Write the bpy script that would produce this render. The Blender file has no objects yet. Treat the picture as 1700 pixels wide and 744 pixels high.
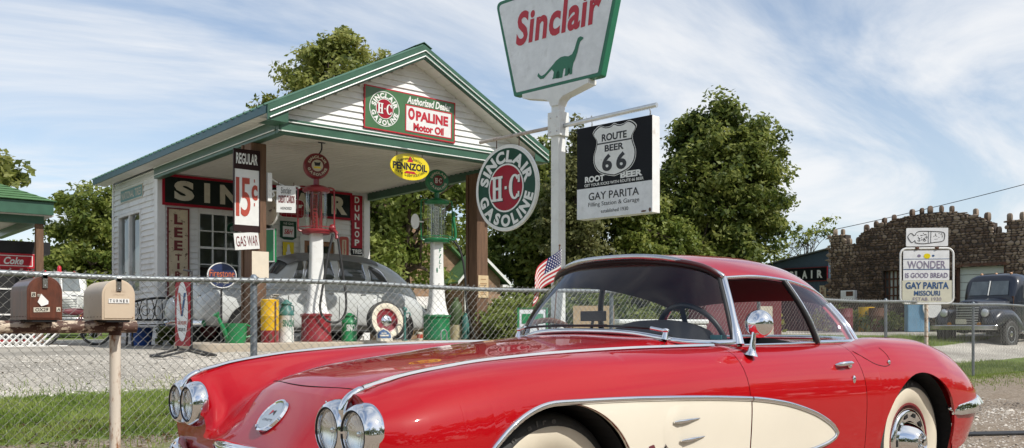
import bpy, bmesh, math, random
import numpy as np
from mathutils import Vector, Matrix, noise as mnoise
random.seed(66)
RNG = np.random.default_rng(66)
SC = bpy.context.scene
COL = SC.collection
PI = math.pi
R = math.radians

# ------------------------------------------------------------------ materials
def nn(nt, t, **kw):
    n = nt.nodes.new(t)
    for k, v in kw.items(): setattr(n, k, v)
    return n

def pm(name, col, rough=.5, metal=0., coat=0., var=.12, vs=3., bump=0., bs=40., dirt=None, trans=0., spec=.5, rvar=0., coords='Object', stretch=None):
    """procedural principled material: brightness noise, optional dirt / rust patches (colour, amount, scale), bump"""
    m = bpy.data.materials.new(name); m.use_nodes = True
    nt = m.node_tree; b = nt.nodes['Principled BSDF']; L = nt.links.new
    b.inputs['Roughness'].default_value = rough
    b.inputs['Metallic'].default_value = metal
    b.inputs['Coat Weight'].default_value = coat
    b.inputs['Coat Roughness'].default_value = .03
    b.inputs['Specular IOR Level'].default_value = spec
    if trans: b.inputs['Transmission Weight'].default_value = trans
    tc = nn(nt, 'ShaderNodeTexCoord'); src = tc.outputs[coords]
    if stretch:
        mp = nn(nt, 'ShaderNodeMapping'); mp.inputs['Scale'].default_value = stretch
        L(src, mp.inputs['Vector']); src = mp.outputs['Vector']
    no = nn(nt, 'ShaderNodeTexNoise'); no.inputs['Scale'].default_value = vs; no.inputs['Detail'].default_value = 6; no.inputs['Roughness'].default_value = .65
    L(src, no.inputs['Vector'])
    mr = nn(nt, 'ShaderNodeMapRange'); mr.inputs[1].default_value = .3; mr.inputs[2].default_value = .7
    mr.inputs[3].default_value = 1 - var; mr.inputs[4].default_value = 1 + var
    L(no.outputs['Fac'], mr.inputs[0])
    mx = nn(nt, 'ShaderNodeVectorMath', operation='SCALE'); mx.inputs[0].default_value = col[:3]
    L(mr.outputs[0], mx.inputs['Scale']); out = mx.outputs[0]
    if dirt:
        n2 = nn(nt, 'ShaderNodeTexNoise'); n2.inputs['Scale'].default_value = dirt[2]; n2.inputs['Detail'].default_value = 9; n2.inputs['Roughness'].default_value = .7
        L(src, n2.inputs['Vector'])
        r2 = nn(nt, 'ShaderNodeMapRange'); t = .68 - dirt[1] * .36
        r2.inputs[1].default_value = t; r2.inputs[2].default_value = t + (dirt[3] if len(dirt) > 3 else .08); L(n2.outputs['Fac'], r2.inputs[0])
        mc = nn(nt, 'ShaderNodeMix', data_type='RGBA'); L(r2.outputs[0], mc.inputs[0]); L(out, mc.inputs[6]); mc.inputs[7].default_value = (*dirt[0], 1)
        out = mc.outputs[2]
    L(out, b.inputs['Base Color'])
    if rvar:
        r3 = nn(nt, 'ShaderNodeMapRange'); r3.inputs[3].default_value = max(0, rough - rvar); r3.inputs[4].default_value = min(1, rough + rvar)
        L(no.outputs['Fac'], r3.inputs[0]); L(r3.outputs[0], b.inputs['Roughness'])
    if bump:
        n4 = nn(nt, 'ShaderNodeTexNoise'); n4.inputs['Scale'].default_value = bs; n4.inputs['Detail'].default_value = 5; L(src, n4.inputs['Vector'])
        bp = nn(nt, 'ShaderNodeBump'); bp.inputs['Strength'].default_value = bump; bp.inputs['Distance'].default_value = .02
        L(n4.outputs['Fac'], bp.inputs['Height']); L(bp.outputs[0], b.inputs['Normal'])
    return m

def glass(name, col=(.75, .82, .84), alpha=.25, rough=.02):
    """thin pane: mostly clear with a real mirror reflection"""
    m = bpy.data.materials.new(name); m.use_nodes = True; nt = m.node_tree; nt.nodes.clear(); L = nt.links.new
    o = nn(nt, 'ShaderNodeOutputMaterial'); t = nn(nt, 'ShaderNodeBsdfTransparent'); t.inputs[0].default_value = (*col, 1)
    g = nn(nt, 'ShaderNodeBsdfGlossy'); g.inputs['Roughness'].default_value = rough; g.inputs[0].default_value = (.95, .97, 1, 1)
    lw = nn(nt, 'ShaderNodeLayerWeight'); lw.inputs[0].default_value = .5; fr = nn(nt, 'ShaderNodeMath', operation='POWER'); fr.inputs[1].default_value = 4.5; L(lw.outputs['Facing'], fr.inputs[0])
    ad = nn(nt, 'ShaderNodeMath', operation='MULTIPLY_ADD'); ad.inputs[1].default_value = .8; ad.inputs[2].default_value = alpha; ad.use_clamp = True
    tc = nn(nt, 'ShaderNodeTexCoord'); nz = nn(nt, 'ShaderNodeTexNoise'); nz.inputs['Scale'].default_value = 2.; L(tc.outputs['Object'], nz.inputs[0])
    bp = nn(nt, 'ShaderNodeBump'); bp.inputs['Strength'].default_value = .03; L(nz.outputs['Fac'], bp.inputs['Height']); L(bp.outputs[0], g.inputs['Normal'])
    mx = nn(nt, 'ShaderNodeMixShader'); L(fr.outputs[0], ad.inputs[0]); L(ad.outputs[0], mx.inputs[0]); L(t.outputs[0], mx.inputs[1]); L(g.outputs[0], mx.inputs[2]); L(mx.outputs[0], o.inputs[0])
    return m

def carpaint(name, col, flake=.0):
    m = pm(name, col, rough=.4, coat=1., var=.04, vs=1.5, spec=.08)
    return m

RUST = (.16, .065, .03); GRIME = (.22, .20, .17)
M = {}
M['white'] = pm('white_paint', (.78, .78, .76), .5, var=.08, vs=5, dirt=((.46, .38, .29), .30, 3.5, .25))
M['siding'] = pm('white_vinyl_siding', (.80, .80, .79), .5, var=.05, vs=2, dirt=((.50, .47, .42), .40, 1.8, .3))
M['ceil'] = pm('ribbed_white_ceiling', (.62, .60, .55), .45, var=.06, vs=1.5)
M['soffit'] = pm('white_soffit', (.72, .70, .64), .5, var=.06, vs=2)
M['green_trim'] = pm('green_trim_paint', (.042, .112, .072), .35, var=.18, vs=4, dirt=((.12, .14, .11), .2, 5, .2), bump=.03)
M['green_roof'] = pm('green_metal_roof', (.065, .15, .105), .35, var=.12, vs=3)
M['blue_fascia'] = pm('blue_green_fascia', (.03, .105, .13), .45, var=.15, vs=3, dirt=((.1, .14, .15), .2, 6, .2))
M['neon'] = pm('white_tube', (.82, .84, .82), .25, var=.03)
M['wood'] = pm('weathered_timber', (.15, .082, .047), .75, var=.35, vs=4, bump=.35, bs=30, stretch=(6, 6, .6))
M['concrete'] = pm('concrete', (.43, .37, .29), .85, var=.16, vs=4, bump=.25, bs=60, dirt=((.28, .2, .13), .3, 3, .3))
M['galv'] = pm('galvanised_steel', (.31, .335, .345), .5, .6, var=.2, vs=14, rvar=.12)
M['galv_dark'] = pm('weathered_galvanised_post', (.20, .23, .26), .5, .5, var=.25, vs=14, dirt=((.12, .1, .09), .25, 9, .2))
M['wire'] = pm('galvanised_wire', (.21, .21, .195), .6, .25, var=.3, vs=9)
M['chrome'] = pm('chrome', (.86, .87, .88), .045, 1., var=.02)
M['chrome_old'] = pm('dull_chrome', (.6, .6, .6), .22, 1., var=.12, vs=12)
M['alu'] = pm('aluminium', (.62, .63, .63), .33, .9, var=.1, vs=10)
M['rubber'] = pm('black_rubber', (.022, .022, .023), .6, var=.2, vs=8)
M['tyre'] = pm('tyre_rubber', (.045, .045, .044), .68, var=.25, vs=14, bump=.1, bs=90, dirt=((.13, .115, .095), .3, 7, .3))
M['whitewall'] = pm('cream_whitewall', (.72, .65, .52), .6, var=.06, vs=9)
M['black'] = pm('black_paint', (.012, .012, .013), .45, var=.2)
M['dark'] = pm('dark_void', (.006, .006, .007), .9, var=.1)
M['red_car'] = carpaint('red_car_paint', (.41, .0014, .006))
M['red_top'] = carpaint('red_hardtop_paint', (.38, .010, .020))
M['cream_car'] = carpaint('cream_car_paint', (.79, .73, .61))
M['grey_car'] = carpaint('grey_car_paint', (.57, .59, .58))
M['grey_roof'] = pm('dark_grey_roof_vinyl', (.20, .20, .20), .5, coat=.3, var=.1)
M['black_int'] = pm('black_vinyl', (.02, .021, .024), .42, var=.15)
M['red_rim'] = pm('red_rim_paint', (.22, .01, .02), .3, coat=.7)
M['glass'] = glass('car_glass', (.95, .97, .97), .045)
M['glass_dark'] = glass('tinted_glass', (.42, .47, .48), .05)
M['pane'] = glass('window_pane', (.62, .66, .66), .07)
M['cyl_glass'] = glass('pump_cylinder_glass', (.92, .92, .86), .07)
M['lamp_glass'] = pm('headlamp_glass', (.62, .64, .65), .12, .35, coat=1., bump=.25, bs=1.5, var=.06, vs=30, stretch=(1, 60, 3))
M['sign_green'] = pm('green_sign_enamel', (.014, .065, .04), .4, coat=.12, spec=.2, var=.14, vs=5, dirt=(RUST, .12, 11, .05))
M['sign_red'] = pm('red_sign_enamel', (.33, .010, .026), .4, coat=.12, spec=.2, var=.1, vs=5, dirt=(RUST, .12, 11, .05))
M['sign_white'] = pm('white_sign_enamel', (.76, .76, .74), .3, coat=.4, var=.06, vs=6, dirt=((.45, .42, .38), .1, 8, .2))
M['sign_grey'] = pm('mottled_white_sign_face', (.77, .78, .79), .4, coat=.1, var=.1, vs=6, dirt=((.58, .58, .57), .28, 5, .2))
M['sign_black'] = pm('black_sign_enamel', (.010, .011, .014), .5, coat=.0, spec=.15, var=.2, dirt=((.2, .16, .12), .05, 9))
M['sign_cream'] = pm('faded_cream_sign', (.60, .50, .35), .5, var=.15, vs=4, dirt=((.12, .06, .04), .33, 9, .06))
M['sign_yellow'] = pm('yellow_sign_enamel', (.78, .62, .01), .3, coat=.4, var=.05)
M['sign_blue'] = pm('navy_sign_enamel', (.022, .035, .10), .3, coat=.4, var=.2, vs=6, dirt=((.35, .33, .3), .15, 7, .1))
M['sign_brown'] = pm('dark_brown_sign_enamel', (.030, .014, .014), .5, coat=.0, spec=.15, var=.15)
M['sign_teal'] = pm('teal_sign_enamel', (.06, .22, .22), .4, var=.15, vs=6, dirt=((.3, .4, .4), .2, 8, .1))
M['letter_white'] = pm('white_lettering', (.80, .80, .77), .4, var=.08, vs=10, dirt=((.40, .33, .27), .13, 11, .06))
M['reflector'] = pm('ribbed_reflector', (.86, .86, .84), .1, 1., var=.03, bump=.12, bs=1.2, stretch=(1, 80, 2))
M['lens'] = glass('lamp_lens', (.93, .95, .96), .10)
M['letter_cream'] = pm('worn_cream_lettering', (.60, .56, .46), .5, var=.1, vs=8, dirt=((.12, .1, .08), .14, 9, .05))
M['letter_red'] = pm('red_lettering', (.48, .015, .03), .4, var=.08, vs=8)
M['letter_brick'] = pm('brick_red_lettering', (.42, .06, .035), .45, var=.1, vs=8)
M['letter_maroon'] = pm('maroon_lettering', (.16, .025, .03), .5, var=.15, vs=8)
M['letter_green'] = pm('green_lettering', (.02, .16, .085), .4, var=.08)
M['letter_black'] = pm('black_lettering', (.015, .015, .018), .4, var=.1)
M['letter_blue'] = pm('blue_lettering', (.03, .09, .22), .5, var=.15, vs=9)
M['letter_faded'] = pm('faded_purple_lettering', (.22, .19, .28), .6, var=.2, vs=9, dirt=((.6, .6, .58), .3, 14, .1))
M['letter_orange'] = pm('orange_lettering', (.62, .16, .05), .4)
M['paper'] = pm('weathered_notice_paper', (.62, .47, .28), .8, var=.15, vs=6, dirt=((.72, .66, .55), .45, 5, .3))
M['pump_red'] = pm('red_pump_enamel', (.27, .022, .03), .35, coat=.3, var=.15, vs=5, dirt=((.35, .12, .1), .12, 6, .2))
M['pump_green'] = pm('green_pump_enamel', (.012, .17, .06), .35, coat=.3, var=.12, vs=5)
M['can_green'] = pm('green_can_paint', (.012, .22, .07), .38, coat=.2, var=.12)
M['can_teal'] = pm('teal_can_paint', (.05, .17, .15), .45, var=.15, dirt=(RUST, .08, 12))
M['can_yellow'] = pm('yellow_drum_paint', (.72, .42, .01), .4, var=.1, dirt=(RUST, .06, 9))
M['mb_brown'] = pm('rusty_brown_mailbox', (.115, .034, .017), .4, coat=.25, var=.5, vs=9, dirt=((.022, .009, .006), .52, 7, .3), stretch=(2.2, 2.2, .7))
M['mb_tan'] = pm('tan_mailbox_paint', (.60, .49, .36), .45, var=.06, vs=5, bump=.02, dirt=((.30, .17, .09), .22, 22, .12))
M['peel'] = pm('peeling_white_paint_on_rust', (.62, .52, .40), .65, var=.12, vs=6, bump=.3, bs=40, dirt=((.10, .05, .035), .60, 16, .04), stretch=(.7, 1.2, 1.6))
M['peel_post'] = pm('dirty_white_post_paint', (.66, .58, .48), .6, var=.12, vs=5, dirt=((.27, .12, .05), .5, 10, .12), stretch=(2, 2, .6))
M['truck_blue'] = pm('dark_navy_truck_paint', (.010, .014, .026), .28, coat=.6, var=.3, vs=3, dirt=((.10, .05, .03), .16, 2.5, .25))
M['truck_white'] = pm('white_truck_paint', (.66, .66, .63), .4, coat=.3, var=.08, dirt=(RUST, .1, 4, .2))
M['rust'] = pm('rusty_iron', (.11, .05, .03), .8, var=.4, vs=8, bump=.3, bs=50)
M['iron'] = pm('black_cast_iron', (.02, .02, .022), .5, var=.2)
M['maroon'] = pm('faded_maroon_paint', (.15, .035, .045), .5, var=.2, vs=3, dirt=((.25, .12, .1), .2, 4, .2))
M['blue_shed'] = pm('blue_grey_sheet_metal', (.07, .105, .15), .5, var=.12, vs=2)
M['dk_glass'] = pm('dark_window', (.085, .09, .09), .06, spec=.9, var=.2)
M['curtain'] = pm('white_curtain', (.72, .72, .68), .8, var=.06)
M['brick'] = pm('tan_house_stone', (.30, .19, .12), .8, var=.35, vs=5, bump=.4, bs=18, dirt=((.42, .32, .22), .3, 6, .1))
M['roof_shingle'] = pm('green_shingles', (.085, .19, .07), .8, var=.2, vs=7, bump=.3, bs=40)
M['bark'] = pm('tree_bark', (.085, .062, .045), .9, var=.35, vs=6, bump=.6, bs=25, stretch=(1, 1, .25))
M['bush_red'] = pm('barn_red', (.35, .02, .025), .45, var=.1)
M['flag_red'] = pm('flag_red_cloth', (.50, .03, .04), .8, var=.05); M['flag_blue'] = pm('flag_blue_cloth', (.03, .04, .16), .8, var=.05); M['flag_white'] = pm('flag_white_cloth', (.80, .78, .75), .8, var=.05)

# ------------------------------------------------------------------ mesh builder
class MB:
    def __init__(s): s.v = []; s.f = []; s.m = []
    def add(s, vs, fs, mi=0, T=None):
        k = len(s.v)
        s.v += [tuple(T @ Vector(v)) if T is not None else tuple(v) for v in vs]
        s.f += [tuple(i + k for i in f) for f in fs]; s.m += [mi] * len(fs); return s
    def box(s, a, b, mi=0, T=None):
        x0, y0, z0 = [min(p, q) for p, q in zip(a, b)]; x1, y1, z1 = [max(p, q) for p, q in zip(a, b)]
        return s.add([(x0, y0, z0), (x1, y0, z0), (x1, y1, z0), (x0, y1, z0), (x0, y0, z1), (x1, y0, z1), (x1, y1, z1), (x0, y1, z1)],
                     [(0, 3, 2, 1), (4, 5, 6, 7), (0, 1, 5, 4), (1, 2, 6, 5), (2, 3, 7, 6), (3, 0, 4, 7)], mi, T)
    def prism(s, poly, d0, d1, mi=0, T=None, mi_side=None):
        """polygon in local xy (ccw), extruded from z=d0 to z=d1"""
        n = len(poly)
        s.add([(x, y, d0) for x, y in poly] + [(x, y, d1) for x, y in poly], [tuple(range(n - 1, -1, -1)), tuple(range(n, 2 * n))], mi, T)
        k = len(s.v) - 2 * n
        fs = [(k + i, k + (i + 1) % n, k + n + (i + 1) % n, k + n + i) for i in range(n)]
        s.f += fs; s.m += [mi if mi_side is None else mi_side] * n; return s
    def tube(s, pts, r, n=8, mi=0, closed=False, cap=True, T=None):
        pts = [Vector(p) for p in pts]; N = len(pts); rs = r if isinstance(r, (list, tuple)) else [r] * N
        up = None; rings = []
        for i, p in enumerate(pts):
            if closed: t = pts[(i + 1) % N] - pts[i - 1]
            else: t = pts[min(i + 1, N - 1)] - pts[max(i - 1, 0)]
            if t.length < 1e-9: t = Vector((0, 0, 1))
            t.normalize()
            if up is None: up = Vector((0, 0, 1)) if abs(t.z) < .9 else Vector((1, 0, 0))
            a = up - t * up.dot(t)
            if a.length < 1e-6: a = t.orthogonal()
            a.normalize(); b = t.cross(a); up = a
            rings.append([p + (a * math.cos(2 * PI * j / n) + b * math.sin(2 * PI * j / n)) * rs[i] for j in range(n)])
        vs = [q for ring in rings for q in ring]; fs = []
        for i in range(N if closed else N - 1):
            for j in range(n):
                i2 = (i + 1) % N; fs.append((i * n + j, i2 * n + j, i2 * n + (j + 1) % n, i * n + (j + 1) % n)[::-1])
        if cap and not closed: fs += [tuple(range(n)), tuple(range(N * n - 1, (N - 1) * n - 1, -1))]
        return s.add(vs, fs, mi, T)
    def lathe(s, prof, n=24, mi=0, T=None, mis=None):
        """profile (r, h) revolved about local z"""
        vs = []; fs = []; ms = []
        for r, h in prof: vs += [(r * math.cos(2 * PI * j / n), r * math.sin(2 * PI * j / n), h) for j in range(n)]
        for i in range(len(prof) - 1):
            for j in range(n): fs.append((i * n + j, i * n + (j + 1) % n, (i + 1) * n + (j + 1) % n, (i + 1) * n + j))
            ms += [mis[i] if mis else mi] * n
        s.add(vs, fs, mi, T); s.m[-len(fs):] = ms
        return s
    def disc(s, r, h, n=24, mi=0, T=None, flip=False):
        f = tuple(range(n)); return s.add([(r * math.cos(2 * PI * j / n), r * math.sin(2 * PI * j / n), h) for j in range(n)], [f[::-1] if flip else f], mi, T)
    def grid(s, rows, mi=0, T=None, flip=False, wrap=False):
        n = len(rows[0]); vs = [p for r in rows for p in r]; fs = []
        for i in range(len(rows) - 1):
            for j in range(n if wrap else n - 1):
                q = (i * n + j, i * n + (j + 1) % n, (i + 1) * n + (j + 1) % n, (i + 1) * n + j); fs.append(q[::-1] if flip else q)
        return s.add(vs, fs, mi, T)
    def ell(s, c, r, n=16, k=10, mi=0, T=None):
        rows = [[(c[0] + r[0] * math.sin(PI * i / k) * math.cos(2 * PI * j / n), c[1] + r[1] * math.sin(PI * i / k) * math.sin(2 * PI * j / n), c[2] - r[2] * math.cos(PI * i / k)) for j in range(n)] for i in range(k + 1)]
        return s.grid(rows, mi, T, wrap=True)
    def build(s, name, mats, parent=None, smooth=None, bevel=0, kind=None, label=None, weld=True, solid=0):
        me = bpy.data.meshes.new(name); me.from_pydata(s.v, [], s.f)
        if not isinstance(mats, (list, tuple)): mats = [mats]
        for m in mats: me.materials.append(M[m] if isinstance(m, str) else m)
        if len(mats) > 1: me.polygons.foreach_set('material_index', s.m)
        if weld and len(s.v) < 200000:
            bm = bmesh.new(); bm.from_mesh(me); bmesh.ops.remove_doubles(bm, verts=bm.verts, dist=1e-5); bm.to_mesh(me); bm.free()
        if smooth is not None:
            me.polygons.foreach_set('use_smooth', [True] * len(me.polygons)); me.set_sharp_from_angle(angle=R(smooth))
        me.update()
        o = bpy.data.objects.new(name, me); COL.objects.link(o)
        if parent: o.parent = parent
        if bevel:
            b = o.modifiers.new('bevel', 'BEVEL'); b.width = bevel; b.segments = 2; b.limit_method = 'ANGLE'; b.angle_limit = R(40)
        if solid:
            b = o.modifiers.new('solid', 'SOLIDIFY'); b.thickness = solid; b.offset = 0
        if kind: o['kind'] = kind
        if label: o['label'] = label
        return o

def thing(name, label, cat, loc=(0, 0, 0), rotz=0, group=None, mat=None):
    o = bpy.data.objects.new(name, None); o.empty_display_size = .2; COL.objects.link(o)
    if mat is not None: o.matrix_world = mat
    else: o.location = loc; o.rotation_euler = (0, 0, rotz)
    return tag(o, label, cat, group)
def tag(o, label, cat, group=None):
    o['label'] = label; o['category'] = cat
    if group: o['group'] = group
    return o
def kids(o): return [c for c in bpy.data.objects if c.parent == o]
def dup(o, parent=None):
    c = o.copy(); COL.objects.link(c); c.parent = parent
    for ch in kids(o): dup(ch, c)
    return c

def frame(o, x, y=(0, 0, 1)):
    """matrix with local x = right along a face, y = up, z = out of the face"""
    X = Vector(x).normalized(); Y = Vector(y).normalized(); Z = X.cross(Y)
    m = Matrix((X, Y, Z)).transposed().to_4x4(); m.translation = Vector(o); return m
def front(o): return frame(o, (1, 0, 0))        # faces the road (-y)
def left(o): return frame(o, (0, -1, 0))        # faces -x
AX_X = Matrix(((0, 0, 1, 0), (0, 1, 0, 0), (-1, 0, 0, 0), (0, 0, 0, 1)))     # local z -> world x
AX_Y = Matrix(((1, 0, 0, 0), (0, 0, 1, 0), (0, -1, 0, 0), (0, 0, 0, 1)))     # local z -> world y

# ------------------------------------------------------------------ lettering
_gl = {}
def glyphs(txt, bold=0., shear=0., spacing=1.):
    k = (txt, bold, shear, spacing)
    if k in _gl: return _gl[k]
    cu = bpy.data.curves.new('t', 'FONT'); cu.body = txt; cu.size = 1; cu.offset = bold; cu.shear = shear; cu.space_character = spacing; cu.resolution_u = 4; cu.fill_mode = 'FRONT'
    o = bpy.data.objects.new('t', cu); COL.objects.link(o)
    dg = bpy.context.evaluated_depsgraph_get(); me = bpy.data.meshes.new_from_object(o.evaluated_get(dg))
    vs = [(v.co.x, v.co.y) for v in me.vertices]; fs = [tuple(p.vertices) for p in me.polygons]
    fs2 = []
    for p in me.polygons:
        q = list(p.vertices)
        if p.normal.z < 0: q.reverse()
        fs2.append(tuple(q))
    bpy.data.objects.remove(o); bpy.data.curves.remove(cu); bpy.data.meshes.remove(me)
    xs = [a for a, b in vs] or [0]; ys = [b for a, b in vs] or [0]
    _gl[k] = (vs, fs2, min(xs), max(xs), min(ys), max(ys)); return _gl[k]
def text(mb, txt, cx, cy, w, h, z=.004, mi=0, bold=0., shear=0., spacing=1., T=None, slope=0.):
    """lettering whose bounding box is w x h centred on cx, cy"""
    vs, fs, x0, x1, y0, y1 = glyphs(txt, bold, shear, spacing)
    sx = w / max(x1 - x0, 1e-6); sy = h / max(y1 - y0, 1e-6)
    out = []
    for a, b in vs:
        X = (a - (x0 + x1) / 2) * sx; out.append((cx + X, cy + (b - (y0 + y1) / 2) * sy + slope * X, z))
    mb.add(out, fs, mi, T)
def arctext(mb, txt, cx, cy, rad, h, a0, a1, z=.004, mi=0, bold=.02, inside=False, sy=1., sx=1.):
    """letters spread between angles a0..a1 (degrees, clockwise from the top) on a circle; inside=True reads along the bottom"""
    W = []
    for ch in txt: g = glyphs(ch, bold); W.append(max(.22, g[3] - g[2]) if ch != ' ' else .3)
    ref = glyphs('H', bold); H0 = ref[5] - ref[4]
    tot = sum(W) + .12 * (len(W) - 1); pos = 0
    for ch, w in zip(txt, W):
        mid = (pos + w / 2) / tot; pos += w + .12
        a = R(a0 + (a1 - a0) * mid)
        if ch == ' ': continue
        vs, fs, x0, x1, y0, y1 = glyphs(ch, bold); k = h / H0; kx = abs(R(a1 - a0)) * rad / tot
        kx = min(kx, k * 1.5)
        ca, sa = math.cos(a), math.sin(a); out = []
        for p, q in vs:
            lx = (p - (x0 + x1) / 2) * kx; ly = (q - H0 / 2) * k
            if not inside: rr = rad + ly; X = rr * sa + lx * ca; Y = rr * ca - lx * sa
            else: rr = rad - ly; X = rr * sa - lx * ca; Y = rr * ca + lx * sa
            out.append((cx + X * sx, cy + Y * sy, z))
        mb.add(out, fs, mi)
def ellipse(a, b, n=40, cx=0, cy=0): return [(cx + a * math.cos(2 * PI * i / n), cy + b * math.sin(2 * PI * i / n)) for i in range(n)]
def rrect(w, h, r, n=5):
    out = []
    for cx, cy, a in ((w/2 - r, h/2 - r, 0), (-w/2 + r, h/2 - r, 90), (-w/2 + r, -h/2 + r, 180), (w/2 - r, -h/2 + r, 270)):
        for i in range(n + 1): t = R(a + 90 * i / n); out.append((cx + r * math.cos(t), cy + r * math.sin(t)))
    return out
def serif_HC(mb, cx, cy, w, h, z, mi, dot=True):
    """slab-serif H and C with a centre dot, all from flat bars"""
    a = w * .40; s = a * .26; ht = h; sh = h * .10
    def bar(x0, y0, x1, y1): mb.add([(cx + x0, cy + y0, z), (cx + x1, cy + y0, z), (cx + x1, cy + y1, z), (cx + x0, cy + y1, z)], [(0, 1, 2, 3)], mi)
    hx = -w / 2
    for x in (hx + a * .12, hx + a * .62):
        bar(x, -ht/2 + sh, x + s, ht/2 - sh)
        bar(x - a * .12, -ht/2, x + s + a * .10, -ht/2 + sh); bar(x - a * .12, ht/2 - sh, x + s + a * .10, ht/2)
    bar(hx + a * .12 + s, -sh * .55, hx + a * .62, sh * .55)
    if dot: bar(-w * .035, -w * .035, w * .04, w * .04)
    c0 = w / 2 - a * .47; N = 26; vs = []; fs = []
    for i in range(N + 1):
        t = R(42 + 276 * i / N); k = .5 + .5 * abs(math.cos(t * 1.0)) if False else 1
        ro = (a * .50, ht / 2 + .0); ri = (a * .22, ht / 2 - sh * .85)
        vs += [(cx + c0 + ro[0] * math.cos(t), cy + ro[1] * math.sin(t), z), (cx + c0 + ri[0] * math.cos(t), cy + ri[1] * math.sin(t), z)]
    for i in range(N): fs.append((2*i, 2*i + 2, 2*i + 3, 2*i + 1))
    mb.add(vs, fs, mi)
    bar(c0 + a * .26, ht * .16, c0 + a * .44, ht * .46); bar(c0 + a * .26, -ht * .42, c0 + a * .40, -ht * .2)

def smoothstep(a, b, x):
    t = min(1, max(0, (x - a) / (b - a))); return t * t * (3 - 2 * t)
def gz(x, y):
    """height of the ground"""
    left_ = .57 * smoothstep(6.6, 13.2, y)
    right_ = .05 * smoothstep(6.6, 8, y) + .27 * smoothstep(7.5, 12, y) + .42 * smoothstep(20, 32, x) * smoothstep(7, 12, y)
    k = smoothstep(11.5, 18, x)
    return left_ * (1 - k) + right_ * k
def spline(tab, x):
    """monotone-ish cubic interpolation of rows [x, a, b, ...]"""
    n = len(tab)
    if x <= tab[0][0]: return list(tab[0][1:])
    if x >= tab[-1][0]: return list(tab[-1][1:])
    i = 0
    while tab[i + 1][0] < x: i += 1
    x0, x1 = tab[i][0], tab[i + 1][0]; h = x1 - x0; t = (x - x0) / h; out = []
    for c in range(1, len(tab[0])):
        p0, p1 = tab[i][c], tab[i + 1][c]; d = (p1 - p0) / h
        da = (p0 - tab[i - 1][c]) / (x0 - tab[i - 1][0]) if i > 0 else d
        db = (tab[i + 2][c] - p1) / (tab[i + 2][0] - x1) if i + 2 < n else d
        m0 = 0 if da * d <= 0 else 2 * da * d / (da + d); m1 = 0 if db * d <= 0 else 2 * db * d / (db + d)
        out.append((2*t**3 - 3*t*t + 1) * p0 + (t**3 - 2*t*t + t) * h * m0 + (-2*t**3 + 3*t*t) * p1 + (t**3 - t*t) * h * m1)
    return out
def catmull(P, m):
    """dense polyline through the points"""
    P = [Vector(p) for p in P]; Q = [P[0] * 2 - P[1]] + P + [P[-1] * 2 - P[-2]]; out = []
    for i in range(1, len(Q) - 2):
        for k in range(m):
            t = k / m; a, b, c, d = Q[i-1:i+3]
            out.append(.5 * ((2*b) + (-a + c) * t + (2*a - 5*b + 4*c - d) * t*t + (-a + 3*b - 3*c + d) * t**3))
    out.append(P[-1]); return out
def resample(P, n):
    P = [Vector(p) for p in P]; d = [0]
    for a, b in zip(P, P[1:]): d.append(d[-1] + (b - a).length)
    out = []; j = 0
    for i in range(n):
        s = d[-1] * i / (n - 1)
        while j < len(P) - 2 and d[j + 1] < s: j += 1
        t = (s - d[j]) / max(d[j + 1] - d[j], 1e-9); out.append(P[j].lerp(P[j + 1], min(1, max(0, t))))
    return out
# ------------------------------------------------------------------ camera, light, sky
cam = bpy.data.cameras.new('camera'); co = bpy.data.objects.new('camera', cam); COL.objects.link(co)
cam.sensor_width = 36; cam.lens = 36 * 1500 / 1700; cam.shift_y = (540 - 372) / 1700; cam.clip_end = 2000; cam.clip_start = .05
fwd = Vector((.640, .768, 0)).normalized()
co.location = (0, 0, .97); co.rotation_euler = fwd.to_track_quat('-Z', 'Y').to_euler()
SC.camera = co
SUN = Vector((.22, -.85, .86)).normalized()
el = math.asin(SUN.z); az = math.atan2(SUN.x, SUN.y)
sl = bpy.data.lights.new('sun', 'SUN'); sl.energy = 3.9; sl.angle = R(.55); sl.color = (1, .955, .88)
so = bpy.data.objects.new('sun', sl); COL.objects.link(so); so.rotation_euler = (-SUN).to_track_quat('-Z', 'Y').to_euler(); so.location = (0, -10, 20)
w = bpy.data.worlds.new('World'); SC.world = w; w.use_nodes = True; nt = w.node_tree; nt.nodes.clear(); L = nt.links.new
ow = nn(nt, 'ShaderNodeOutputWorld'); sky = nn(nt, 'ShaderNodeTexSky', sky_type='NISHITA'); sky.sun_disc = False
sky.sun_elevation = el; sky.sun_rotation = az; sky.air_density = 1.0; sky.dust_density = .6; sky.ozone_density = 1.6
bg = nn(nt, 'ShaderNodeBackground'); bg.inputs[1].default_value = .15; L(sky.outputs[0], bg.inputs[0])
bc = nn(nt, 'ShaderNodeBackground'); bc.inputs[1].default_value = 1.02
tc = nn(nt, 'ShaderNodeTexCoord'); sp = nn(nt, 'ShaderNodeSeparateXYZ'); L(tc.outputs['Generated'], sp.inputs[0])
mz = nn(nt, 'ShaderNodeMath', operation='MAXIMUM'); mz.inputs[1].default_value = 0; L(sp.outputs[2], mz.inputs[0])
az_ = nn(nt, 'ShaderNodeMath', operation='ADD'); az_.inputs[1].default_value = .16; L(mz.outputs[0], az_.inputs[0])
dv = [nn(nt, 'ShaderNodeMath', operation='DIVIDE') for _ in 'xy']
for i in (0, 1): L(sp.outputs[i], dv[i].inputs[0]); L(az_.outputs[0], dv[i].inputs[1])
cb = nn(nt, 'ShaderNodeCombineXYZ'); L(dv[0].outputs[0], cb.inputs[0]); L(dv[1].outputs[0], cb.inputs[1])
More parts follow.
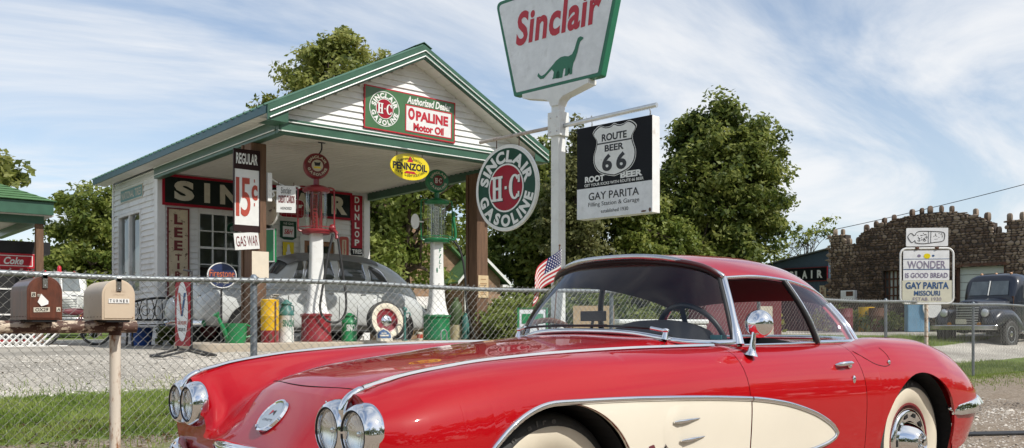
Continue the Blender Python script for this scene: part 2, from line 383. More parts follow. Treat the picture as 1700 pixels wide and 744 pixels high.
def cloud(scale, rot, sc, det, lo, hi, dist=1.2, off=(0, 0, 0)):
    mp = nn(nt, 'ShaderNodeMapping'); mp.inputs['Rotation'].default_value = (0, 0, R(rot)); mp.inputs['Scale'].default_value = sc; mp.inputs['Location'].default_value = off
    L(cb.outputs[0], mp.inputs[0]); n = nn(nt, 'ShaderNodeTexNoise'); n.inputs['Scale'].default_value = scale; n.inputs['Detail'].default_value = det; n.inputs['Roughness'].default_value = .58; n.inputs['Distortion'].default_value = dist
    L(mp.outputs[0], n.inputs['Vector']); r = nn(nt, 'ShaderNodeMapRange', interpolation_type='SMOOTHSTEP'); r.inputs[1].default_value = lo; r.inputs[2].default_value = hi; L(n.outputs['Fac'], r.inputs[0]); return r.outputs[0]
c1 = cloud(.85, 25, (.8, 1.3, 1), 9, .26, .66, 1.0, (1.3, .4, 0))
c2 = cloud(1.9, 38, (.5, 1.7, 1), 10, .36, .72, 1.2, (.3, 2.2, 0))
mxx = nn(nt, 'ShaderNodeMath', operation='MAXIMUM'); L(c1, mxx.inputs[0])
m2 = nn(nt, 'ShaderNodeMath', operation='MULTIPLY'); m2.inputs[1].default_value = .28; L(c2, m2.inputs[0]); L(m2.outputs[0], mxx.inputs[1])
# haze whitens everything near the horizon
hz = nn(nt, 'ShaderNodeMapRange'); hz.inputs[1].default_value = .0; hz.inputs[2].default_value = .42; hz.inputs[3].default_value = .62; hz.inputs[4].default_value = .10; L(mz.outputs[0], hz.inputs[0])
ad = nn(nt, 'ShaderNodeMath', operation='MAXIMUM'); L(mxx.outputs[0], ad.inputs[0]); L(hz.outputs[0], ad.inputs[1])
ml = nn(nt, 'ShaderNodeMath', operation='MULTIPLY'); ml.inputs[1].default_value = .90; L(ad.outputs[0], ml.inputs[0])
# clouds are brighter where thick
cr = nn(nt, 'ShaderNodeMix', data_type='RGBA'); cr.inputs[6].default_value = (.66, .74, .83, 1); cr.inputs[7].default_value = (.93, .94, .955, 1); L(c1, cr.inputs[0]); L(cr.outputs[2], bc.inputs[0])
ms = nn(nt, 'ShaderNodeMixShader'); L(ml.outputs[0], ms.inputs[0]); L(bg.outputs[0], ms.inputs[1]); L(bc.outputs[0], ms.inputs[2]); L(ms.outputs[0], ow.inputs[0])
SC.view_settings.view_transform = 'Standard'; SC.view_settings.look = 'None'; SC.view_settings.exposure = 0
SC.cycles.max_bounces = 10; SC.cycles.transparent_max_bounces = 24; SC.cycles.caustics_reflective = False; SC.cycles.caustics_refractive = False
SC.cycles.sample_clamp_indirect = 6

# ------------------------------------------------------------------ ground
def ground_material():
    m = bpy.data.materials.new('gravel_dirt_and_turf'); m.use_nodes = True; nt = m.node_tree; b = nt.nodes['Principled BSDF']; L = nt.links.new
    b.inputs['Roughness'].default_value = .95; b.inputs['Specular IOR Level'].default_value = .15
    tc = nn(nt, 'ShaderNodeTexCoord'); P = tc.outputs['Object']
    def noise(s, d=4, r=.6):
        n = nn(nt, 'ShaderNodeTexNoise'); n.inputs['Scale'].default_value = s; n.inputs['Detail'].default_value = d; n.inputs['Roughness'].default_value = r; L(P, n.inputs[0]); return n.outputs['Fac']
    def ramp(f, a, bb, c0, c1):
        r = nn(nt, 'ShaderNodeMapRange'); r.inputs[1].default_value = a; r.inputs[2].default_value = bb; L(f, r.inputs[0]); return mixc(r.outputs[0], c0, c1)
    def mixc(f, c0, c1):
        x = nn(nt, 'ShaderNodeMix', data_type='RGBA'); L(f, x.inputs[0])
        for i, c in ((6, c0), (7, c1)):
            if isinstance(c, tuple): x.inputs[i].default_value = (*c, 1)
            else: L(c, x.inputs[i])
        return x.outputs[2]
    vo = nn(nt, 'ShaderNodeTexVoronoi'); vo.inputs['Scale'].default_value = 40; L(P, vo.inputs[0])
    vo2 = nn(nt, 'ShaderNodeTexVoronoi'); vo2.inputs['Scale'].default_value = 52; L(P, vo2.inputs[0])
    sx = nn(nt, 'ShaderNodeSeparateXYZ'); L(vo.outputs['Color'], sx.inputs[0])
    stone = ramp(sx.outputs[0], 0, 1, (.33, .30, .25), (.68, .63, .55))
    gravel = mixc(noise(1.3), stone, ramp(sx.outputs[1], 0, 1, (.38, .35, .30), (.70, .66, .58)))
    dirt = ramp(noise(9, 8, .75), .35, .65, (.155, .105, .065), (.30, .235, .165))
    sx2 = nn(nt, 'ShaderNodeSeparateXYZ'); L(vo2.outputs['Color'], sx2.inputs[0])
    shoulder = mixc(noise(2.2, 6), mixc(sx2.outputs[0], (.13, .10, .075), (.50, .44, .37)), dirt)
    grass = ramp(noise(5, 6, .7), .3, .7, (.09, .14, .025), (.18, .23, .055))
    at = nn(nt, 'ShaderNodeVertexColor', layer_name='zone'); sz = nn(nt, 'ShaderNodeSeparateColor'); L(at.outputs[0], sz.inputs[0])
    def edge(ch):   # wobbly border
        a = nn(nt, 'ShaderNodeMath', operation='ADD'); L(sz.outputs[ch], a.inputs[0])
        s = nn(nt, 'ShaderNodeMath', operation='MULTIPLY_ADD'); L(noise(2.6, 9, .75), s.inputs[0]); s.inputs[1].default_value = .9; s.inputs[2].default_value = -.45; L(s.outputs[0], a.inputs[1])
        r = nn(nt, 'ShaderNodeMapRange'); r.inputs[1].default_value = .42; r.inputs[2].default_value = .58; L(a.outputs[0], r.inputs[0]); return r.outputs[0]
    worn = nn(nt, 'ShaderNodeVectorMath', operation='SCALE'); wr_ = nn(nt, 'ShaderNodeMapRange'); wr_.inputs[1].default_value = .35; wr_.inputs[2].default_value = .65; wr_.inputs[3].default_value = .62; wr_.inputs[4].default_value = 1.08; L(noise(.55, 5), wr_.inputs[0]); L(gravel, worn.inputs[0]); L(wr_.outputs[0], worn.inputs['Scale'])
    c = mixc(edge(0), shoulder, worn.outputs[0]); c = mixc(edge(1), c, grass)
    L(c, b.inputs['Base Color'])
    h = nn(nt, 'ShaderNodeMath', operation='ADD'); L(vo.outputs['Distance'], h.inputs[0]); L(noise(120, 3), h.inputs[1])
    bp = nn(nt, 'ShaderNodeBump'); bp.inputs['Strength'].default_value = .4; bp.inputs['Distance'].default_value = .01; L(h.outputs[0], bp.inputs['Height']); L(bp.outputs[0], b.inputs['Normal'])
    return m
def zone(x, y):
    """(gravel, grass) weights"""
    k = smoothstep(8, 15, x)
    g0 = 7.85 * (1 - k) + 7.45 * k; g1 = 9.8 * (1 - k) + 9.1 * k           # verge behind the fence
    grass = smoothstep(g0 - .25, g0 + .25, y) * (1 - smoothstep(g1 - .25, g1 + .25, y))
    # lawn right of the drive, in front of the stone garage
    l2 = smoothstep(13, 17, x) * smoothstep(11.0, 11.5, y) * (1 - .75 * smoothstep(27, 29, x) * (1 - smoothstep(31, 32.5, x)))
    l2 *= 1 - .8 * (smoothstep(19.5, 20.5, x) * (1 - smoothstep(22.5, 23.5, x)))
    grass = max(grass, l2)
    far = max(smoothstep(24, 30, y), smoothstep(34, 40, x), smoothstep(-14, -22, x))
    grass = max(grass, far)
    tuft = .45 * smoothstep(5.2, 7.2, y) * (1 - smoothstep(8.4, 8.8, y)); grass = max(grass, tuft)
    if y > g1 and x < 12: grass = max(grass, .40 * (1 - smoothstep(g1, g1 + 1.3, y)))
    gravel = smoothstep(g1 - .3, g1, y)
    return gravel, grass
def axis(a, b, fine0, fine1, step, far):
    out = [a]; 
    x = a
    while x < b:
        x += step if fine0 <= x < fine1 else far if (x < fine0 - 30 or x > fine1 + 30) else 4
        out.append(min(x, b))
    return out
xs = axis(-260, 320, -8, 44, .5, 40); ys = axis(-160, 420, -6, 36, .25, 40)
gv = [(x, y, gz(x, y) + (.012 * mnoise.noise((x * .9, y * .9, 0)) if abs(x) < 60 and abs(y) < 60 else 0)) for y in ys for x in xs]
nx = len(xs); gf = [(j * nx + i, j * nx + i + 1, (j + 1) * nx + i + 1, (j + 1) * nx + i) for j in range(len(ys) - 1) for i in range(nx - 1)]
me = bpy.data.meshes.new('ground'); me.from_pydata(gv, [], gf); me.materials.append(ground_material())
ca = me.color_attributes.new('zone', 'FLOAT_COLOR', 'POINT')
ca.data.foreach_set('color', [c for (x, y, z) in gv for c in (*zone(x, y), 0, 1)])
me.polygons.foreach_set('use_smooth', [True] * len(me.polygons))
go = bpy.data.objects.new('ground', me); COL.objects.link(go); go['kind'] = 'structure'

def np_mesh(name, V, faces_n, mats, parent=None):
    """V: (n, k, 3) loose polygons of k corners"""
    n, k, _ = V.shape; me = bpy.data.meshes.new(name)
    me.vertices.add(n * k); me.vertices.foreach_set('co', V.reshape(-1).astype(np.float32))
    me.loops.add(n * k); me.loops.foreach_set('vertex_index', np.arange(n * k, dtype=np.int32))
    me.polygons.add(n); me.polygons.foreach_set('loop_start', np.arange(n, dtype=np.int32) * k)
    me.update(calc_edges=True)
    me.materials.append(mats)
    o = bpy.data.objects.new(name, me); COL.objects.link(o)
    if parent: o.parent = parent
    return o

def leafmat(name, dark, mid, light, trans=.45, sc=1.0):
    m = bpy.data.materials.new(name); m.use_nodes = True; nt = m.node_tree; nt.nodes.clear(); L = nt.links.new
    o = nn(nt, 'ShaderNodeOutputMaterial'); g = nn(nt, 'ShaderNodeNewGeometry'); tc = nn(nt, 'ShaderNodeTexCoord')
    no = nn(nt, 'ShaderNodeTexNoise'); no.inputs['Scale'].default_value = sc; no.inputs['Detail'].default_value = 3; L(tc.outputs['Object'], no.inputs[0])
    ad = nn(nt, 'ShaderNodeMath', operation='MULTIPLY_ADD'); ad.inputs[1].default_value = .55; L(g.outputs['Random Per Island'], ad.inputs[0])
    sc_ = nn(nt, 'ShaderNodeMath', operation='MULTIPLY_ADD'); sc_.inputs[1].default_value = 2.2; sc_.inputs[2].default_value = -.80; L(no.outputs['Fac'], sc_.inputs[0]); L(sc_.outputs[0], ad.inputs[2])
    cr = nn(nt, 'ShaderNodeValToRGB'); e = cr.color_ramp.elements; e[0].color = (*dark, 1); e[1].color = (*light, 1); e[0].position = .1; e[1].position = .95
    x = e.new(.5); x.color = (*mid, 1); L(ad.outputs[0], cr.inputs[0])
    p = nn(nt, 'ShaderNodeBsdfPrincipled'); p.inputs['Roughness'].default_value = .5; p.inputs['Specular IOR Level'].default_value = .35; L(cr.outputs[0], p.inputs['Base Color'])
    t = nn(nt, 'ShaderNodeBsdfTranslucent'); hs = nn(nt, 'ShaderNodeHueSaturation'); hs.inputs['Value'].default_value = 1.5; hs.inputs['Hue'].default_value = .485; L(cr.outputs[0], hs.inputs['Color']); L(hs.outputs[0], t.inputs[0])
    mx = nn(nt, 'ShaderNodeMixShader'); mx.inputs[0].default_value = trans; L(p.outputs[0], mx.inputs[1]); L(t.outputs[0], mx.inputs[2]); L(mx.outputs[0], o.inputs[0])
    return m
LEAF = {
 'maple': leafmat('maple_leaves', (.06, .09, .016), (.19, .22, .05), (.40, .41, .14)),
 'dark': leafmat('dark_leaves', (.028, .052, .010), (.115, .155, .032), (.31, .34, .10)),
 'mid': leafmat('green_leaves', (.042, .072, .012), (.145, .19, .038), (.34, .37, .10)),
 'light': leafmat('light_green_leaves', (.085, .13, .02), (.19, .245, .05), (.37, .42, .13)),
 'rust': leafmat('rusty_leaves', (.05, .045, .012), (.12, .075, .025), (.19, .12, .05)),
 'grass': leafmat('grass_blades', (.075, .13, .018), (.165, .235, .04), (.28, .33, .09), .3, 1.5),
 'dry': leafmat('olive_leaves', (.06, .07, .022), (.14, .15, .05), (.26, .26, .11)),
}
def leaves(centers, radii, per, size, flat=.55):
    """leaf quads scattered through clumps; returns (n,4,3)"""
    C = np.repeat(np.asarray(centers), per, 0); Rd = np.repeat(np.asarray(radii), per)
    n = len(C); d = RNG.normal(size=(n, 3)); d /= np.linalg.norm(d, axis=1)[:, None]
    rr = Rd * RNG.random(n) ** .45
    P = C + d * rr[:, None] * np.array([1, 1, .75])
    nrm = d * .55 + RNG.normal(size=(n, 3)) * .6 + np.array([0, 0, flat]); nrm /= np.linalg.norm(nrm, axis=1)[:, None]
    a = RNG.normal(size=(n, 3)); a -= nrm * (a * nrm).sum(1)[:, None]; a /= np.linalg.norm(a, axis=1)[:, None]
    b = np.cross(nrm, a); s = size * (.6 + .8 * RNG.random(n))[:, None]
    return np.stack([P - a * s * .6, P + b * s * .36 - nrm * s * .08, P + a * s * .7, P - b * s * .36 - nrm * s * .08], 1)
def tree(name, label, base, lobes, n_clumps, per, leaf, mat, trunk_r, group=None, clump=.6, seed=1, cat='tree', open_=0., limbs=9, lean=(0, 0), shell=.5):
    """lobes: ellipsoids (dx, dy, z, rx, ry, rz) relative to the base that make up the uneven crown"""
    rg = np.random.default_rng(seed); rnd = random.Random(seed)
    t = thing(name, label, cat, base, 0, group)
    vols = np.array([l[3] * l[4] * l[5] for l in lobes]) ** .8; pick = rg.choice(len(lobes), n_clumps, p=vols / vols.sum())
    cs = []; rs = []
    for i in pick:
        l = lobes[i]; d = rg.normal(size=3); d /= np.linalg.norm(d); k = rg.random() ** shell
        cs.append((l[0] + d[0] * l[3] * k, l[1] + d[1] * l[4] * k, l[2] + d[2] * l[5] * k)); rs.append(clump * (.55 + .8 * rg.random()))
    o = np_mesh('crown', leaves(cs, rs, per, leaf), 4, mat, t)
    mb = MB(); top = max(l[2] for l in lobes); zc = sum(l[2] for l in lobes) / len(lobes)
    fork = min(l[2] - l[5] for l in lobes) * .55 + zc * .45
    tr = [Vector((lean[0] * k, lean[1] * k, 0)) + Vector((rnd.uniform(-.06, .06), rnd.uniform(-.06, .06), fork * k)) for k in (0, .25, .5, .75, 1)]
    tr[0] = Vector((0, 0, -.15))
    mb.tube(tr, [trunk_r * q for q in (1.25, 1, .92, .85, .72)], 10)
    idx = rg.choice(len(cs), min(limbs, len(cs)), replace=False)
    for i in idx:
        e = Vector(cs[i]); s = tr[3].lerp(tr[4], rnd.random()); mid = s.lerp(e, .5) + Vector((rnd.uniform(-.3, .3), rnd.uniform(-.3, .3), .25))
        mb.tube(catmull([s, mid, e], 4), [trunk_r * (.5 - .43 * q / 8) for q in range(9)], 6)
        for _ in range(2):
            e2 = Vector(cs[rnd.randrange(len(cs))])
            if (e2 - mid).length < 3.5: mb.tube([mid, mid.lerp(e2, .5) + Vector((0, 0, .12)), e2], [trunk_r * .24, trunk_r * .15, trunk_r * .06], 5)
    mb.build('trunk', 'bark', t, 50)
    return t
def at(px, Z):
    """ground point at depth Z under a direction of the view (authoring aid: gives a real place on the ground)"""
    k = (px - 850) / 1500; x = Z * (.640 + .768 * k); y = Z * (.768 - .640 * k); return Vector((x, y, gz(x, y)))
# ------------------------------------------------------------------ filling station
U0, U1 = 6.05, 10.80           # outer faces of the side walls
VF, VB = 18.15, 21.10          # front wall, back wall
VG = 12.68                     # plane of the gable over the canopy
ZG = .57                       # slab level
EAVE = 4.10; PEAK = 5.50; UC = 8.42; EU0, EU1 = 5.67, 11.17; VR0, VR1 = 12.38, 21.25
st = thing('filling_station', 'small white clapboard filling station with green trim and a gabled drive-through canopy', 'gas station', (8.4, 16, ZG))
def W(mb, *a, **k):  # build in world coordinates under the station root
    o = mb.build(*a, **k); o.parent = st; o.matrix_parent_inverse = Matrix.Translation((-8.4, -16, -ZG)); return o
def siding(mb, T, w, z0, z1, holes=(), course=.115, lo=None, mi=0):
    """lap boards on a face: local x = right, y = up, z = out.  lo/hi clip for a gable"""
    n = int(math.ceil((z1 - z0) / course))
    for i in range(n):
        a = z0 + i * course; b = min(z1, a + course)
        x0, x1 = 0, w
        if lo: x0, x1 = lo((a + b) / 2)
        if x1 - x0 < .02: continue
        segs = [(x0, x1)]
        for hx0, hy0, hx1, hy1 in holes:
            if hy0 < b - .02 and hy1 > a + .02:
                ns = []
                for s0, s1 in segs:
                    if hx1 <= s0 or hx0 >= s1: ns.append((s0, s1))
                    else:
                        if hx0 > s0: ns.append((s0, hx0))
                        if hx1 < s1: ns.append((hx1, s1))
                segs = ns
        for s0, s1 in segs:
            mb.add([(s0, a, .034), (s1, a, .034), (s1, b, .004), (s0, b, .004), (s0, a, -.002), (s1, a, -.002)], [(0, 1, 2, 3), (4, 5, 1, 0)], mi, T)
# front wall
WIN = (.78, 1.25, 2.44, 2.72); DOOR = (3.03, 0, 3.95, 2.36)
Tf = front((U0, VF, ZG))
mb = MB(); mb.box((U0, VF + .01, ZG), (U0 + WIN[0], VF + .14, EAVE - .02)); mb.box((U0 + WIN[2], VF + .01, ZG), (U0 + DOOR[0], VF + .14, EAVE - .02)); mb.box((U0 + DOOR[2], VF + .01, ZG), (U1, VF + .14, EAVE - .02))
mb.box((U0 + WIN[0], VF + .01, ZG), (U0 + WIN[2], VF + .14, ZG + WIN[1])); mb.box((U0 + WIN[0], VF + .01, ZG + WIN[3]), (U0 + WIN[2], VF + .14, EAVE - .02)); mb.box((U0 + DOOR[0], VF + .01, ZG + DOOR[3]), (U0 + DOOR[2], VF + .14, EAVE - .02))
siding(mb, front((U0, VF + .01, ZG)), U1 - U0, .15, EAVE - ZG, [WIN, DOOR])
mb.box((U0 - .03, VF - .03, ZG), (U0 + .12, VF + .0, EAVE)); mb.box((U1 - .12, VF - .03, ZG), (U1 + .03, VF, EAVE))
W(mb, 'front_wall', 'siding')
# side walls and back
LW = (.45, 1.06, 1.95, 2.78)      # tall window in the left wall, measured from the back corner
mb = MB(); Tl = left((U0, VB, ZG)); wl = VB - VF
mb.box((U0 + .01, VF + .15, ZG), (U0 + .14, VB - LW[2], EAVE)); mb.box((U0 + .01, VB - LW[0], ZG), (U0 + .14, VB, EAVE)); mb.box((U0 + .01, VB - LW[2], ZG), (U0 + .14, VB - LW[0], ZG + LW[1])); mb.box((U0 + .01, VB - LW[2], ZG + LW[3]), (U0 + .14, VB - LW[0], EAVE))
siding(mb, left((U0 + .01, VB, ZG)), wl, .15, EAVE - ZG, [LW])
mb.box((U0 - .03, VF, ZG), (U0 - .002, VF + .16, EAVE)); mb.box((U0 - .03, VB - .1, ZG), (U0 - .002, VB, EAVE))
W(mb, 'left_wall', 'siding')
mb = MB(); mb.box((U1 - .14, VF + .15, ZG), (U1 - .01, VB, EAVE)); siding(mb, frame((U1 - .01, VF, ZG), (0, 1, 0)), wl, .15, EAVE - ZG)
W(mb, 'right_wall', 'siding')
mb = MB(); mb.box((U0 + .15, VB - .14, ZG), (U1 - .15, VB - .01, EAVE)); siding(mb, frame((U1, VB - .01, ZG), (-1, 0, 0)), U1 - U0, .15, EAVE - ZG)
W(mb, 'back_wall', 'siding')
mb = MB(); mb.box((U0 + .02, VF + .02, ZG - .3), (U1 - .02, VB - .02, ZG + .14)); W(mb, 'foundation', 'concrete')
# gable over the canopy front
slope = (PEAK - EAVE) / (UC - EU0)
def gl(z):
    d = (PEAK - .12 - (z + 4.06)) / slope; return (max(0, UC - d - 5.95), min(10.9 - 5.95, UC + d - 5.95))
mb = MB(); siding(mb, front((5.95, VG, 4.06)), 4.95, 0, PEAK - 4.1, lo=gl, course=.105)
mb.add([(5.95, VG + .01, 4.06), (10.9, VG + .01, 4.06), (10.9, VG + .01, 4.12), (UC, VG + .01, PEAK - .1), (5.95, VG + .01, 4.12)], [(0, 1, 2, 3, 4)])
W(mb, 'gable', 'siding'); mb = MB(); mb.add([(U0, VB, 4.06), (U1, VB, 4.06), (U1, VB, 4.2), (UC, VB, PEAK - .1), (U0, VB, 4.2)], [(4, 3, 2, 1, 0)]); W(mb, 'rear_gable', 'siding')
# roof planes with standing ribs
def roofplane(sgn):
    mb = MB(); eu = EU0 if sgn < 0 else EU1
    n = Vector((sgn * slope, 0, 1)).normalized(); a = Vector((eu, 0, EAVE + .085)); b = Vector((UC, 0, PEAK + .085))
    def q(p, v, up): return Vector((p.x, v, p.z)) + n * up
    th = .03
    vs = [q(a, VR0, 0), q(a, VR1, 0), q(b, VR1, 0), q(b, VR0, 0)] + [q(a, VR0, -th), q(a, VR1, -th), q(b, VR1, -th), q(b, VR0, -th)]
    fs = [(0, 1, 2, 3), (7, 6, 5, 4), (0, 4, 5, 1), (1, 5, 6, 2), (2, 6, 7, 3), (3, 7, 4, 0)]
    mb.add(vs, fs if sgn > 0 else [f[::-1] for f in fs])
    k = int((VR1 - VR0) / .235)
    a2 = a - (b - a).normalized() * .035
    for i in range(k + 1):
        v = VR0 + .02 + i * (VR1 - VR0 - .06) / k
        vs = [q(p, v + d, h) for p in (a2, b) for d, h in ((-.035, 0), (-.016, .026), (.016, .026), (.035, 0))]
        mb.add(vs, [(0, 1, 5, 4), (1, 2, 6, 5), (2, 3, 7, 6), (0, 3, 2, 1), (4, 5, 6, 7)])
    return W(mb, 'roof_slope', 'green_roof')
roofplane(-1); roofplane(1)
mb = MB()
for s in (-1, 1):
    d = Vector((s * .16, 0, -.16 * slope)); mb.add([(UC, VR0 - .02, PEAK + .135), (UC, VR1, PEAK + .135), (UC + d.x, VR1, PEAK + .135 + d.z), (UC + d.x, VR0 - .02, PEAK + .135 + d.z)], [(0, 1, 2, 3) if s < 0 else (3, 2, 1, 0)])
W(mb, 'ridge_cap', 'green_roof', solid=.01)
# rakes: green barge boards with two white tubes
def rake(sgn):
    eu = EU0 if sgn < 0 else EU1
    a = Vector((eu, 0, EAVE)); b = Vector((UC, 0, PEAK)); mb = MB()
    P = [(a.x, a.z + .08), (b.x, b.z + .08), (b.x, b.z - .14), (a.x, a.z - .14)]
    k = len(mb.v); 
    mb.add([(x, VR0 - .045, z) for x, z in P] + [(x, VR0 - .002, z) for x, z in P], [(0, 1, 2, 3), (7, 6, 5, 4), (0, 4, 5, 1), (1, 5, 6, 2), (2, 6, 7, 3), (3, 7, 4, 0)] if sgn > 0 else [(3, 2, 1, 0), (4, 5, 6, 7), (1, 5, 4, 0), (2, 6, 5, 1), (3, 7, 6, 2), (0, 4, 7, 3)])
    o = W(mb, 'barge_board', 'green_trim')
    for dz in (-.015, -.105):
        t = MB(); t.tube([(a.x + .03 * -sgn, VR0 - .062, a.z + dz), (b.x, VR0 - .062, b.z + dz)], .0095, 8); x = t.build('light_tube', 'neon', o, 40); 
    # soffit under the overhang
    s = MB(); off = -.145
    for i in range(14):
        p = a.lerp(b, i / 14); q_ = a.lerp(b, (i + .97) / 14)
        s.add([(p.x, VR0, p.z + off), (q_.x, VR0, q_.z + off), (q_.x, VG + .02, q_.z + off), (p.x, VG + .02, p.z + off)], [(0, 1, 2, 3)])
        s.add([(q_.x, VR0, q_.z + off), (q_.x, VG + .02, q_.z + off), (q_.x, VG + .02, q_.z + off + .02), (q_.x, VR0, q_.z + off + .02)], [(0, 1, 2, 3)])
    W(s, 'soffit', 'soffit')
    # boxed return at the eave corner
    r = MB(); x0, x1 = sorted((eu, eu - sgn * .33)); r.add([(x0, VR0 - .03, EAVE - .14), (x1, VR0 - .03, EAVE - .14), (x1, VR0 - .03, EAVE + (.1 if sgn < 0 else -.08)), (x0, VR0 - .03, EAVE + (-.08 if sgn < 0 else .1))], [(0, 1, 2, 3)])
    r.add([(x0, VR0 - .03, EAVE - .14), (x1, VR0 - .03, EAVE - .14), (x1, VG, EAVE - .14), (x0, VG, EAVE - .14)], [(3, 2, 1, 0)])
    W(r, 'eave_return', 'green_trim')
rake(-1); rake(1)
for sgn, eu, wu in ((-1, EU0, 5.95), (1, EU1, 10.9)):
    mb = MB(); mb.box((eu - .012, VR0, EAVE - .04), (eu + .012, VR1, EAVE + .085)); W(mb, 'eave_fascia', 'blue_fascia')
    mb = MB()
    for i in range(36):
        v = VR0 + .02 + i * (VR1 - VR0 - .02) / 36; x0, x1 = sorted((eu - sgn * .013, wu + sgn * .005)); mb.box((x0, v, EAVE - .045), (x1, v + .236, EAVE - .035 + (.004 if i % 2 else 0)))
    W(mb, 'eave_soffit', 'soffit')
# canopy beams
def beam(name, a, b, tubes):
    mb = MB(); mb.box(a, b); o = W(mb, name, 'green_trim', bevel=.006)
    for t in tubes: m = MB(); m.tube(t, .0095, 8); m.build('light_tube', 'neon', o, 40)
beam('front_beam', (5.95, VG - .12, 3.84), (10.9, VG + .005, 4.07), [[(5.93, VG - .138, z), (10.92, VG - .138, z)] for z in (3.875, 4.02)])
beam('side_beam', (5.95, VG + .012, 3.84), (6.09, VF - .04, 4.06), [[(5.934, VG, z), (5.934, VF - .05, z)] for z in (3.90, 4.045)])
beam('side_beam', (10.76, VG + .012, 3.84), (10.9, VF - .04, 4.06), [])
mb = MB(); n = 34; y0 = VG + .02; dy = (VF - .03 - y0) / n          # ribbed steel ceiling
for i in range(n):
    y = y0 + i * dy; P = [(y, 4.03), (y + dy * .55, 4.03), (y + dy * .64, 3.995), (y + dy * .90, 3.995), (y + dy, 4.03)]
    for (ya, za), (yb, zb) in zip(P, P[1:]): mb.add([(6.09, ya, za), (10.76, ya, za), (10.76, yb, zb), (6.09, yb, zb)], [(3, 2, 1, 0)])
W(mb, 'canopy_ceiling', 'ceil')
for x in (6.04, 10.50):
    mb = MB(); mb.box((x - .13, 13.47, ZG), (x + .13, 13.73, 3.835)); mb.box((x - .155, 13.74, ZG), (x + .01, 13.80, 3.83)); W(mb, 'canopy_post', 'wood', bevel=.012)
# windows
def window(parent_T, x0, y0, x1, y1, cols, rows, split=None, curtain=False, panes='pane'):
    fr = MB(); t = .055
    for a, b in (((x0 - t, y0 - t), (x0, y1 + t)), ((x1, y0 - t), (x1 + t, y1 + t)), ((x0, y1), (x1, y1 + t)), ((x0, y0 - t), (x1, y0))): fr.box((*a, -.06), (*b, .035), 0, parent_T)
    xs_ = [x0, x1] if not split else [x0, split - .03, split + .03, x1]
    if split: fr.box((split - .03, y0, -.06), (split + .03, y1, .03), 0, parent_T)
    for i in range(0, len(xs_), 2):
        a, b = xs_[i], xs_[i + 1]; ym = (y0 + y1) / 2
        if rows > 1:
            fr.box((a, ym - .022, -.05), (b, ym + .022, .02), 0, parent_T)
            for c in range(1, cols): x = a + (b - a) * c / cols; fr.box((x - .011, y0, -.035), (x + .011, y1, .01), 0, parent_T)
            for yb in ((y0 + ym) / 2, (ym + y1) / 2): fr.box((a, yb - .011, -.034), (b, yb + .011, .009), 0, parent_T)
    f = W(fr, 'window', 'white')
    g = MB(); g.add([(x0, y0, -.03), (x1, y0, -.03), (x1, y1, -.03), (x0, y1, -.03)], [(0, 1, 2, 3)], 0, parent_T); g.build('pane', panes, f)
    if curtain:
        c = MB(); n = 40
        rows_ = [[(x0 + (x1 - x0) * i / n, y, -.052 + .014 * math.sin(i * 1.9) * (1 if y == y0 else .7)) for i in range(n + 1)] for y in (y0, y0 + (y1 - y0) * .5)]
        for i, p in enumerate(rows_[1]): rows_[1][i] = (p[0], y0 + (y1 - y0) * (.36 + .30 * i / n), p[2])
        c.grid(rows_, 0, parent_T); c.build('curtain', 'curtain', f, 60)
    return f
window(front((U0, VF + .04, ZG)), WIN[0] + .05, WIN[1] + .05, WIN[2] - .05, WIN[3] - .05, 3, 4, split=1.70)
window(left((U0 + .0, VB, ZG)), LW[0] + .05, LW[1] + .05, LW[2] - .05, LW[3] - .05, 1, 1, split=1.2, curtain=True)
# door
d = MB(); d.box((DOOR[0], 0, -.05), (DOOR[0] + .09, DOOR[3], .05), 1, Tf); d.box((DOOR[2] - .09, 0, -.05), (DOOR[2], DOOR[3], .05), 1, Tf); d.box((DOOR[0] + .09, DOOR[3] - .1, -.05), (DOOR[2] - .09, DOOR[3], .05), 1, Tf)
d.box((DOOR[0] + .09, .02, -.04), (DOOR[0] + .19, DOOR[3] - .1, .0), 0, Tf); d.box((DOOR[2] - .19, .02, -.04), (DOOR[2] - .09, DOOR[3] - .1, .0), 0, Tf); d.box((DOOR[0] + .19, .02, -.04), (DOOR[2] - .19, .95, -.005), 0, Tf); d.box((DOOR[0] + .19, DOOR[3] - .2, -.04), (DOOR[2] - .19, DOOR[3] - .1, -.002), 0, Tf)
dr = W(d, 'door', [pm('brown_door_wood', (.30, .14, .06), .5, var=.2), 'white'])
g = MB(); g.add([(DOOR[0] + .19, .95, -.025), (DOOR[2] - .19, .95, -.025), (DOOR[2] - .19, DOOR[3] - .2, -.025), (DOOR[0] + .19, DOOR[3] - .2, -.025)], [(0, 1, 2, 3)], 0, Tf); g.build('pane', 'pane', dr)
g = MB(); g.ell((DOOR[2] - .14, 1.0, .03), (.03, .03, .03), 10, 6, 0, Tf); g.build('handle', 'chrome_old', dr, 60)
# dim room behind the glass: counter and shelf so the windows are not empty
g = MB(); g.box((U0 + .5, VB - .6, ZG + .14), (U0 + 3, VB - .2, ZG + 1.1)); g.box((U0 + .6, VB - .4, ZG + 1.7), (U0 + 2.8, VB - .2, ZG + 1.75)); W(g, 'shop_counter', 'wood')
# pump island
mb = MB(); mb.prism(rrect(6.5, 1.35, .25), 0, .24, T=Matrix.Translation((8.2, 13.68, .46))); tag(mb.build('pump_island', 'concrete', None, 40, .02), 'long raised concrete pump island under the front edge of the canopy', 'pump island')
# canopy slab of pale gravel hardstanding
mb = MB(); mb.prism(rrect(7.0, 3.9, .1), 0, .02, T=Matrix.Translation((8.6, 16.2, ZG + .0))); o = mb.build('driveway', pm('hardstanding', (.33, .30, .26), .9, var=.2, vs=6, bump=.3), None); o['kind'] = 'structure'
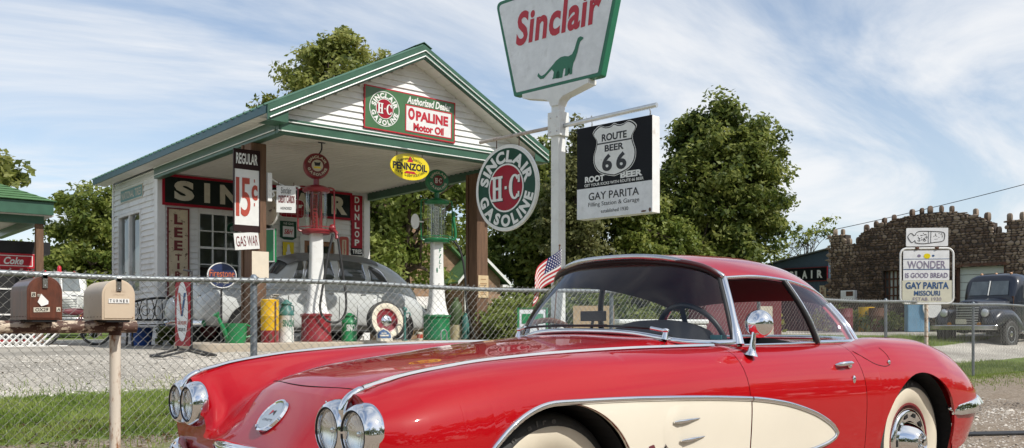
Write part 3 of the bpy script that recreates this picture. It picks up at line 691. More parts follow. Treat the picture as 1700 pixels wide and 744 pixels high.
# ------------------------------------------------------------------ signs on and around the station
def sign(name, label, cat, T, group=None): return thing(name, label, cat, mat=T, group=group)
def board(root, poly, t, mats, name='board', smooth=None, bevel=0):
    mb = MB(); mb.prism(poly, -t, 0, mi_side=1 if isinstance(mats, (list, tuple)) else None); return mb.build(name, mats, root, smooth, bevel)
def rect(w, h): return [(-w/2, -h/2), (w/2, -h/2), (w/2, h/2), (-w/2, h/2)]
def flat(root, poly, z, mat, name): mb = MB(); mb.add([(x, y, z) for x, y in poly], [tuple(range(len(poly)))]); return mb.build(name, mat, root)
def ring(root, outer, inner, z, mat, name):
    n = len(outer); mb = MB(); mb.add([(x, y, z) for x, y in outer] + [(x, y, z) for x, y in inner], [(i, (i + 1) % n, n + (i + 1) % n, n + i) for i in range(n)]); return mb.build(name, mat, root)
def hook(root, x, y0, y1, z=-.02):
    mb = MB(); mb.tube([(x, y0, z), (x, (y0 + y1) / 2, z + .006), (x, y1, z)], .006, 6); return mb.build('hanger', 'rust', root, 40)
# long name board over the front wall
r = sign('name_board', 'long dark green station name board with red border and cream letters across the front wall', 'sign', front((8.235, VF - .035, 3.66)))
M['sign_night'] = pm('blackened_green_enamel', (.006, .013, .012), .45, coat=.1, spec=.25, var=.4, vs=4, dirt=((.10, .09, .075), .12, 9, .1)); board(r, rect(4.25, .62), .03, ['sign_night', 'sign_red']); w_, h_ = 2.125, .31
mb = MB()
for a, b in (((-w_, h_ - .05), (w_, h_)), ((-w_, -h_), (w_, -h_ + .05)), ((-w_, -h_ + .05), (-w_ + .05, h_ - .05)), ((w_ - .05, -h_ + .05), (w_, h_ - .05))): mb.box((*a, .0), (*b, .012))
mb.build('border', 'sign_red', r)
for ch, x in zip('SINCLAIR', (-1.69, -1.225, -.757, -.22, .34, .90, 1.36, 1.80)): mb = MB(); text(mb, ch, x, .0, .12 if ch == 'I' else .40, .40, .006, bold=.055); mb.build('letter', 'letter_cream', r)
# vertical tyre boards
r = sign('tyre_sign', 'tall rusty cream tyre sign with maroon letters at the left of the front wall', 'sign', front((6.43, VF - .03, 2.42)))
board(r, rect(.44, 1.78), .025, ['sign_cream', 'letter_maroon']); mb = MB()
for a, b in (((-.22, .86), (.22, .89)), ((-.22, -.89), (.22, -.86)), ((-.22, -.86), (-.19, .86)), ((.19, -.86), (.22, .86))): mb.box((*a, 0), (*b, .008))
mb.build('border', 'letter_maroon', r); mb = MB()
for ch, y in zip('LEE', (.66, .40, .14)): text(mb, ch, 0, y, .17, .20, bold=.045)
for ch, y in zip('TIRES', (-.10, -.27, -.44, -.61, -.77)): text(mb, ch, 0, y, .05 if ch == 'I' else .13, .125, bold=.03)
mb.build('lettering', 'letter_maroon', r)
r = sign('tyre_sign', 'narrow bright red vertical tyre sign at the right end of the front wall', 'sign', front((10.49, VF - .03, 3.25)))
board(r, rect(.29, 1.36), .02, ['sign_red', 'sign_black']); flat(r, [(-.145, -.68), (.145, -.68), (.145, -.52), (-.145, -.52)], .003, 'sign_black', 'lower_panel'); mb = MB()
for i, ch in enumerate('DUNLOP'): text(mb, ch, 0, .58 - i * .195, .12, .145, bold=.035)
text(mb, 'TIRES', 0, -.60, .25, .10, .006, bold=.03); mb.build('lettering', 'letter_white', r)
r = sign('tyre_sign', 'small faded teal tyre sign high on the left side wall', 'sign', left((U0 - .03, 19.75, 3.74)))
board(r, rect(1.45, .28), .02, ['sign_teal', 'letter_cream']); ring(r, rect(1.45, .28), rect(1.41, .24), .003, 'letter_cream', 'border'); mb = MB(); text(mb, 'NATIONAL TIRES', 0, 0, 1.28, .16, bold=.02); mb.build('lettering', 'letter_cream', r)
# gable dealer sign
T = front((8.345, VG - .045, 4.475)); T = T @ Matrix.Rotation(R(-.8), 4, 'Z')
r = sign('dealer_sign', 'green and white motor oil dealer sign on the white gable', 'sign', T)
board(r, rect(1.80, .70), .03, ['sign_green', 'sign_red']); M['sign_leaf'] = pm('leaf_green_enamel', (.055, .15, .055), .35, coat=.3, var=.12, vs=4)
flat(r, rect(1.80, .70), .002, 'sign_leaf', 'field'); ring(r, rect(1.80, .70), rect(1.76, .66), .005, 'letter_red', 'border')
flat(r, [(-.12, -.29), (.83, -.29), (.83, .16), (-.12, .16)], .005, 'sign_white', 'panel'); ring(r, [(-.12, -.29), (.83, -.29), (.83, .16), (-.12, .16)], [(-.10, -.27), (.81, -.27), (.81, .14), (-.10, .14)], .007, 'letter_red', 'panel_border')
mb = MB(); text(mb, 'Authorized Dealer', .36, .24, .90, .125, .006, bold=.03, shear=.25); mb.build('lettering', 'letter_white', r)
mb = MB(); text(mb, 'O', -.0, .015, .13, .20, .009, bold=.05); text(mb, 'PALINE', .42, -.0, .66, .165, .009, bold=.045); text(mb, 'Motor Oil', .35, -.19, .62, .13, .009, bold=.045); mb.build('lettering', 'letter_red', r)
def roundel(root, cx, cy, rad, z, ringmat, cmat, top, bottom, white_edge=True, hc=True, sx=1.):
    """ring with lettering round it, a white band and a coloured centre"""
    e = lambda q, n=48: ellipse(q * sx, q, n, cx, cy)
    if white_edge: flat(root, e(rad), z, 'letter_white', 'rim_band')
    flat(root, e(rad * .955), z + .002, ringmat, 'ring')
    flat(root, e(rad * .585), z + .004, 'letter_white', 'white_band'); flat(root, e(rad * .545), z + .006, cmat, 'centre')
    mb = MB(); arctext(mb, top, cx, cy, rad * .77, rad * .29, -82, 82, z + .005, bold=.05, sx=sx); mb.build('lettering', 'letter_white', root); mb = MB(); arctext(mb, bottom, cx, cy, rad * .77, rad * .29, 258, 102, z + .005, bold=.05, inside=True, sx=sx); mb.build('lettering', 'letter_white', root)
    if hc:
        mb = MB(); serif_HC(mb, cx + rad * .022, cy - rad * .022, rad * .96 * sx, rad * .60, z + .008, 0); mb.build('letter_shadow', 'letter_black', root)
        mb = MB(); serif_HC(mb, cx, cy, rad * .96 * sx, rad * .60, z + .010, 0); mb.build('centre_letters', 'letter_white', root)
roundel(r, -.52, .01, .285, .004, 'sign_leaf', 'sign_red', 'SINCLAIR', 'GASOLINE')
# hanging yellow oval under the front beam
r = sign('oil_sign', 'yellow oval motor oil sign hanging under the front beam of the canopy', 'sign', front((8.32, VG - .05, 3.605)))
board(r, ellipse(.385, .222), .02, ['sign_yellow', 'sign_yellow'], smooth=40); mb = MB(); text(mb, 'PENNZOIL', 0, .0, .68, .125, bold=.05); arctext(mb, 'Supreme Quality', 0, -.30, .44, .05, -32, 32, .004, bold=.01); arctext(mb, 'Safe Lubrication', 0, .36, .50, .055, 213, 147, .004, bold=.01, inside=True); mb.build('lettering', 'letter_black', r)
mb = MB(); mb.add([(x * .11, y * .11 + .0, .003) for x, y in ((-1.2, -1.05), (1.2, -1.05), (.75, -.75), (.6, .6), (.3, 1.1), (.12, 1.5), (-.12, 1.5), (-.3, 1.1), (-.6, .6), (-.75, -.75))], [tuple(range(10))]); mb.build('bell_emblem', 'letter_red', r); flat(r, rect(.70, .15), .0035, 'sign_yellow', 'word_field')
hook(r, -.25, .17, .24); hook(r, .25, .17, .24)
# price sign on the left post
r = sign('price_sign', 'tall price sign on the left timber post of the canopy', 'sign', front((5.83, 13.44, 3.06)) )
board(r, rect(.43, 1.28), .02, ['sign_white', 'sign_brown']); flat(r, [(-.215, .33), (.215, .33), (.215, .64), (-.215, .64)], .003, 'sign_brown', 'header'); flat(r, [(-.215, -.64), (.215, -.64), (.215, -.535), (-.215, -.535)], .003, 'sign_brown', 'footer')
mb = MB()
for a, b in (((-.215, -.64), (-.20, .64)), ((.20, -.64), (.215, .64)), ((-.20, .62), (.20, .64))): mb.box((*a, 0), (*b, .012))
mb.build('frame', 'sign_brown', r)
mb = MB(); text(mb, 'REGULAR', 0, .495, .35, .17, .005, bold=.03); mb.build('lettering', 'letter_white', r)
mb = MB(); text(mb, '1', -.15, -.10, .055, .60, .005, bold=.0); text(mb, '5', -.02, -.10, .155, .60, .005, bold=.012); text(mb, 'c', .125, -.02, .10, .24, .005, bold=.035); mb.box((.115, .14, .004), (.13, .19, .006)); mb.box((.115, -.23, .004), (.13, -.18, .006)); mb.build('price', 'letter_brick', r)
r = sign('notice_board', 'white hand-painted board with maroon words under the price sign', 'sign', front((5.83, 13.44, 2.28)) @ Matrix.Rotation(R(6), 4, 'Z'))
board(r, rect(.40, .26), .012, ['sign_white', 'sign_white']); mb = MB(); text(mb, 'GAS', -.095, 0, .16, .16, bold=.0); text(mb, 'WAR', .095, 0, .17, .16, bold=.0); mb.build('lettering', 'letter_maroon', r)
r = sign('paper_notice', 'faded paper notice on the left timber post of the canopy', 'notice', front((6.06, 13.455, 1.92)))
board(r, rect(.28, .42), .004, [pm('bleached_notice', (.70, .62, .50), .8, var=.08, vs=5, dirt=((.55, .36, .2), .3, 6, .25))] * 2)
r = sign('paper_notice', 'yellowed printed notice on the right timber post of the canopy', 'notice', front((10.51, 13.455, 1.70)))
board(r, rect(.24, .42), .004, ['paper', 'paper']); mb = MB()
for y, w2 in ((.13, .12), (.05, .16), (.02, .14), (-.08, .10), (-.12, .15), (-.15, .12)): mb.box((-w2/2, y, .002), (w2/2, y + .012, .0035))
mb.build('printing', pm('brown_print', (.32, .16, .07), .8), r)
# scroll bracket with hanging boards right of the left post
r = sign('sign_bracket', 'white wrought scroll bracket on the left timber post', 'bracket', front((6.17, 13.42, 3.18)))
mb = MB(); mb.box((0, -.25, -.06), (.07, .20, .0)); mb.tube([(.06, -.08, -.03), (.50, -.02, -.03)], .012, 8); mb.tube(catmull([(.06, .12, -.03), (.18, .06, -.03), (.38, .0, -.03), (.47, .04, -.03), (.53, .03, -.03)], 5), .008, 6); mb.tube(catmull([(.06, -.06, -.03), (.12, -.14, -.03), (.07, -.18, -.03)], 6), .012, 6); mb.ell((.55, .02, -.03), (.022, .022, .022), 8, 6)
mb.build('bracket_arm', 'white', r, 40)
r = sign('credit_sign', 'small white credit sign hanging from the scroll bracket', 'sign', frame((6.46, 13.38, 2.98), (.93, -.36, 0)))
board(r, rect(.30, .43), .015, ['sign_white', 'sign_black']); mb = MB(); text(mb, 'Sinclair', 0, .14, .16, .10, bold=.0); mb.build('script', 'letter_black', r); mb = MB(); text(mb, 'HONORED', 0, -.145, .17, .045); mb.build('lettering', 'letter_black', r)
mb = MB(); text(mb, 'CREDIT', -.065, .0, .12, .12, bold=.03); text(mb, 'CARDS', .068, .0, .125, .12, bold=.03); mb.build('words', 'letter_maroon', r); hook(r, -.12, .21, .27, -.01); hook(r, .12, .21, .27, -.01)
r = sign('round_sign', 'cream round sign seen edge-on beside the left post', 'sign', frame((6.33, 13.66, 2.80), (.80, .60, 0)) @ Matrix.Rotation(R(68), 4, 'Y'))
board(r, ellipse(.2, .22), .04, ['sign_cream', 'letter_white'], smooth=40); flat(r, ellipse(.16, .18), .003, 'sign_brown', 'face'); ring(r, ellipse(.15, .17), ellipse(.12, .14), .005, 'letter_red', 'band')
# small signs on the front wall
def small(name, label, cx, cz, poly, m1, m2, y=VF - .03): r = sign(name, label, 'sign', front((cx, y, cz))); board(r, poly, .018, [m1, m2]); return r
r = small('soda_sign', 'red soda sign with white script below the station name board', 8.86, 3.50, rrect(.62, .42, .10), 'sign_red', 'letter_white', VF - .06)
ring(r, rrect(.62, .42, .10), rrect(.585, .385, .09), .003, 'letter_white', 'border'); mb = MB(); text(mb, 'Dr Pepper', .02, .05, .50, .13, bold=.05, shear=.25, slope=.05); mb.build('lettering', 'letter_white', r)
mb = MB()
for i in range(5): mb.box((-.24 + i * .12, -.19, .003), (-.238 + i * .12, .19, .0038))
for i in range(3): mb.box((-.29, -.13 + i * .11, .003), (.29, -.128 + i * .11, .0038))
mb.build('grid_lines', 'letter_white', r)
r = small('stamps_sign', 'green shield-shaped trading stamps sign on the front wall', 8.80, 3.02, [(-.19, -.15), (-.1, -.20), (.1, -.20), (.19, -.15), (.19, .20), (-.19, .20)], 'sign_green', 'letter_green')
flat(r, [(-.13, -.14), (.13, -.14), (.13, .09), (-.13, .09)], .003, 'sign_grey', 'panel'); mb = MB(); text(mb, 'S&H', 0, -.025, .20, .11, .006, bold=.02, shear=.3); mb.build('lettering', 'letter_red', r); mb = MB(); text(mb, 'WE GIVE', 0, .145, .24, .05, .006); mb.build('words', 'letter_white', r)
r = small('spark_plug_sign', 'yellow spark plug sign on the front wall below the trading stamps sign', 8.80, 2.54, rect(.26, .46), 'sign_yellow', 'sign_blue')
flat(r, [(-.13, -.23), (.13, -.23), (.13, -.12), (-.13, -.12)], .003, 'sign_blue', 'lower_panel'); mb = MB(); mb.add([(x, y, .005) for x, y in ((-.02, -.14), (.02, -.14), (.025, -.06), (.055, -.05), (.055, .01), (.035, .02), (.035, .10), (.018, .18), (-.018, .18), (-.035, .10), (-.035, .02), (-.055, .01), (-.055, -.05), (-.025, -.06))], [tuple(range(14))]); mb.build('plug_picture', 'sign_grey', r)
r = small('thermometer_sign', 'pink and cream wall thermometer left of the red tyre sign', 10.16, 2.72, rrect(.24, .50, .06), 'letter_brick', 'maroon')
flat(r, rrect(.11, .36, .03), .003, 'sign_cream', 'scale'); mb = MB(); mb.box((-.008, -.15, .004), (.008, .15, .008)); mb.build('tube', 'letter_red', r)
r = sign('green_wall_sign', 'narrow green sign standing out from the wall right of the left post', 'sign', frame((6.42, 13.95, 2.28), (.55, -.83, 0)))
board(r, rect(.24, .55), .05, ['can_green', 'can_green']); ring(r, rect(.24, .55), rect(.20, .51), .003, 'letter_white', 'border')
r = small('window_poster', 'round green and white poster inside the front window', 7.62, 2.98, ellipse(.15, .15, 24), 'letter_white', 'letter_white', VF + .12); ring(r, ellipse(.13, .13, 24), ellipse(.07, .07, 24), .003, 'letter_green', 'ring')
# round navy sign standing in front of the wall
r = sign('tyre_oval', 'round navy tyre sign with orange letters in front of the station window', 'sign', front((5.56, 13.75, 1.75)))
board(r, ellipse(.235, .20), .02, ['sign_blue', 'letter_white'], smooth=40); ring(r, ellipse(.235, .20), ellipse(.222, .187), .003, 'letter_white', 'border'); mb = MB(); text(mb, 'Firestone', 0, .03, .40, .11, bold=.0); mb.build('lettering', 'letter_orange', r); mb = MB(); text(mb, 'TIRES', 0, -.09, .22, .065, bold=.02); mb.build('words', 'letter_cream', r)
mb = MB(); mb.tube([(0, -.19, -.03), (0, -1.05, -.03)], .018, 8); mb.box((-.14, -1.07, -.17), (.14, -1.045, .11)); mb.build('stand', 'iron', r, 40)

# ------------------------------------------------------------------ tall pole with the three signs
PX, PY = 8.763, 9.485; pz = gz(PX, PY)
ax = Vector((.1116, -.9935, 0)).normalized(); nrm = ax.cross(Vector((0, 0, 1)))     # sign axis (towards the road) and face normal (towards the left)
pole = thing('sign_pole', 'square white steel pole carrying the tall trapezoid sign and a cross arm', 'sign pole', mat=frame((PX, PY, pz), ax))
mb = MB(); mb.box((-.075, -.1, -.075), (.075, 3.66 - pz, .075)); mb.build('post', 'white', pole, bevel=.008)
mb = MB(); mb.box((-.115, 3.66 - pz, -.1), (.115, 4.0 - pz, .1)); mb.box((-.07, 4.0 - pz, -.07), (.07, 4.14 - pz, .07)); mb.build('sleeve', 'white', pole, bevel=.006)
mb = MB(); P = [(-.07, 4.09), (.07, 4.09), (.10, 4.16), (.16, 4.20), (.62, 4.30), (.62, 4.36), (-.62, 4.36), (-.62, 4.30), (-.16, 4.20), (-.10, 4.16)]
mb.prism([(x, y - pz) for x, y in P], -.09, .09); mb.build('yoke', 'white', pole)
mb = MB(); mb.tube([(-.117, 3.81 - pz, 0), (-1.60, 3.80 - pz, 0)], .026, 10); mb.build('arm', pm('rust_streaked_pipe', (.52, .45, .40), .6, var=.2, vs=8, dirt=((.2, .09, .05), .42, 9, .2)), pole, 40)
mb = MB(); mb.tube([(.117, 3.80 - pz, 0), (1.69, 3.83 - pz, 0)], .032, 10); mb.build('arm', 'alu', pole, 40)
mb = MB(); mb.box((-.135, 3.70 - pz, -.06), (-.117, 3.95 - pz, .06)); mb.build('arm_plate', 'rust', pole)
mb = MB()
for y in (3.72, 3.92):
    for x in (-.06, .06): mb.ell((x, y - pz, .102), (.012, .012, .008), 8, 5)
mb.build('bolts', 'chrome_old', pole)
# trapezoid sign
r = thing('trapezoid_sign', 'tall white trapezoid sign with green edge, red script and dinosaur emblem', 'sign', mat=frame((PX, PY, 4.36), ax))
def trap(ins=0, rad=.13, kx=.965):
    P = [(-.845 + ins * .9, ins), (.845 - ins * .9, ins), (1.245 - ins * 1.25, 1.49 - ins), (-1.245 + ins * 1.25, 1.49 - ins)]; out = []; P = [(x * kx, y) for x, y in P]
    for i, p in enumerate(P):
        p = Vector(p); a = (Vector(P[i - 1]) - p).normalized(); b = (Vector(P[(i + 1) % 4]) - p).normalized(); rr = max(.01, rad if i > 1 else rad * .25)
        for k in range(7): t = k / 6; q0 = p + a * rr; q1 = p + b * rr; out.append(tuple(q0 * (1 - t)**2 + p * 2 * t * (1 - t) + q1 * t * t))
    return out
mb = MB(); mb.prism(trap(), -.06, .06); mb.build('cabinet', 'letter_green', r, bevel=.01)
flat(r, trap(.055, .09), .0625, 'sign_grey', 'face'); o = flat(r, trap(.055, .09), 0, 'sign_grey', 'rear_face'); o.location.z = -.0625; o.rotation_euler = (0, PI, 0)
mb = MB(); text(mb, 'Sinclair', .03, .98, 1.60, .50, .066, bold=.03, shear=.15, spacing=1.06); mb.build('lettering', 'letter_red', r)
DINO = [(-.46, .13), (-.40, .07), (-.33, .065), (-.25, .12), (-.16, .18), (-.12, .13), (-.135, .055), (-.155, .02), (-.08, .02), (-.065, .10), (-.03, .14), (.0, .09), (-.01, .035), (-.03, .01), (.05, .01), (.06, .07), (.08, .14), (.11, .14), (.105, .06), (.09, .02), (.15, .02), (.165, .09), (.18, .14), (.205, .12), (.20, .05), (.19, .025), (.245, .025), (.25, .11), (.27, .19), (.31, .25), (.345, .33), (.375, .43), (.40, .49), (.445, .515), (.465, .53), (.455, .55), (.405, .575), (.36, .56), (.325, .49), (.29, .40), (.245, .335), (.17, .315), (.10, .335), (.02, .335), (-.07, .30), (-.15, .24), (-.22, .19), (-.30, .135), (-.37, .115), (-.41, .14), (-.44, .18)]
bm = bmesh.new(); vs = [bm.verts.new((x * .93 + .085, y * .90 + .10, .066)) for x, y in DINO]; f = bm.faces.new(vs); bmesh.ops.triangulate(bm, faces=[f]); me = bpy.data.meshes.new('emblem'); bm.to_mesh(me); bm.free(); me.materials.append(M['letter_green']); o = bpy.data.objects.new('dinosaur_emblem', me); COL.objects.link(o); o.parent = r
# round sign on the far arm
r = thing('round_gasoline_sign', 'large round green and red gasoline sign hanging from the pole arm', 'sign', mat=frame(Vector((PX, PY, 3.035)) - ax * 1.02, ax))
mb = MB(); mb.lathe([(0, -.022), (.63, -.022), (.645, -.026), (.652, -.01), (.652, .012), (.645, .022), (.632, .018), (.0, .016)], 56); mb.build('disc', 'letter_white', r, 40)
roundel(r, 0, 0, .625, .019, 'sign_green', 'sign_red', 'SINCLAIR', 'GASOLINE'); flat(r, ellipse(.63, .63, 48)[::-1], -.028, 'sign_green', 'rear_face')
for x in (-.22, .25):
    mb = MB(); y0 = math.sqrt(.652**2 - x * x); mb.tube([(x, y0 - .02, 0), (x + .012, (y0 + .765) / 2, .01), (x, .775, 0)], .007, 6); mb.build('hanger', 'rust', r, 40)
# square sign on the near arm
r = thing('root_beer_sign', 'square black and white root beer sign with a highway shield hanging from the pole arm', 'sign', mat=frame(Vector((PX, PY, 3.08)) + ax * .985, ax))
S = .635
mb = MB(); mb.box((-S, -S, -.17), (S, S, 0)); mb.build('cabinet', 'white', r, bevel=.005)
flat(r, [(-S, -S), (S, -S), (S, -S + .42), (-S, -S + .42)], .003, 'sign_grey', 'lower_panel'); flat(r, [(-S, -S + .42), (S, -S + .42), (S, S), (-S, S)], .003, 'sign_black', 'upper_panel')
def shield(k): 
    Q = [(0, -.40), (.13, -.37), (.28, -.31), (.37, -.19), (.385, -.04), (.34, .10), (.33, .21), (.40, .34), (.28, .44), (.17, .405), (.07, .405), (0, .44)]
    Q = Q + [(-x, y) for x, y in Q[::-1][1:-1]]; D = [tuple(v)[:2] for v in catmull([(x, y, 0) for x, y in Q + Q[:1]], 3)][:-1]; return [(x * k + .02, y * k * .92 + .245) for x, y in D]
for k, mt, z in ((.93, 'letter_white', .006), (.905, 'sign_black', .008), (.87, 'letter_white', .010)): 
    mb = MB(); q = shield(k); mb.add([(x, y, z) for x, y in q] + [(.02, .245, z)], [(i, (i + 1) % len(q), len(q)) for i in range(len(q))]); mb.build('shield', mt, r)
mb = MB(); mb.box((-.27, .36, .010), (.31, .378, .0115)); text(mb, 'ROUTE', .02, .445, .42, .10, .012, bold=.03); text(mb, 'BEER', .02, .295, .32, .09, .012, bold=.03); text(mb, '6', -.10, .10, .17, .235, .012, bold=.04); text(mb, '6', .14, .10, .17, .235, .012, bold=.04); mb.build('lettering', 'letter_black', r)
mb = MB(); text(mb, 'ROOT', -.32, -.095, .34, .085, .006, bold=.05); mb.build('drink_name', 'letter_white', r); mb = MB(); text(mb, 'BEER', .30, -.095, .36, .085, .006, bold=.05); mb.build('drink_name', 'letter_white', r); mb = MB(); text(mb, 'GET YOUR KICKS WITH ROUTE 66 BEER', 0, -.175, 1.0, .04, .006, bold=.02); mb.build('slogan', 'letter_white', r)
mb = MB(); text(mb, 'GAY PARITA', 0, -.335, .85, .105, .006, bold=.01); mb.build('words', 'letter_black', r); mb = MB(); text(mb, 'Filling Station & Garage', 0, -.455, .86, .075, .006, bold=.0); text(mb, 'established 1930', .02, -.55, .46, .05, .006, bold=.0); mb.build('words', 'letter_black', r)
mb = MB(); mb.ell((.50, -.61, .006), (.045, .012, .004), 8, 5); mb.ell((.60, -.60, .006), (.02, .03, .004), 8, 5); mb.build('chips', 'rust', r)
for x in (-.45, .53): mb = MB(); mb.tube(catmull([(x, S - .02, -.08), (x + .02, S + .06, -.08), (x, S + .12, -.08), (x + .01, S + .17, -.08)], 4), .009, 6); mb.build('hanger', 'alu', r, 40)
# ------------------------------------------------------------------ visible-cylinder petrol pumps
ZI = .70
def pump(name, label, x, y, col, body, facing, dark_base):
    t = thing(name, label, 'fuel pump', (x, y, ZI), facing)
    mb = MB(); mb.lathe([(0, 0), (.255, 0), (.26, .02), (.245, .06), (.24, .40), (.262, .42), (.262, .45), (.20, .47), (0, .47)], 28); mb.build('base', col, t, 35)
    # square tapered column with rounded corners
    rows = []
    for z, h in ((.46, .19), (.52, .165), (.70, .135), (1.0, .115), (1.4, .103), (1.80, .10)):
        rows.append([(px_, py_, z) for px_, py_ in rrect(2 * h, 2 * h, h * .35, 3)])
    mb = MB(); mb.grid(rows, wrap=True); mb.build('column', body, t, 40)
    mb = MB(); mb.lathe([(0, 1.78), (.22, 1.78), (.235, 1.80), (.235, 1.84), (.20, 1.86), (0, 1.86)], 28); mb.build('lower_cap', col, t, 40); mb = MB(); mb.lathe([(.0, 2.47), (.20, 2.47), (.225, 2.49), (.23, 2.53), (.17, 2.57), (.05, 2.60), (.045, 2.70), (.07, 2.72), (.0, 2.72)], 28); mb.build('upper_cap', col, t, 40)
    mb = MB(); mb.lathe([(.178, 1.86), (.178, 2.47)], 32); mb.build('glass_cylinder', 'cyl_glass', t, 60)
    mb = MB()
    for k in range(4): a = PI / 4 + k * PI / 2; mb.tube([(.10 * math.cos(a), .10 * math.sin(a), 1.86), (.10 * math.cos(a), .10 * math.sin(a), 2.47)], .014, 8)
    mb.tube([(0, 0, 1.86), (0, 0, 2.44)], .03, 10)
    for k in range(9): z = 1.93 + k * .06; mb.box((-.075, -.13, z), (-.01, -.125, z + .018))
    mb.build('gauge_rods', 'chrome_old' if dark_base else col, t, 40)
    mb = MB()
    for s in (-1, 1):
        mb.tube(catmull([(s * .20, 0, 1.82), (s * .29, 0, 1.84), (s * .30, 0, 1.95), (s * .30, 0, 2.45), (s * .28, 0, 2.55), (s * .16, 0, 2.56)], 5), .014, 8)
    mb.tube([(.30 * math.cos(a * PI / 16), .30 * math.sin(a * PI / 16), 1.88) for a in range(33)], .008, 6)
    mb.build('guard_frame', col, t, 40)
    # globe
    g = MB(); T = Matrix.Translation((0, 0, 2.905)) @ AX_Y
    g.lathe([(0, -.09), (.17, -.09), (.205, -.07), (.215, -.03), (.215, .03), (.205, .07), (.17, .09), (0, .09)], 36, 0, T); go_ = g.build('globe', col, t, 50)
    return t, go_
fA = R(-16)
t, g = pump('fuel_pump', 'tall red visible-cylinder fuel pump with white column and black hose', 7.104, 13.6, 'pump_red', 'white', fA, False)
def face_meshes(g, parts):
    T = front((0, -.0915, 2.905))
    for name, mat, fn in parts:
        mb = MB(); fn(mb); mb.v = [tuple(T @ Vector(v)) for v in mb.v]; mb.build(name, mat, g)
def fdisc(r, z): return lambda mb: mb.add([(x, y, z) for x, y in ellipse(r, r, 32)], [tuple(range(32))])
def fring(mb, top='SINCLAIR', bot='GASOLINE', r=.145, h=.042): arctext(mb, top, 0, 0, r, h, -75, 75, .004, bold=.05)
def fring2(mb, bot='GASOLINE', r=.145, h=.042): arctext(mb, bot, 0, 0, r, h, 255, 105, .004, bold=.05, inside=True)
face_meshes(g, [('face_ring', 'letter_maroon', fdisc(.185, .001)), ('face_centre', 'letter_cream', fdisc(.095, .002)), ('lettering', 'letter_cream', fring), ('lettering', 'letter_cream', fring2),
    ('emblem', 'letter_black', lambda mb: mb.add([(x, y, .004) for x, y in ((-.055, .06), (-.04, -.005), (.04, -.005), (.055, .06), (.02, .05), (-.02, .05))], [tuple(range(6))])),
    ('ribbon', 'sign_yellow', lambda mb: mb.add([(x, y, .004) for x, y in ((-.06, -.05), (.06, -.05), (.05, -.015), (-.05, -.015))], [(0, 1, 2, 3)]))])
mb = MB(); mb.tube(catmull([(.24, -.10, 1.86), (.30, -.16, 1.80), (.30, -.20, 1.70)], 4), .03, 8); mb.ell((.25, -.08, 1.88), (.06, .06, .07), 10, 8); mb.build('nozzle_fitting', 'pump_red', t, 50)
mb = MB(); mb.tube(catmull([(.24, -.17, 1.78), (.14, -.22, 1.35), (.03, -.30, .80), (.00, -.32, .52), (.10, -.33, .35), (.28, -.33, .32), (.40, -.32, .45), (.43, -.30, .70), (.38, -.24, 1.2), (.31, -.19, 1.78)], 8), .02, 8); mb.build('hose', 'rubber', t, 50)
mb = MB(); mb.tube(catmull([(0, 0, 3.08), (.05, .0, 3.12), (.09, 0, 3.20), (.09, 0, 3.30)], 4), .012, 6); mb.box((.03, -.03, 3.30), (.15, .03, 3.325)); mb.build('globe_lamp_hook', 'iron', t, 50)
t, g = pump('fuel_pump', 'tall green visible-cylinder fuel pump with white column standing near the right timber post', 9.538, 13.6, 'pump_green', 'white', fA, True)
face_meshes(g, [('face_ring', 'letter_green', fdisc(.185, .001)), ('face_centre', 'letter_maroon', fdisc(.095, .002)), ('lettering', 'letter_cream', fring), ('lettering', 'letter_cream', fring2), ('centre_letters', 'letter_white', lambda mb: serif_HC(mb, 0, 0, .13, .09, .004, 0))])
mb = MB(); mb.tube(catmull([(.20, -.08, 1.86), (.30, -.10, 1.84), (.33, -.10, 1.95), (.29, -.08, 2.25)], 4), .028, 8); mb.ell((.31, -.06, 2.28), (.035, .035, .09), 8, 8); mb.build('nozzle_fitting', 'pump_green', t, 50)
mb = MB(); mb.tube(catmull([(.28, -.10, 1.84), (.42, -.12, 1.62), (.50, -.14, 1.2), (.52, -.16, .7), (.60, -.18, .25), (.70, -.2, .02)], 8), .02, 8); mb.build('hose', 'rubber', t, 50)
mb = MB(); mb.tube([(-.26, -.02, 2.15), (-.34, -.02, 2.15)], .015, 6); T = front((-.42, -.03, 2.15)); mb.prism([(x * .95, y) for x, y in ellipse(.085, .14, 14)] , -.012, 0, 0, T); mb.build('white_tag', 'white', t)
mb = MB(); T = front((.03, -.106, 1.35))
for i, ch in enumerate('FILL'): text(mb, ch, -.0, .28 - i * .10, .05, .075, .0, bold=.0, T=T, shear=.2)
mb.ell((-.03, -.108, 1.27), (.015, .01, .05), 8, 6); mb.build('side_lettering', 'letter_green', t)

# ------------------------------------------------------------------ cans, drum and the rest on the island
def at_v(px, v, dv=0):
    k = (px - 850) / 1500; Z = v / (.768 - .640 * k); return Z * (.640 + .768 * k)
r = thing('oil_drum', 'narrow yellow drum with a rust red lower band behind the fence post on the island', 'drum', (at_v(448, 13.25), 13.25, ZI))
mb = MB(); mb.lathe([(0, .0), (.135, .0), (.138, .17), (.138, .19), (.138, .40), (.142, .41), (.138, .42), (.138, .64), (.142, .66), (.13, .67), (0, .665)], 24, mis=[1, 1, 1, 0, 0, 0, 0, 0, 0, 0]); mb.build('drum_body', ['can_yellow', 'pump_red'], r, 40); mb = MB(); mb.box((.015, -.146, .0), (.04, -.139, .64)); mb.ell((-.05, -.138, .09), (.03, .006, .05), 8, 6); mb.build('strap', 'rust', r)
mb = MB()
for i in range(7): a = i * .9; mb.box((-.09 + .02 * i, -.08 + .015 * (i % 3), .67 + .012 * i), (.03 + .02 * i, .05 + .01 * (i % 2), .682 + .012 * i), 0, Matrix.Rotation(.3 * math.sin(a), 4, 'Z'))
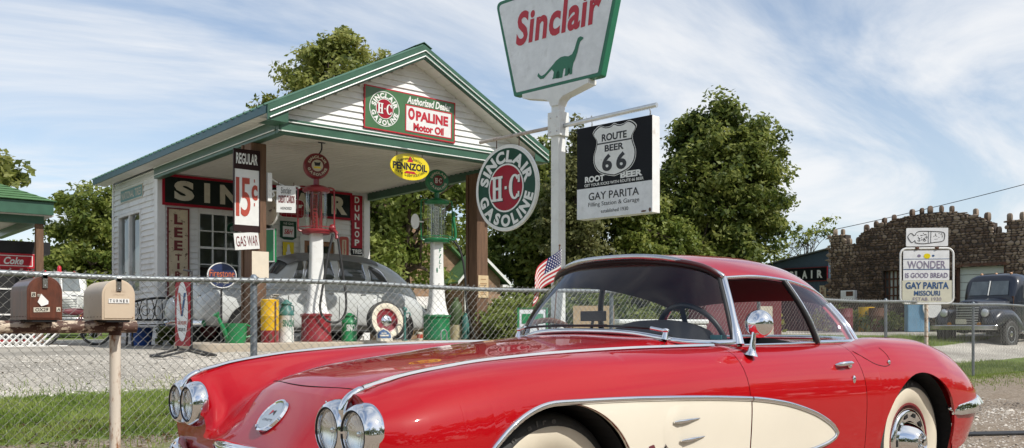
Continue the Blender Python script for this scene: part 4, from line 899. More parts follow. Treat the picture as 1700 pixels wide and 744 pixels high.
mb.build('folded_sacking', pm('grey_rag', (.40, .38, .34), .9, var=.2, vs=12), r)
def milk_can(name, label, x, y, h, rad, cols, word, wcol):
    r = thing(name, label, 'can', (x, y, ZI))
    mb = MB(); mb.lathe([(0, 0), (rad, 0), (rad, .02), (rad * .97, .03), (rad * .97, h * .62), (rad, h * .63), (rad, h * .66), (rad * .85, h * .74), (rad * .6, h * .82), (rad * .58, h * .88), (0, h * .88)], 26, mis=[1, 0, 0, 0, 1, 1, 1, 1, 1, 1]); mb.build('can_body', cols, r, 35)
    mb = MB(); mb.lathe([(0, h * .89), (rad * .72, h * .88), (rad * .75, h * .90), (rad * .66, h * .93), (rad * .4, h * .95), (rad * .3, h * .98), (0, h)], 22); mb.build('lid', cols[1], r, 35)
    for s in (-1, 1): mb = MB(); mb.tube(catmull([(s * rad * .62, 0, h * .86), (s * rad * .98, 0, h * .84), (s * rad * 1.05, 0, h * .74), (s * rad * .92, 0, h * .68)], 4), .01, 6); mb.build('handle', cols[1], r, 40)
    # word wrapped round the can
    vs, fs, x0, x1, y0, y1 = glyphs(word, .03); W_ = rad * 2.0; k = W_ / (x1 - x0); mb = MB(); q = []
    for a, b in vs: th = ((a - (x0 + x1) / 2) * k) / rad - PI / 2 + .12; q.append((rad * 1.0 * math.cos(th) * .985, rad * math.sin(th) * .985, h * .36 + (b - y0) * .11 / (y1 - y0)))
    mb.add(q, fs); mb.build('lettering', wcol, r); return r
M['can_white'] = pm('streaked_white_can', (.66, .66, .62), .45, var=.08, dirt=((.12, .2, .18), .35, 5, .06), stretch=(5, 5, .3))
milk_can('milk_can', 'tall white and teal milk can beside the yellow drum', at_v(475, 13.3), 13.3, .68, .125, ['can_white', 'can_teal'], 'SINCLAIR', 'letter_green')
milk_can('milk_can', 'short bright green milk can with white lettering between the two fuel pumps', at_v(580, 13.35), 13.35, .48, .132, ['can_green', 'can_green'], 'SINCLAIR', 'letter_white')
r = thing('watering_can', 'bright green watering can at the left end of the island', 'watering can', (at_v(391, 13.2), 13.2, ZI))
mb = MB(); mb.lathe([(0, 0), (.145, 0), (.15, .02), (.175, .29), (.18, .30), (.168, .30), (.14, .02), (0, .02)], 26); mb.build('can_body', 'can_green', r, 35)
mb = MB(); mb.tube([(-.13, -.02, .08), (-.25, -.05, .30), (-.30, -.06, .40)], [.04, .028, .022], 10); mb.lathe([(.02, 0), (.055, .05), (0, .055)], 14, 0, Matrix.Translation((-.30, -.06, .40)) @ Matrix.Rotation(R(-35), 4, 'Y')); mb.build('spout', 'can_green', r, 40)
mb = MB(); mb.tube(catmull([(.15, 0, .08), (.25, 0, .12), (.27, 0, .22), (.18, 0, .28)], 5), .012, 8); mb.build('handle', 'can_green', r, 40)
# spare whitewall wheel
def wheel(parent, T, rad, wid, rim, ww=True, cap='chrome', rimcol='red_rim', detail=None):
    """local z = outward; tyre, white wall and rim"""
    q = rad; h = wid / 2; ri = rad * .60
    mb = MB(); mb.lathe([(ri, -h * .8), (q * .80, -h), (q * .93, -h * .95), (q, -h * .6), (q, h * .6), (q * .975, h * .82), (q * .93, h * .95), (q * .88, h * 1.0), (q * .80, h), (ri, h * .8)], 44, 0, T); ty = mb.build('tyre', 'tyre', parent, 40)
    if ww: mb = MB(); mb.lathe([(q * .875, h * 1.012), (q * .82, h * 1.03), (q * .74, h * 1.03), (q * .66, h * .95), (ri, h * .83)], 44, 0, T, ); mb.build('white_wall', 'whitewall', ty, 60)
    mb = MB(); mb.lathe([(ri * 1.01, h * .82), (ri * .99, h * .86), (ri * .92, h * .80), (ri * .88, h * .55), (ri * .5, h * .45), (0, h * .45)], 36, 0, T); rm = mb.build('rim', rimcol, parent, 40)
    if cap: mb = MB(); mb.lathe([(ri * .52, h * .5), (ri * .5, h * .62), (ri * .36, h * .82), (ri * .15, h * .92), (0, h * .93)], 28, 0, T); mb.build('hub_cap', cap, rm, 50)
    return ty, rm
r = thing('spare_wheel', 'spare whitewall wheel with red rim propped upright on the island', 'wheel', (at_v(640, 13.55), 13.55, ZI))
wheel(r, Matrix.Translation((0, 0, .345)) @ Matrix.Rotation(R(-4), 4, 'Z') @ Matrix.Rotation(R(80), 4, 'X'), .345, .16, None)
r = thing('small_plaque', 'small cream and blue plaque leaning at the foot of the spare wheel', 'plaque', mat=front((at_v(639, 13.15), 13.15, ZI)) @ Matrix.Rotation(R(-14), 4, 'X'))
mb = MB(); mb.prism([(-.16, 0), (.16, 0), (.15, .12), (.09, .19), (0, .235), (-.09, .19), (-.15, .12)], -.02, 0); mb.build('board', 'letter_cream', r); mb = MB(); mb.add([(x, y, .003) for x, y in ((-.13, .05), (.13, .05), (.13, .12), (.08, .17), (0, .21), (-.08, .17), (-.13, .12))], [tuple(range(7))]); mb.build('blue_field', 'letter_blue', r); mb = MB(); mb.box((-.09, .085, .004), (.09, .11, .006)); mb.box((-.05, .13, .004), (.05, .145, .006)); mb.build('faded_band', 'letter_cream', r)
def standpipe(label, x, y, h):
    r = thing('water_standpipe', label, 'standpipe', (x, y, ZI)); mb = MB(); mb.tube([(0, 0, 0), (0, 0, h)], .022, 10); mb.lathe([(0, h), (.04, h), (.045, h + .03), (.03, h + .06), (0, h + .07)], 12); mb.lathe([(0, 0), (.05, 0), (.05, .02), (0, .02)], 12); mb.build('pipe', 'can_teal', r, 40); mb = MB(); mb.tube([(.02, 0, h * .93), (.09, -.02, h * .93), (.10, -.02, h * .84)], .014, 8); mb.build('tap', 'can_teal', r, 40)
standpipe('thin teal standpipe in front of the spare wheel', at_v(672, 13.25), 13.25, .52)
standpipe('teal standpipe with a tap at the right end of the island beside the bucket', at_v(833, 13.5), 13.5, .52)
r = thing('bucket', 'teal bucket standing right of the right timber post', 'bucket', (at_v(821, 13.5), 13.5, ZI)); mb = MB(); mb.lathe([(0, 0), (.10, 0), (.125, .26), (.13, .27), (.118, .27), (.095, .01), (0, .01)], 22); mb.build('bucket_body', 'can_teal', r, 40); mb = MB(); mb.tube([(.125 * math.cos(a * PI / 10), -.03, .26 - .10 * math.sin(a * PI / 10)) for a in range(11)], .005, 5); mb.build('handle', 'iron', r, 40)
r = thing('gas_cylinder', 'old olive green gas cylinder standing on a cream tin behind the right post', 'gas cylinder', (at_v(757, 13.9), 13.9, ZI))
mb = MB(); mb.lathe([(0, .28), (.115, .28), (.12, .30), (.12, .58), (.10, .68), (.05, .73), (.045, .80), (0, .80)], 22); mb.build('cylinder_body', pm('olive_drab_paint', (.06, .10, .035), .6, var=.2, dirt=(RUST, .15, 8)), r, 40); mb = MB(); mb.lathe([(0, 0), (.125, 0), (.125, .275), (0, .275)], 22); mb.build('tin', pm('cream_tin', (.48, .42, .26), .6, var=.2, dirt=((.1, .14, .06), .3, 6)), r, 40)
r = thing('storage_tin', 'slim teal tin leaning against the left face of the right timber post', 'tin', (at_v(773, 13.7), 13.7, ZI)); mb = MB(); mb.lathe([(0, 0), (.07, 0), (.07, .42), (.05, .46), (.03, .47), (.03, .50), (0, .50)], 18); mb.build('tin_body', 'can_teal', r, 40); mb = MB(); mb.tube(catmull([(-.04, 0, .46), (0, 0, .54), (.04, 0, .46)], 4), .006, 6); mb.build('handle', 'iron', r)
r = thing('pipe_hoop', 'small bent grey pipe hoop at the foot of the green fuel pump', 'pipe', (at_v(737, 13.1), 13.1, ZI)); mb = MB(); mb.tube(catmull([(-.06, 0, 0), (-.06, 0, .14), (0, 0, .19), (.06, 0, .14), (.06, 0, 0)], 5), .012, 8); mb.build('hoop', 'galv', r, 40)
r = thing('red_label_tin', 'tiny white tin with red label on the island left of the green fuel pump', 'tin', (at_v(697, 13.3), 13.3, ZI)); mb = MB(); mb.lathe([(0, 0), (.05, 0), (.05, .14), (.04, .15), (0, .15)], 16); mb.build('tin_body', 'letter_cream', r, 40); mb = MB(); mb.lathe([(.0505, .04), (.0505, .11)], 16); mb.build('label_band', 'letter_brick', r)
# bench, curb sign, planter at the left of the wall
r = thing('garden_bench', 'black cast iron garden bench with slatted seat against the station wall', 'bench', (5.80, 17.15, ZG), R(-4))
mb = MB()
for i in range(5): mb.box((-.62, -.36 + i * .085, .40), (.62, -.30 + i * .085, .42))
mb.build('seat', pm('dark_bench_wood', (.045, .035, .028), .6, var=.3), r); mb = MB()
top = [(-.62, .06, .80), (-.3, .07, .88), (0, .07, .91), (.3, .07, .88), (.62, .06, .80)]
mb.tube(catmull(top, 5), .022, 8); mb.tube([(-.62, .04, .50), (.62, .04, .50)], .018, 8)
for i in range(13): x = -.54 + i * .09; mb.tube(catmull([(x, .042, .50), (x + .05 * math.sin(i * 2.1), .05, .66), (x, .065, .82 + .06 * math.cos(x * 2.2))], 3), .010, 6)
for i in range(6): cx_ = -.5 + i * .2; mb.tube([(cx_ + .07 * math.cos(a * PI / 6), .052, .67 + .09 * math.sin(a * PI / 6)) for a in range(13)], .008, 5)
mb.build('backrest', 'iron', r, 40)
for s in (-.62, .62):
    mb = MB(); mb.tube(catmull([(s, -.36, 0), (s, -.33, .2), (s, -.38, .42), (s, -.36, .62), (s, -.1, .64), (s, .02, .60)], 5), .02, 8); mb.tube(catmull([(s, .10, 0), (s, .03, .3), (s, .05, .55), (s, .06, .81)], 5), .02, 8); mb.build('bench_end', 'iron', r, 40)
r = thing('curb_sign', 'red curb sign with white oval and red and blue letter on black legs', 'sign', mat=Matrix.Translation((at_v(305, 12.15), 12.15, gz(4.5, 12.15))) @ Matrix.Rotation(R(0), 4, 'Z'))
T = frame((0, 0, .62), (.13, -.99, 0)); SH = [(-.20, -.46), (.20, -.46), (.20, .36), (.12, .44), (0, .47), (-.12, .44), (-.20, .36)]
mb = MB(); mb.prism(SH, -.02, .02, 0, T); mb.build('board', 'sign_red', r)
mb = MB(); mb.add([(x, y, .023) for x, y in ellipse(.155, .40, 32)], [tuple(range(32))], 0, T); mb.build('oval', 'sign_grey', r)
mb = MB(); mb.add([(x, y, .026) for x, y in ((-.11, .25), (-.05, .25), (.0, -.02), (-.0, .06), (-.03, -.06))], [(0, 4, 2, 1)], 0, T); mb.build('letter_left', 'letter_brick', r)
mb = MB(); mb.add([(x, y, .026) for x, y in ((.11, .25), (.05, .25), (-.03, -.06), (.02, -.06))], [(0, 1, 2, 3)], 0, T); mb.build('letter_right', 'letter_blue', r)
mb = MB(); text(mb, 'VALVOLINE', 0, -.15, .25, .05, .026, T=T, bold=.02); mb.build('lettering', 'letter_brick', r); mb = MB(); text(mb, 'MOTOR OIL', 0, -.24, .20, .045, .026, T=T, bold=.02); mb.build('words', 'letter_black', r)
mb = MB()
for s in (-1, 1):
    a = T @ Vector((s * .17, -.46, 0)); d = Vector((.99, .13, 0)); k = Vector((s * .34 * .3, -s * .94 * .3, 0)) * .4
    mb.tube([a + Vector((0, 0, .05)), a + Vector((0, 0, -.05)) , a - d * .38 + Vector((0, 0, -.13)), ], .016, 8); mb.tube([a + Vector((0, 0, -.03)), a + d * .38 + Vector((0, 0, -.13))], .016, 8)
a0 = T @ Vector((-.17, -.46, 0)); a1 = T @ Vector((.17, -.46, 0)); d = Vector((.99, .13, 0))
for s in (-1, 1): mb.tube([a0 + d * .38 * s + Vector((0, 0, -.13)), a1 + d * .38 * s + Vector((0, 0, -.13))], .016, 8)
P = [T @ Vector(p) for p in ((.22, -.5, -.0), (.22, .45, 0), (.215, .53, 0), (.0, .56, 0))]; mb.tube(P, .014, 8)
mb.build('leg_frame', 'iron', r, 40)
r = thing('flower_tub', 'blue tub standing at the corner of the station wall', 'tub', (5.50, 17.45, ZG)); mb = MB(); mb.lathe([(0, 0), (.17, 0), (.21, .34), (.22, .36), (.20, .36), (.17, .30), (0, .30)], 24); mb.build('tub_body', pm('blue_plastic', (.02, .08, .32), .4), r, 40); mb = MB(); mb.disc(.19, .31, 20); mb.build('soil', 'wood', r)
# ------------------------------------------------------------------ chain link fence along the verge
FV = 7.35; HF = 1.35
fe = thing('chain_link_fence', 'galvanised chain link fence running behind the red sports car', 'fence', (8, FV, 0))
def FB(mb, name, mat, smooth=None): o = mb.build(name, mat, fe, smooth); o.matrix_parent_inverse = Matrix.Translation((-8, -FV, 0)); return o
fx0, fx1 = -4.2, 27.0
mb = MB(); N_ = 60; mb.tube([(fx0 + (fx1 - fx0) * i / N_, FV, HF + .012 * math.sin(i * .9) + gz(fx0 + (fx1 - fx0) * i / N_, FV) - .02) for i in range(N_ + 1)], .021, 10); FB(mb, 'top_rail', 'galv', 40)
for i, x in enumerate((-3.3, -.35, 3.27, 7.68, 10.59, 14.07, 17.29, 20.5, 23.7, 26.8)):
    mb = MB(); rr = .03 if i == 2 else .025
    mb.tube([(x, FV + .045, -.2), (x, FV + .045, HF + .01)], rr, 10); mb.lathe([(0, HF), (rr + .006, HF), (rr + .006, HF + .03), (rr * .6, HF + .055), (0, HF + .06)], 10, 0, Matrix.Translation((x, FV + .045, 0)))
    mb.tube([(x - .03, FV + .02, HF), (x + .03, FV + .02, HF)], .028, 10)
    FB(mb, 'post', 'galv_dark', 40)
V_ = []; p = .0725; rw = .0017
def wirequads(P):
    P = np.asarray(P); d = P[1:] - P[:-1]; out = []
    for k in range(3):
        a = 2 * PI * k / 3; b = 2 * PI * (k + 1) / 3
        def off(t): 
            dn = d / np.linalg.norm(d, axis=1)[:, None]; n1 = np.cross(dn, np.array([0, 1., 0])); n1 /= np.linalg.norm(n1, axis=1)[:, None]; return (n1 * math.cos(t) + np.array([0, 1., 0]) * math.sin(t)) * rw
        oa, ob = off(a), off(b); out.append(np.stack([P[:-1] + oa, P[1:] + oa, P[1:] + ob, P[:-1] + ob], 1))
    return np.concatenate(out)
nw = int((fx1 - fx0) / p * 2); nh = int((HF - .02) / p * 2)
for i in range(nw):
    x = fx0 + i * p * .5; P = []
    sag = .01 * math.sin(i * .11) + .004 * math.sin(i * 1.7)
    for j in range(nh + 1):
        z = .06 + j * (HF + .02 - .06) / nh
        side = (j + i) % 2; P.append((x + (p * .5 + .004) * side + (.0 if side else -.004) + .002 * math.sin(i * 2.3 + j), FV - .026 + (.0022 if side else -.0022) + sag * math.sin(j / nh * PI), z))
    V_.append(wirequads(P))
    # the knuckle twisted over the rail
    zt = P[-1][2]; V_.append(wirequads([(P[-1][0], FV - .026, zt - .004), (P[-1][0] + .014, FV - .03, zt + .008), (P[-1][0] + .006, FV - .028, zt + .014)]))
    if i % 12 == 0: V_.append(wirequads([(x + .04, FV - .03, HF - .03), (x + .055, FV - .026, HF + .012), (x + .06, FV, HF + .026), (x + .07, FV + .026, HF + .01)]))
o = np_mesh('wire_mesh', np.concatenate(V_), 4, M['wire'], fe); o.matrix_parent_inverse = Matrix.Translation((-8, -FV, 0))

# ------------------------------------------------------------------ mailboxes on a pipe rail
RV = 5.2
r = thing('mailbox_stand', 'peeling white pipe rail on a dirty white pipe post carrying two mailboxes', 'mailbox stand', (1.42, RV, 0))
mb = MB(); mb.tube([(-2.2, 0, .955), (-1.0, 0, .958), (.10, 0, .962), (.19, 0, .962)], .034, 16); mb.build('rail', 'peel', r, 40)
mb = MB(); mb.tube([(.08, .0, -.3), (.08, 0, .935)], .029, 16); mb.build('post', 'peel_post', r, 40)
mb = MB(); mb.tube([(.08, 0, .915), (.08, 0, .94)], .033, 14); mb.tube([(.075, 0, .962), (.084, 0, .962)], .0355, 16); mb.build('joint', 'rust', r, 40)
def mailbox(name, label, x, mat, w_, h_, d_, rot):
    t = thing(name, label, 'mailbox', (x, RV - .20, .998), rot)
    prof = [(-w_/2, 0), (w_/2, 0)] + [(w_/2 * math.cos(a * PI / 16), h_ - w_/2 + w_/2 * math.sin(a * PI / 16)) for a in range(17)]
    T = front((0, 0, 0)); mb = MB(); mb.prism([(a * .985, b * .99 + .001) for a, b in prof], -d_, -.006, 0, T); mb.build('body', mat, t, 35)
    lip = [(a * 1.03, b * 1.012 - .001) for a, b in prof]; mb = MB(); mb.prism(lip, -.02, .0, 0, T); inner = [(a * .9, b * .93 + .008) for a, b in prof]
    dd = mb.build('door', mat, t, 35, .003)
    mb = MB(); mb.prism(inner, .0005, .0035, 0, T); mb.build('door_panel', mat, dd, 35, .002)
    mb = MB(); mb.box((-w_ * .36, .005, -.012), (w_ * .36, d_ - .03, -.0)); mb.build('base_board', 'dark', t)
    mb = MB()
    mb.box((-.012, -.012, h_ - .012), (.012, .04, h_ + .012)); mb.box((-.012, -.012, h_ - .06), (.012, -.004, h_ + .006)); mb.ell((0, -.013, h_ - .048), (.004, .004, .004), 8, 5); ltch = mb.build('latch', 'chrome_old', t, bevel=.002)
    for k in range(4): 
        mb = MB(); 
    mb = MB()
    for k in range(6): mb.ell((-w_/2 - .0005, .03 + k * (d_ - .06) / 5, .016), (.002, .003, .003), 6, 4)
    mb.build('rivets', 'rust', t, 50)
    return t, T
t, T = mailbox('mailbox', 'tan mailbox with black and white name strip at the right end of the rail', 1.46, 'mb_tan', .163, .212, .36, 0)
mb = MB(); mb.box((-.052, -.0072, .088), (.052, -.006, .112), 0); 
mb.build('name_strip', 'letter_white', t)
mb = MB(); 
for i, ch in enumerate('TURNER'): text(mb, ch, -.0415 + i * .0166, .100, .0095, .016, .0078, T=T, bold=.03)
mb.build('lettering', 'letter_black', t)
mb = MB(); text(mb, 'U.S. MAIL', 0, .152, .075, .014, .0044, T=T, bold=.02); text(mb, 'APPROVED', 0, .132, .06, .009, .0044, T=T); mb.build('embossing', pm('embossed_tan', (.56, .45, .33), .45), t)
t, T = mailbox('mailbox', 'rusty brown mailbox with torn paper tag and stuck-on numbers', 1.105, 'mb_brown', .158, .218, .40, 0)
def sticker(x, y, w_, h_, txt, rot=0):
    TT = T @ Matrix.Translation((x, y, .0)) @ Matrix.Rotation(R(rot), 4, 'Z'); mb = MB(); mb.add([(-w_/2, -h_/2, .006), (w_/2, -h_/2, .006), (w_/2, h_/2, .006), (-w_/2, h_/2, .006)], [(0, 1, 2, 3)], 0, TT); s_ = mb.build('sticker', 'letter_cream', t); mb = MB(); text(mb, txt, 0, 0, w_ * .8, h_ * .72, .0068, T=TT, bold=.02, shear=.15); mb.build('lettering', 'letter_black', s_)
sticker(-.015, .050, .074, .024, 'OX29', 2); sticker(.062, .052, .019, .023, 'A', 0); sticker(-.052, .125, .02, .024, 'B', 0); sticker(-.028, .122, .012, .012, 'o', 0)
mb = MB(); mb.add([(-.018, .13, .0075), (.014, .093, .014), (.012, .078, .017), (-.018, .067, .012), (-.034, .088, .007)], [(4, 3, 2, 1, 0)], 0, T); mb.build('torn_paper', 'letter_white', t)
# ------------------------------------------------------------------ red two-tone sports car (local x = towards its tail, y = away from the road, near side = -y)
car = thing('sports_car', 'glossy red vintage sports car with cream side cove, chrome trim and red hardtop', 'car', (2.12, 3.14, 0))
car.rotation_euler = (0, R(-.5), 0); car.location.z = -.004
#        x     c_z   hood(w,z)    valley(w,z)  inner(w,z)   crest(w,z)   shoulder(w,z) widest(w,z)  mid(w,z)    rocker(w,z)
TAB = [
 [-.745, 0.53, .25, 0.535, .46, .535, .545, .64, .68, .766, .785, .728, .845, .652, .815, .50, .70, .36],
 [-.70, 0.583, .25, 0.58, .44, .550, .515, .65, .68, .772, .795, .738, .860, .655, .845, .50, .74, .32],
 [-.65, 0.64, .26, 0.632, .455, .585, .548, .672, .682, .788, .803, .748, .874, .658, .862, .50, .77, .29],
 [-.60, 0.692, .28, 0.682, .458, .63, .552, .70, .685, .798, .808, .757, .882, .662, .872, .49, .79, .27],
 [-.54, 0.742, .30, 0.73, .465, .672, .558, .726, .687, .812, .813, .768, .889, .666, .882, .48, .81, .25],
 [-.42, 0.786, .33, 0.774, .475, .722, .568, .760, .692, .830, .822, .786, .898, .674, .893, .47, .83, .235],
 [-.2, .828, .37, .815, .50, .778, .59, .803, .70, .853, .832, .808, .910, .688, .906, .47, .85, .22],
 [.2, .868, .40, .853, .53, .825, .612, .838, .71, .871, .842, .824, .916, .692, .910, .46, .87, .21],
 [.6, .903, .42, .886, .55, .853, .622, .856, .716, .877, .842, .829, .911, .692, .904, .45, .87, .20],
 [1.0, .928, .42, .910, .56, .872, .63, .868, .722, .876, .838, .826, .902, .688, .896, .45, .865, .20],
 [1.2, .93, .42, .914, .56, .878, .63, .870, .722, .873, .833, .823, .896, .684, .892, .45, .862, .20],
 [1.6, .87, .40, .87, .52, .867, .60, .866, .722, .867, .826, .818, .888, .678, .888, .45, .86, .20],
 [1.95, .862, .40, .862, .50, .858, .58, .858, .715, .866, .820, .818, .888, .674, .888, .45, .86, .20],
 [2.1, .862, .39, .860, .49, .852, .57, .858, .695, .870, .816, .824, .893, .672, .892, .45, .86, .20],
 [2.4, .872, .38, .862, .47, .850, .55, .864, .675, .889, .812, .842, .908, .676, .904, .45, .865, .21],
 [2.75, .858, .37, .848, .46, .836, .54, .852, .67, .878, .806, .828, .914, .660, .908, .45, .87, .23],
 [3.05, .812, .36, .800, .45, .786, .53, .800, .66, .830, .792, .778, .900, .620, .893, .44, .85, .26],
 [3.25, .752, .35, .74, .44, .722, .51, .736, .64, .768, .762, .718, .868, .578, .862, .43, .82, .29],
 [3.38, .672, .34, .66, .42, .645, .48, .655, .60, .690, .705, .645, .805, .535, .80, .42, .76, .32],
 [3.44, .595, .32, .585, .39, .575, .44, .583, .54, .610, .635, .575, .735, .50, .73, .41, .69, .345],
 [3.47, .52, .28, .515, .34, .51, .38, .513, .46, .525, .54, .505, .62, .465, .615, .41, .57, .37]]
for r_ in TAB:
    if r_[0] > 2.9: r_[0] = 2.9 + (r_[0] - 2.9) * .92
AF = (-.045, .318, .392); AR = (2.515, .315, .392)
_sec = {}
def sec(x):
    k = round(x, 4)
    if k in _sec: return _sec[k]
    v = spline(TAB, x); P = [(0, v[0])] + [(v[1 + 2*i], v[2 + 2*i]) for i in range(8)]
    P3 = [(-P[1][0], P[1][1], 0)] + [(a, b, 0) for a, b in P]
    D = [(p.x, p.y) for p in catmull(P3, 12)]; D = D[12:]; D[0] = (0, D[0][1])
    kc = 4 * 12 + 0
    _sec[k] = (D[:kc + 1], D[kc:]); return _sec[k]
def zlow(x):
    z = None
    for cx, cz, r in (AF, AR):
        if abs(x - cx) < r: z = cz + math.sqrt(r * r - (x - cx)**2)
    v = spline(TAB, x); return z if z is not None and z > v[-1] else v[-1]
def side_w(x, z):
    D = sec(x)[1]
    for a, b in zip(D, D[1:]):
        if a[1] >= z >= b[1]: t = (a[1] - z) / max(a[1] - b[1], 1e-6); return a[0] + (b[0] - a[0]) * t
    return D[-1][0] if z < D[-1][1] else D[0][0]
def top_z(x, w):
    D = sec(x)[0]
    for a, b in zip(D, D[1:]):
        if a[0] <= w <= b[0]: t = (w - a[0]) / max(b[0] - a[0], 1e-6); return a[1] + (b[1] - a[1]) * t
    return D[-1][1]
def topline(x, n=30): return [(p.x, p.y) for p in resample([(a, b, 0) for a, b in sec(x)[0]], n)]
def sideline(x, n=22):
    D = sec(x)[1]; zl = zlow(x); out = [D[0]]
    for a, b in zip(D, D[1:]):
        if b[1] <= zl:
            t = (a[1] - zl) / max(a[1] - b[1], 1e-6); out.append((a[0] + (b[0] - a[0]) * min(1, max(0, t)), zl)); break
        out.append(b)
    return [(p.x, p.y) for p in resample([(a, b, 0) for a, b in out], n)]
def stations(a, b):
    xs = list(np.linspace(a, b, max(3, int((b - a) / .045))))
    for cx, cz, r in (AF, AR):
        lo = cx - r; hi = cx + r
        for q in range(0, 25):
            x = cx - r * math.cos(PI * q / 24)
            for e in (x,): 
                if a < e < b: xs.append(e)
        for e in (lo - .002, hi + .002, lo + .0015, hi - .0015): 
            if a < e < b: xs.append(e)
    if a < -.6: xs += [-.73, -.715, -.69, -.67, -.63, -.615, -.58, -.56]
    if b > 3.4: xs += [3.25, 3.29, 3.33, 3.36, 3.38, 3.40, 3.415]
    xs = sorted(set(round(float(x), 4) for x in xs if a <= x <= b)); out = [xs[0]]
    for x in xs[1:]:
        if x - out[-1] > .0012: out.append(x)
    out[-1] = round(b, 4); return out
def fx(x, w):
    '''the fender ends stop short of the nose so that the lamp housings can sit on them'''
    return x + .034 * smoothstep(.44, .505, w) * (1 - smoothstep(-.745, -.50, x))
def shell(mb, xs, top, side, mi=0):
    for s in (-1, 1):
        if top: mb.grid([[(fx(x, w), s * w, z) for w, z in topline(x)] for x in xs], mi, flip=(s < 0))
        if side: mb.grid([[(fx(x, w), s * w, z) for w, z in sideline(x)] for x in xs], mi, flip=(s < 0))
X0, XD0, XD1, X1 = -.745, 1.036, 1.978, TAB[-1][0]
body = MB()
shell(body, stations(X0, XD0 - .004), True, True); shell(body, stations(XD0 - .004, 1.17), True, False)
shell(body, stations(XD1 + .004, X1), True, True)
# tail and nose closures, arch lips, sills
for x, flip in ((X1, False), (X0, True)):
    for s in (-1, 1):
        ring_ = [(w, z) for w, z in topline(x)] + sideline(x)[1:]
        vs = [(fx(x, w), s * w, z) for w, z in ring_] + [(x, 0, ring_[-1][1] + .0)]; body.add(vs, [tuple(range(len(vs))) if (s > 0) == flip else tuple(range(len(vs) - 1, -1, -1))])
def lip(x0, x1):
    for s in (-1, 1):
        xs = [x for x in stations(x0, x1)]; rows = []
        for x in xs: w, z = sideline(x)[-1]; rows.append([(fx(x, w), s * w, z), (fx(x, w), s * (w - .014), z + .003)])
        body.grid(rows, 0, flip=(s < 0))
lip(X0 + .05, XD0 - .004); lip(XD1 + .004, X1)
bo = body.build('body', 'red_car', car, 42)
for s in (-1, 1):
    d = MB(); xs = stations(XD0, XD1); d.grid([[(x, s * w, z) for w, z in sideline(x)] for x in xs], flip=(s < 0))
    d.grid([[(x, s * .722, zz + dz) for dz in (0, -.06, -.5)] for x, zz in ((x, sideline(x)[0][1]) for x in xs)], flip=(s > 0))
    do = d.build('door', 'red_car', car, 42)
    g = MB(); T = AX_Y
    h = MB(); w_ = side_w(1.82, .772); P = [(1.765, w_ + .004, .772), (1.77, w_ + .022, .775), (1.80, w_ + .028, .777), (1.86, w_ + .026, .779), (1.885, w_ + .022, .778)]
    h.tube([(x, s * y, z) for x, y, z in P], [.006, .010, .0115, .010, .006], 10); h.ell((1.872, s * (w_ + .01), .764), (.014, .014, .014), 10, 6); h.build('handle', 'chrome', do, 60)
    h = MB(); w_ = side_w(1.882, .70); h.ell((1.882, s * (w_ + .001), .70), (.012, .008, .02), 12, 6); h.build('lock', 'chrome', do, 60)
# dark backing so that panel gaps read as gaps
mb = MB()
for s in (-1, 1):
    for xg in (XD0 - .002, XD1 + .002):
        L_ = sideline(xg); mb.grid([[(xg - .03, s * (w - .022), z - .006) for w, z in L_], [(xg + .03, s * (w - .022), z - .006) for w, z in L_]])
mb.build('door_jamb', 'dark', bo)
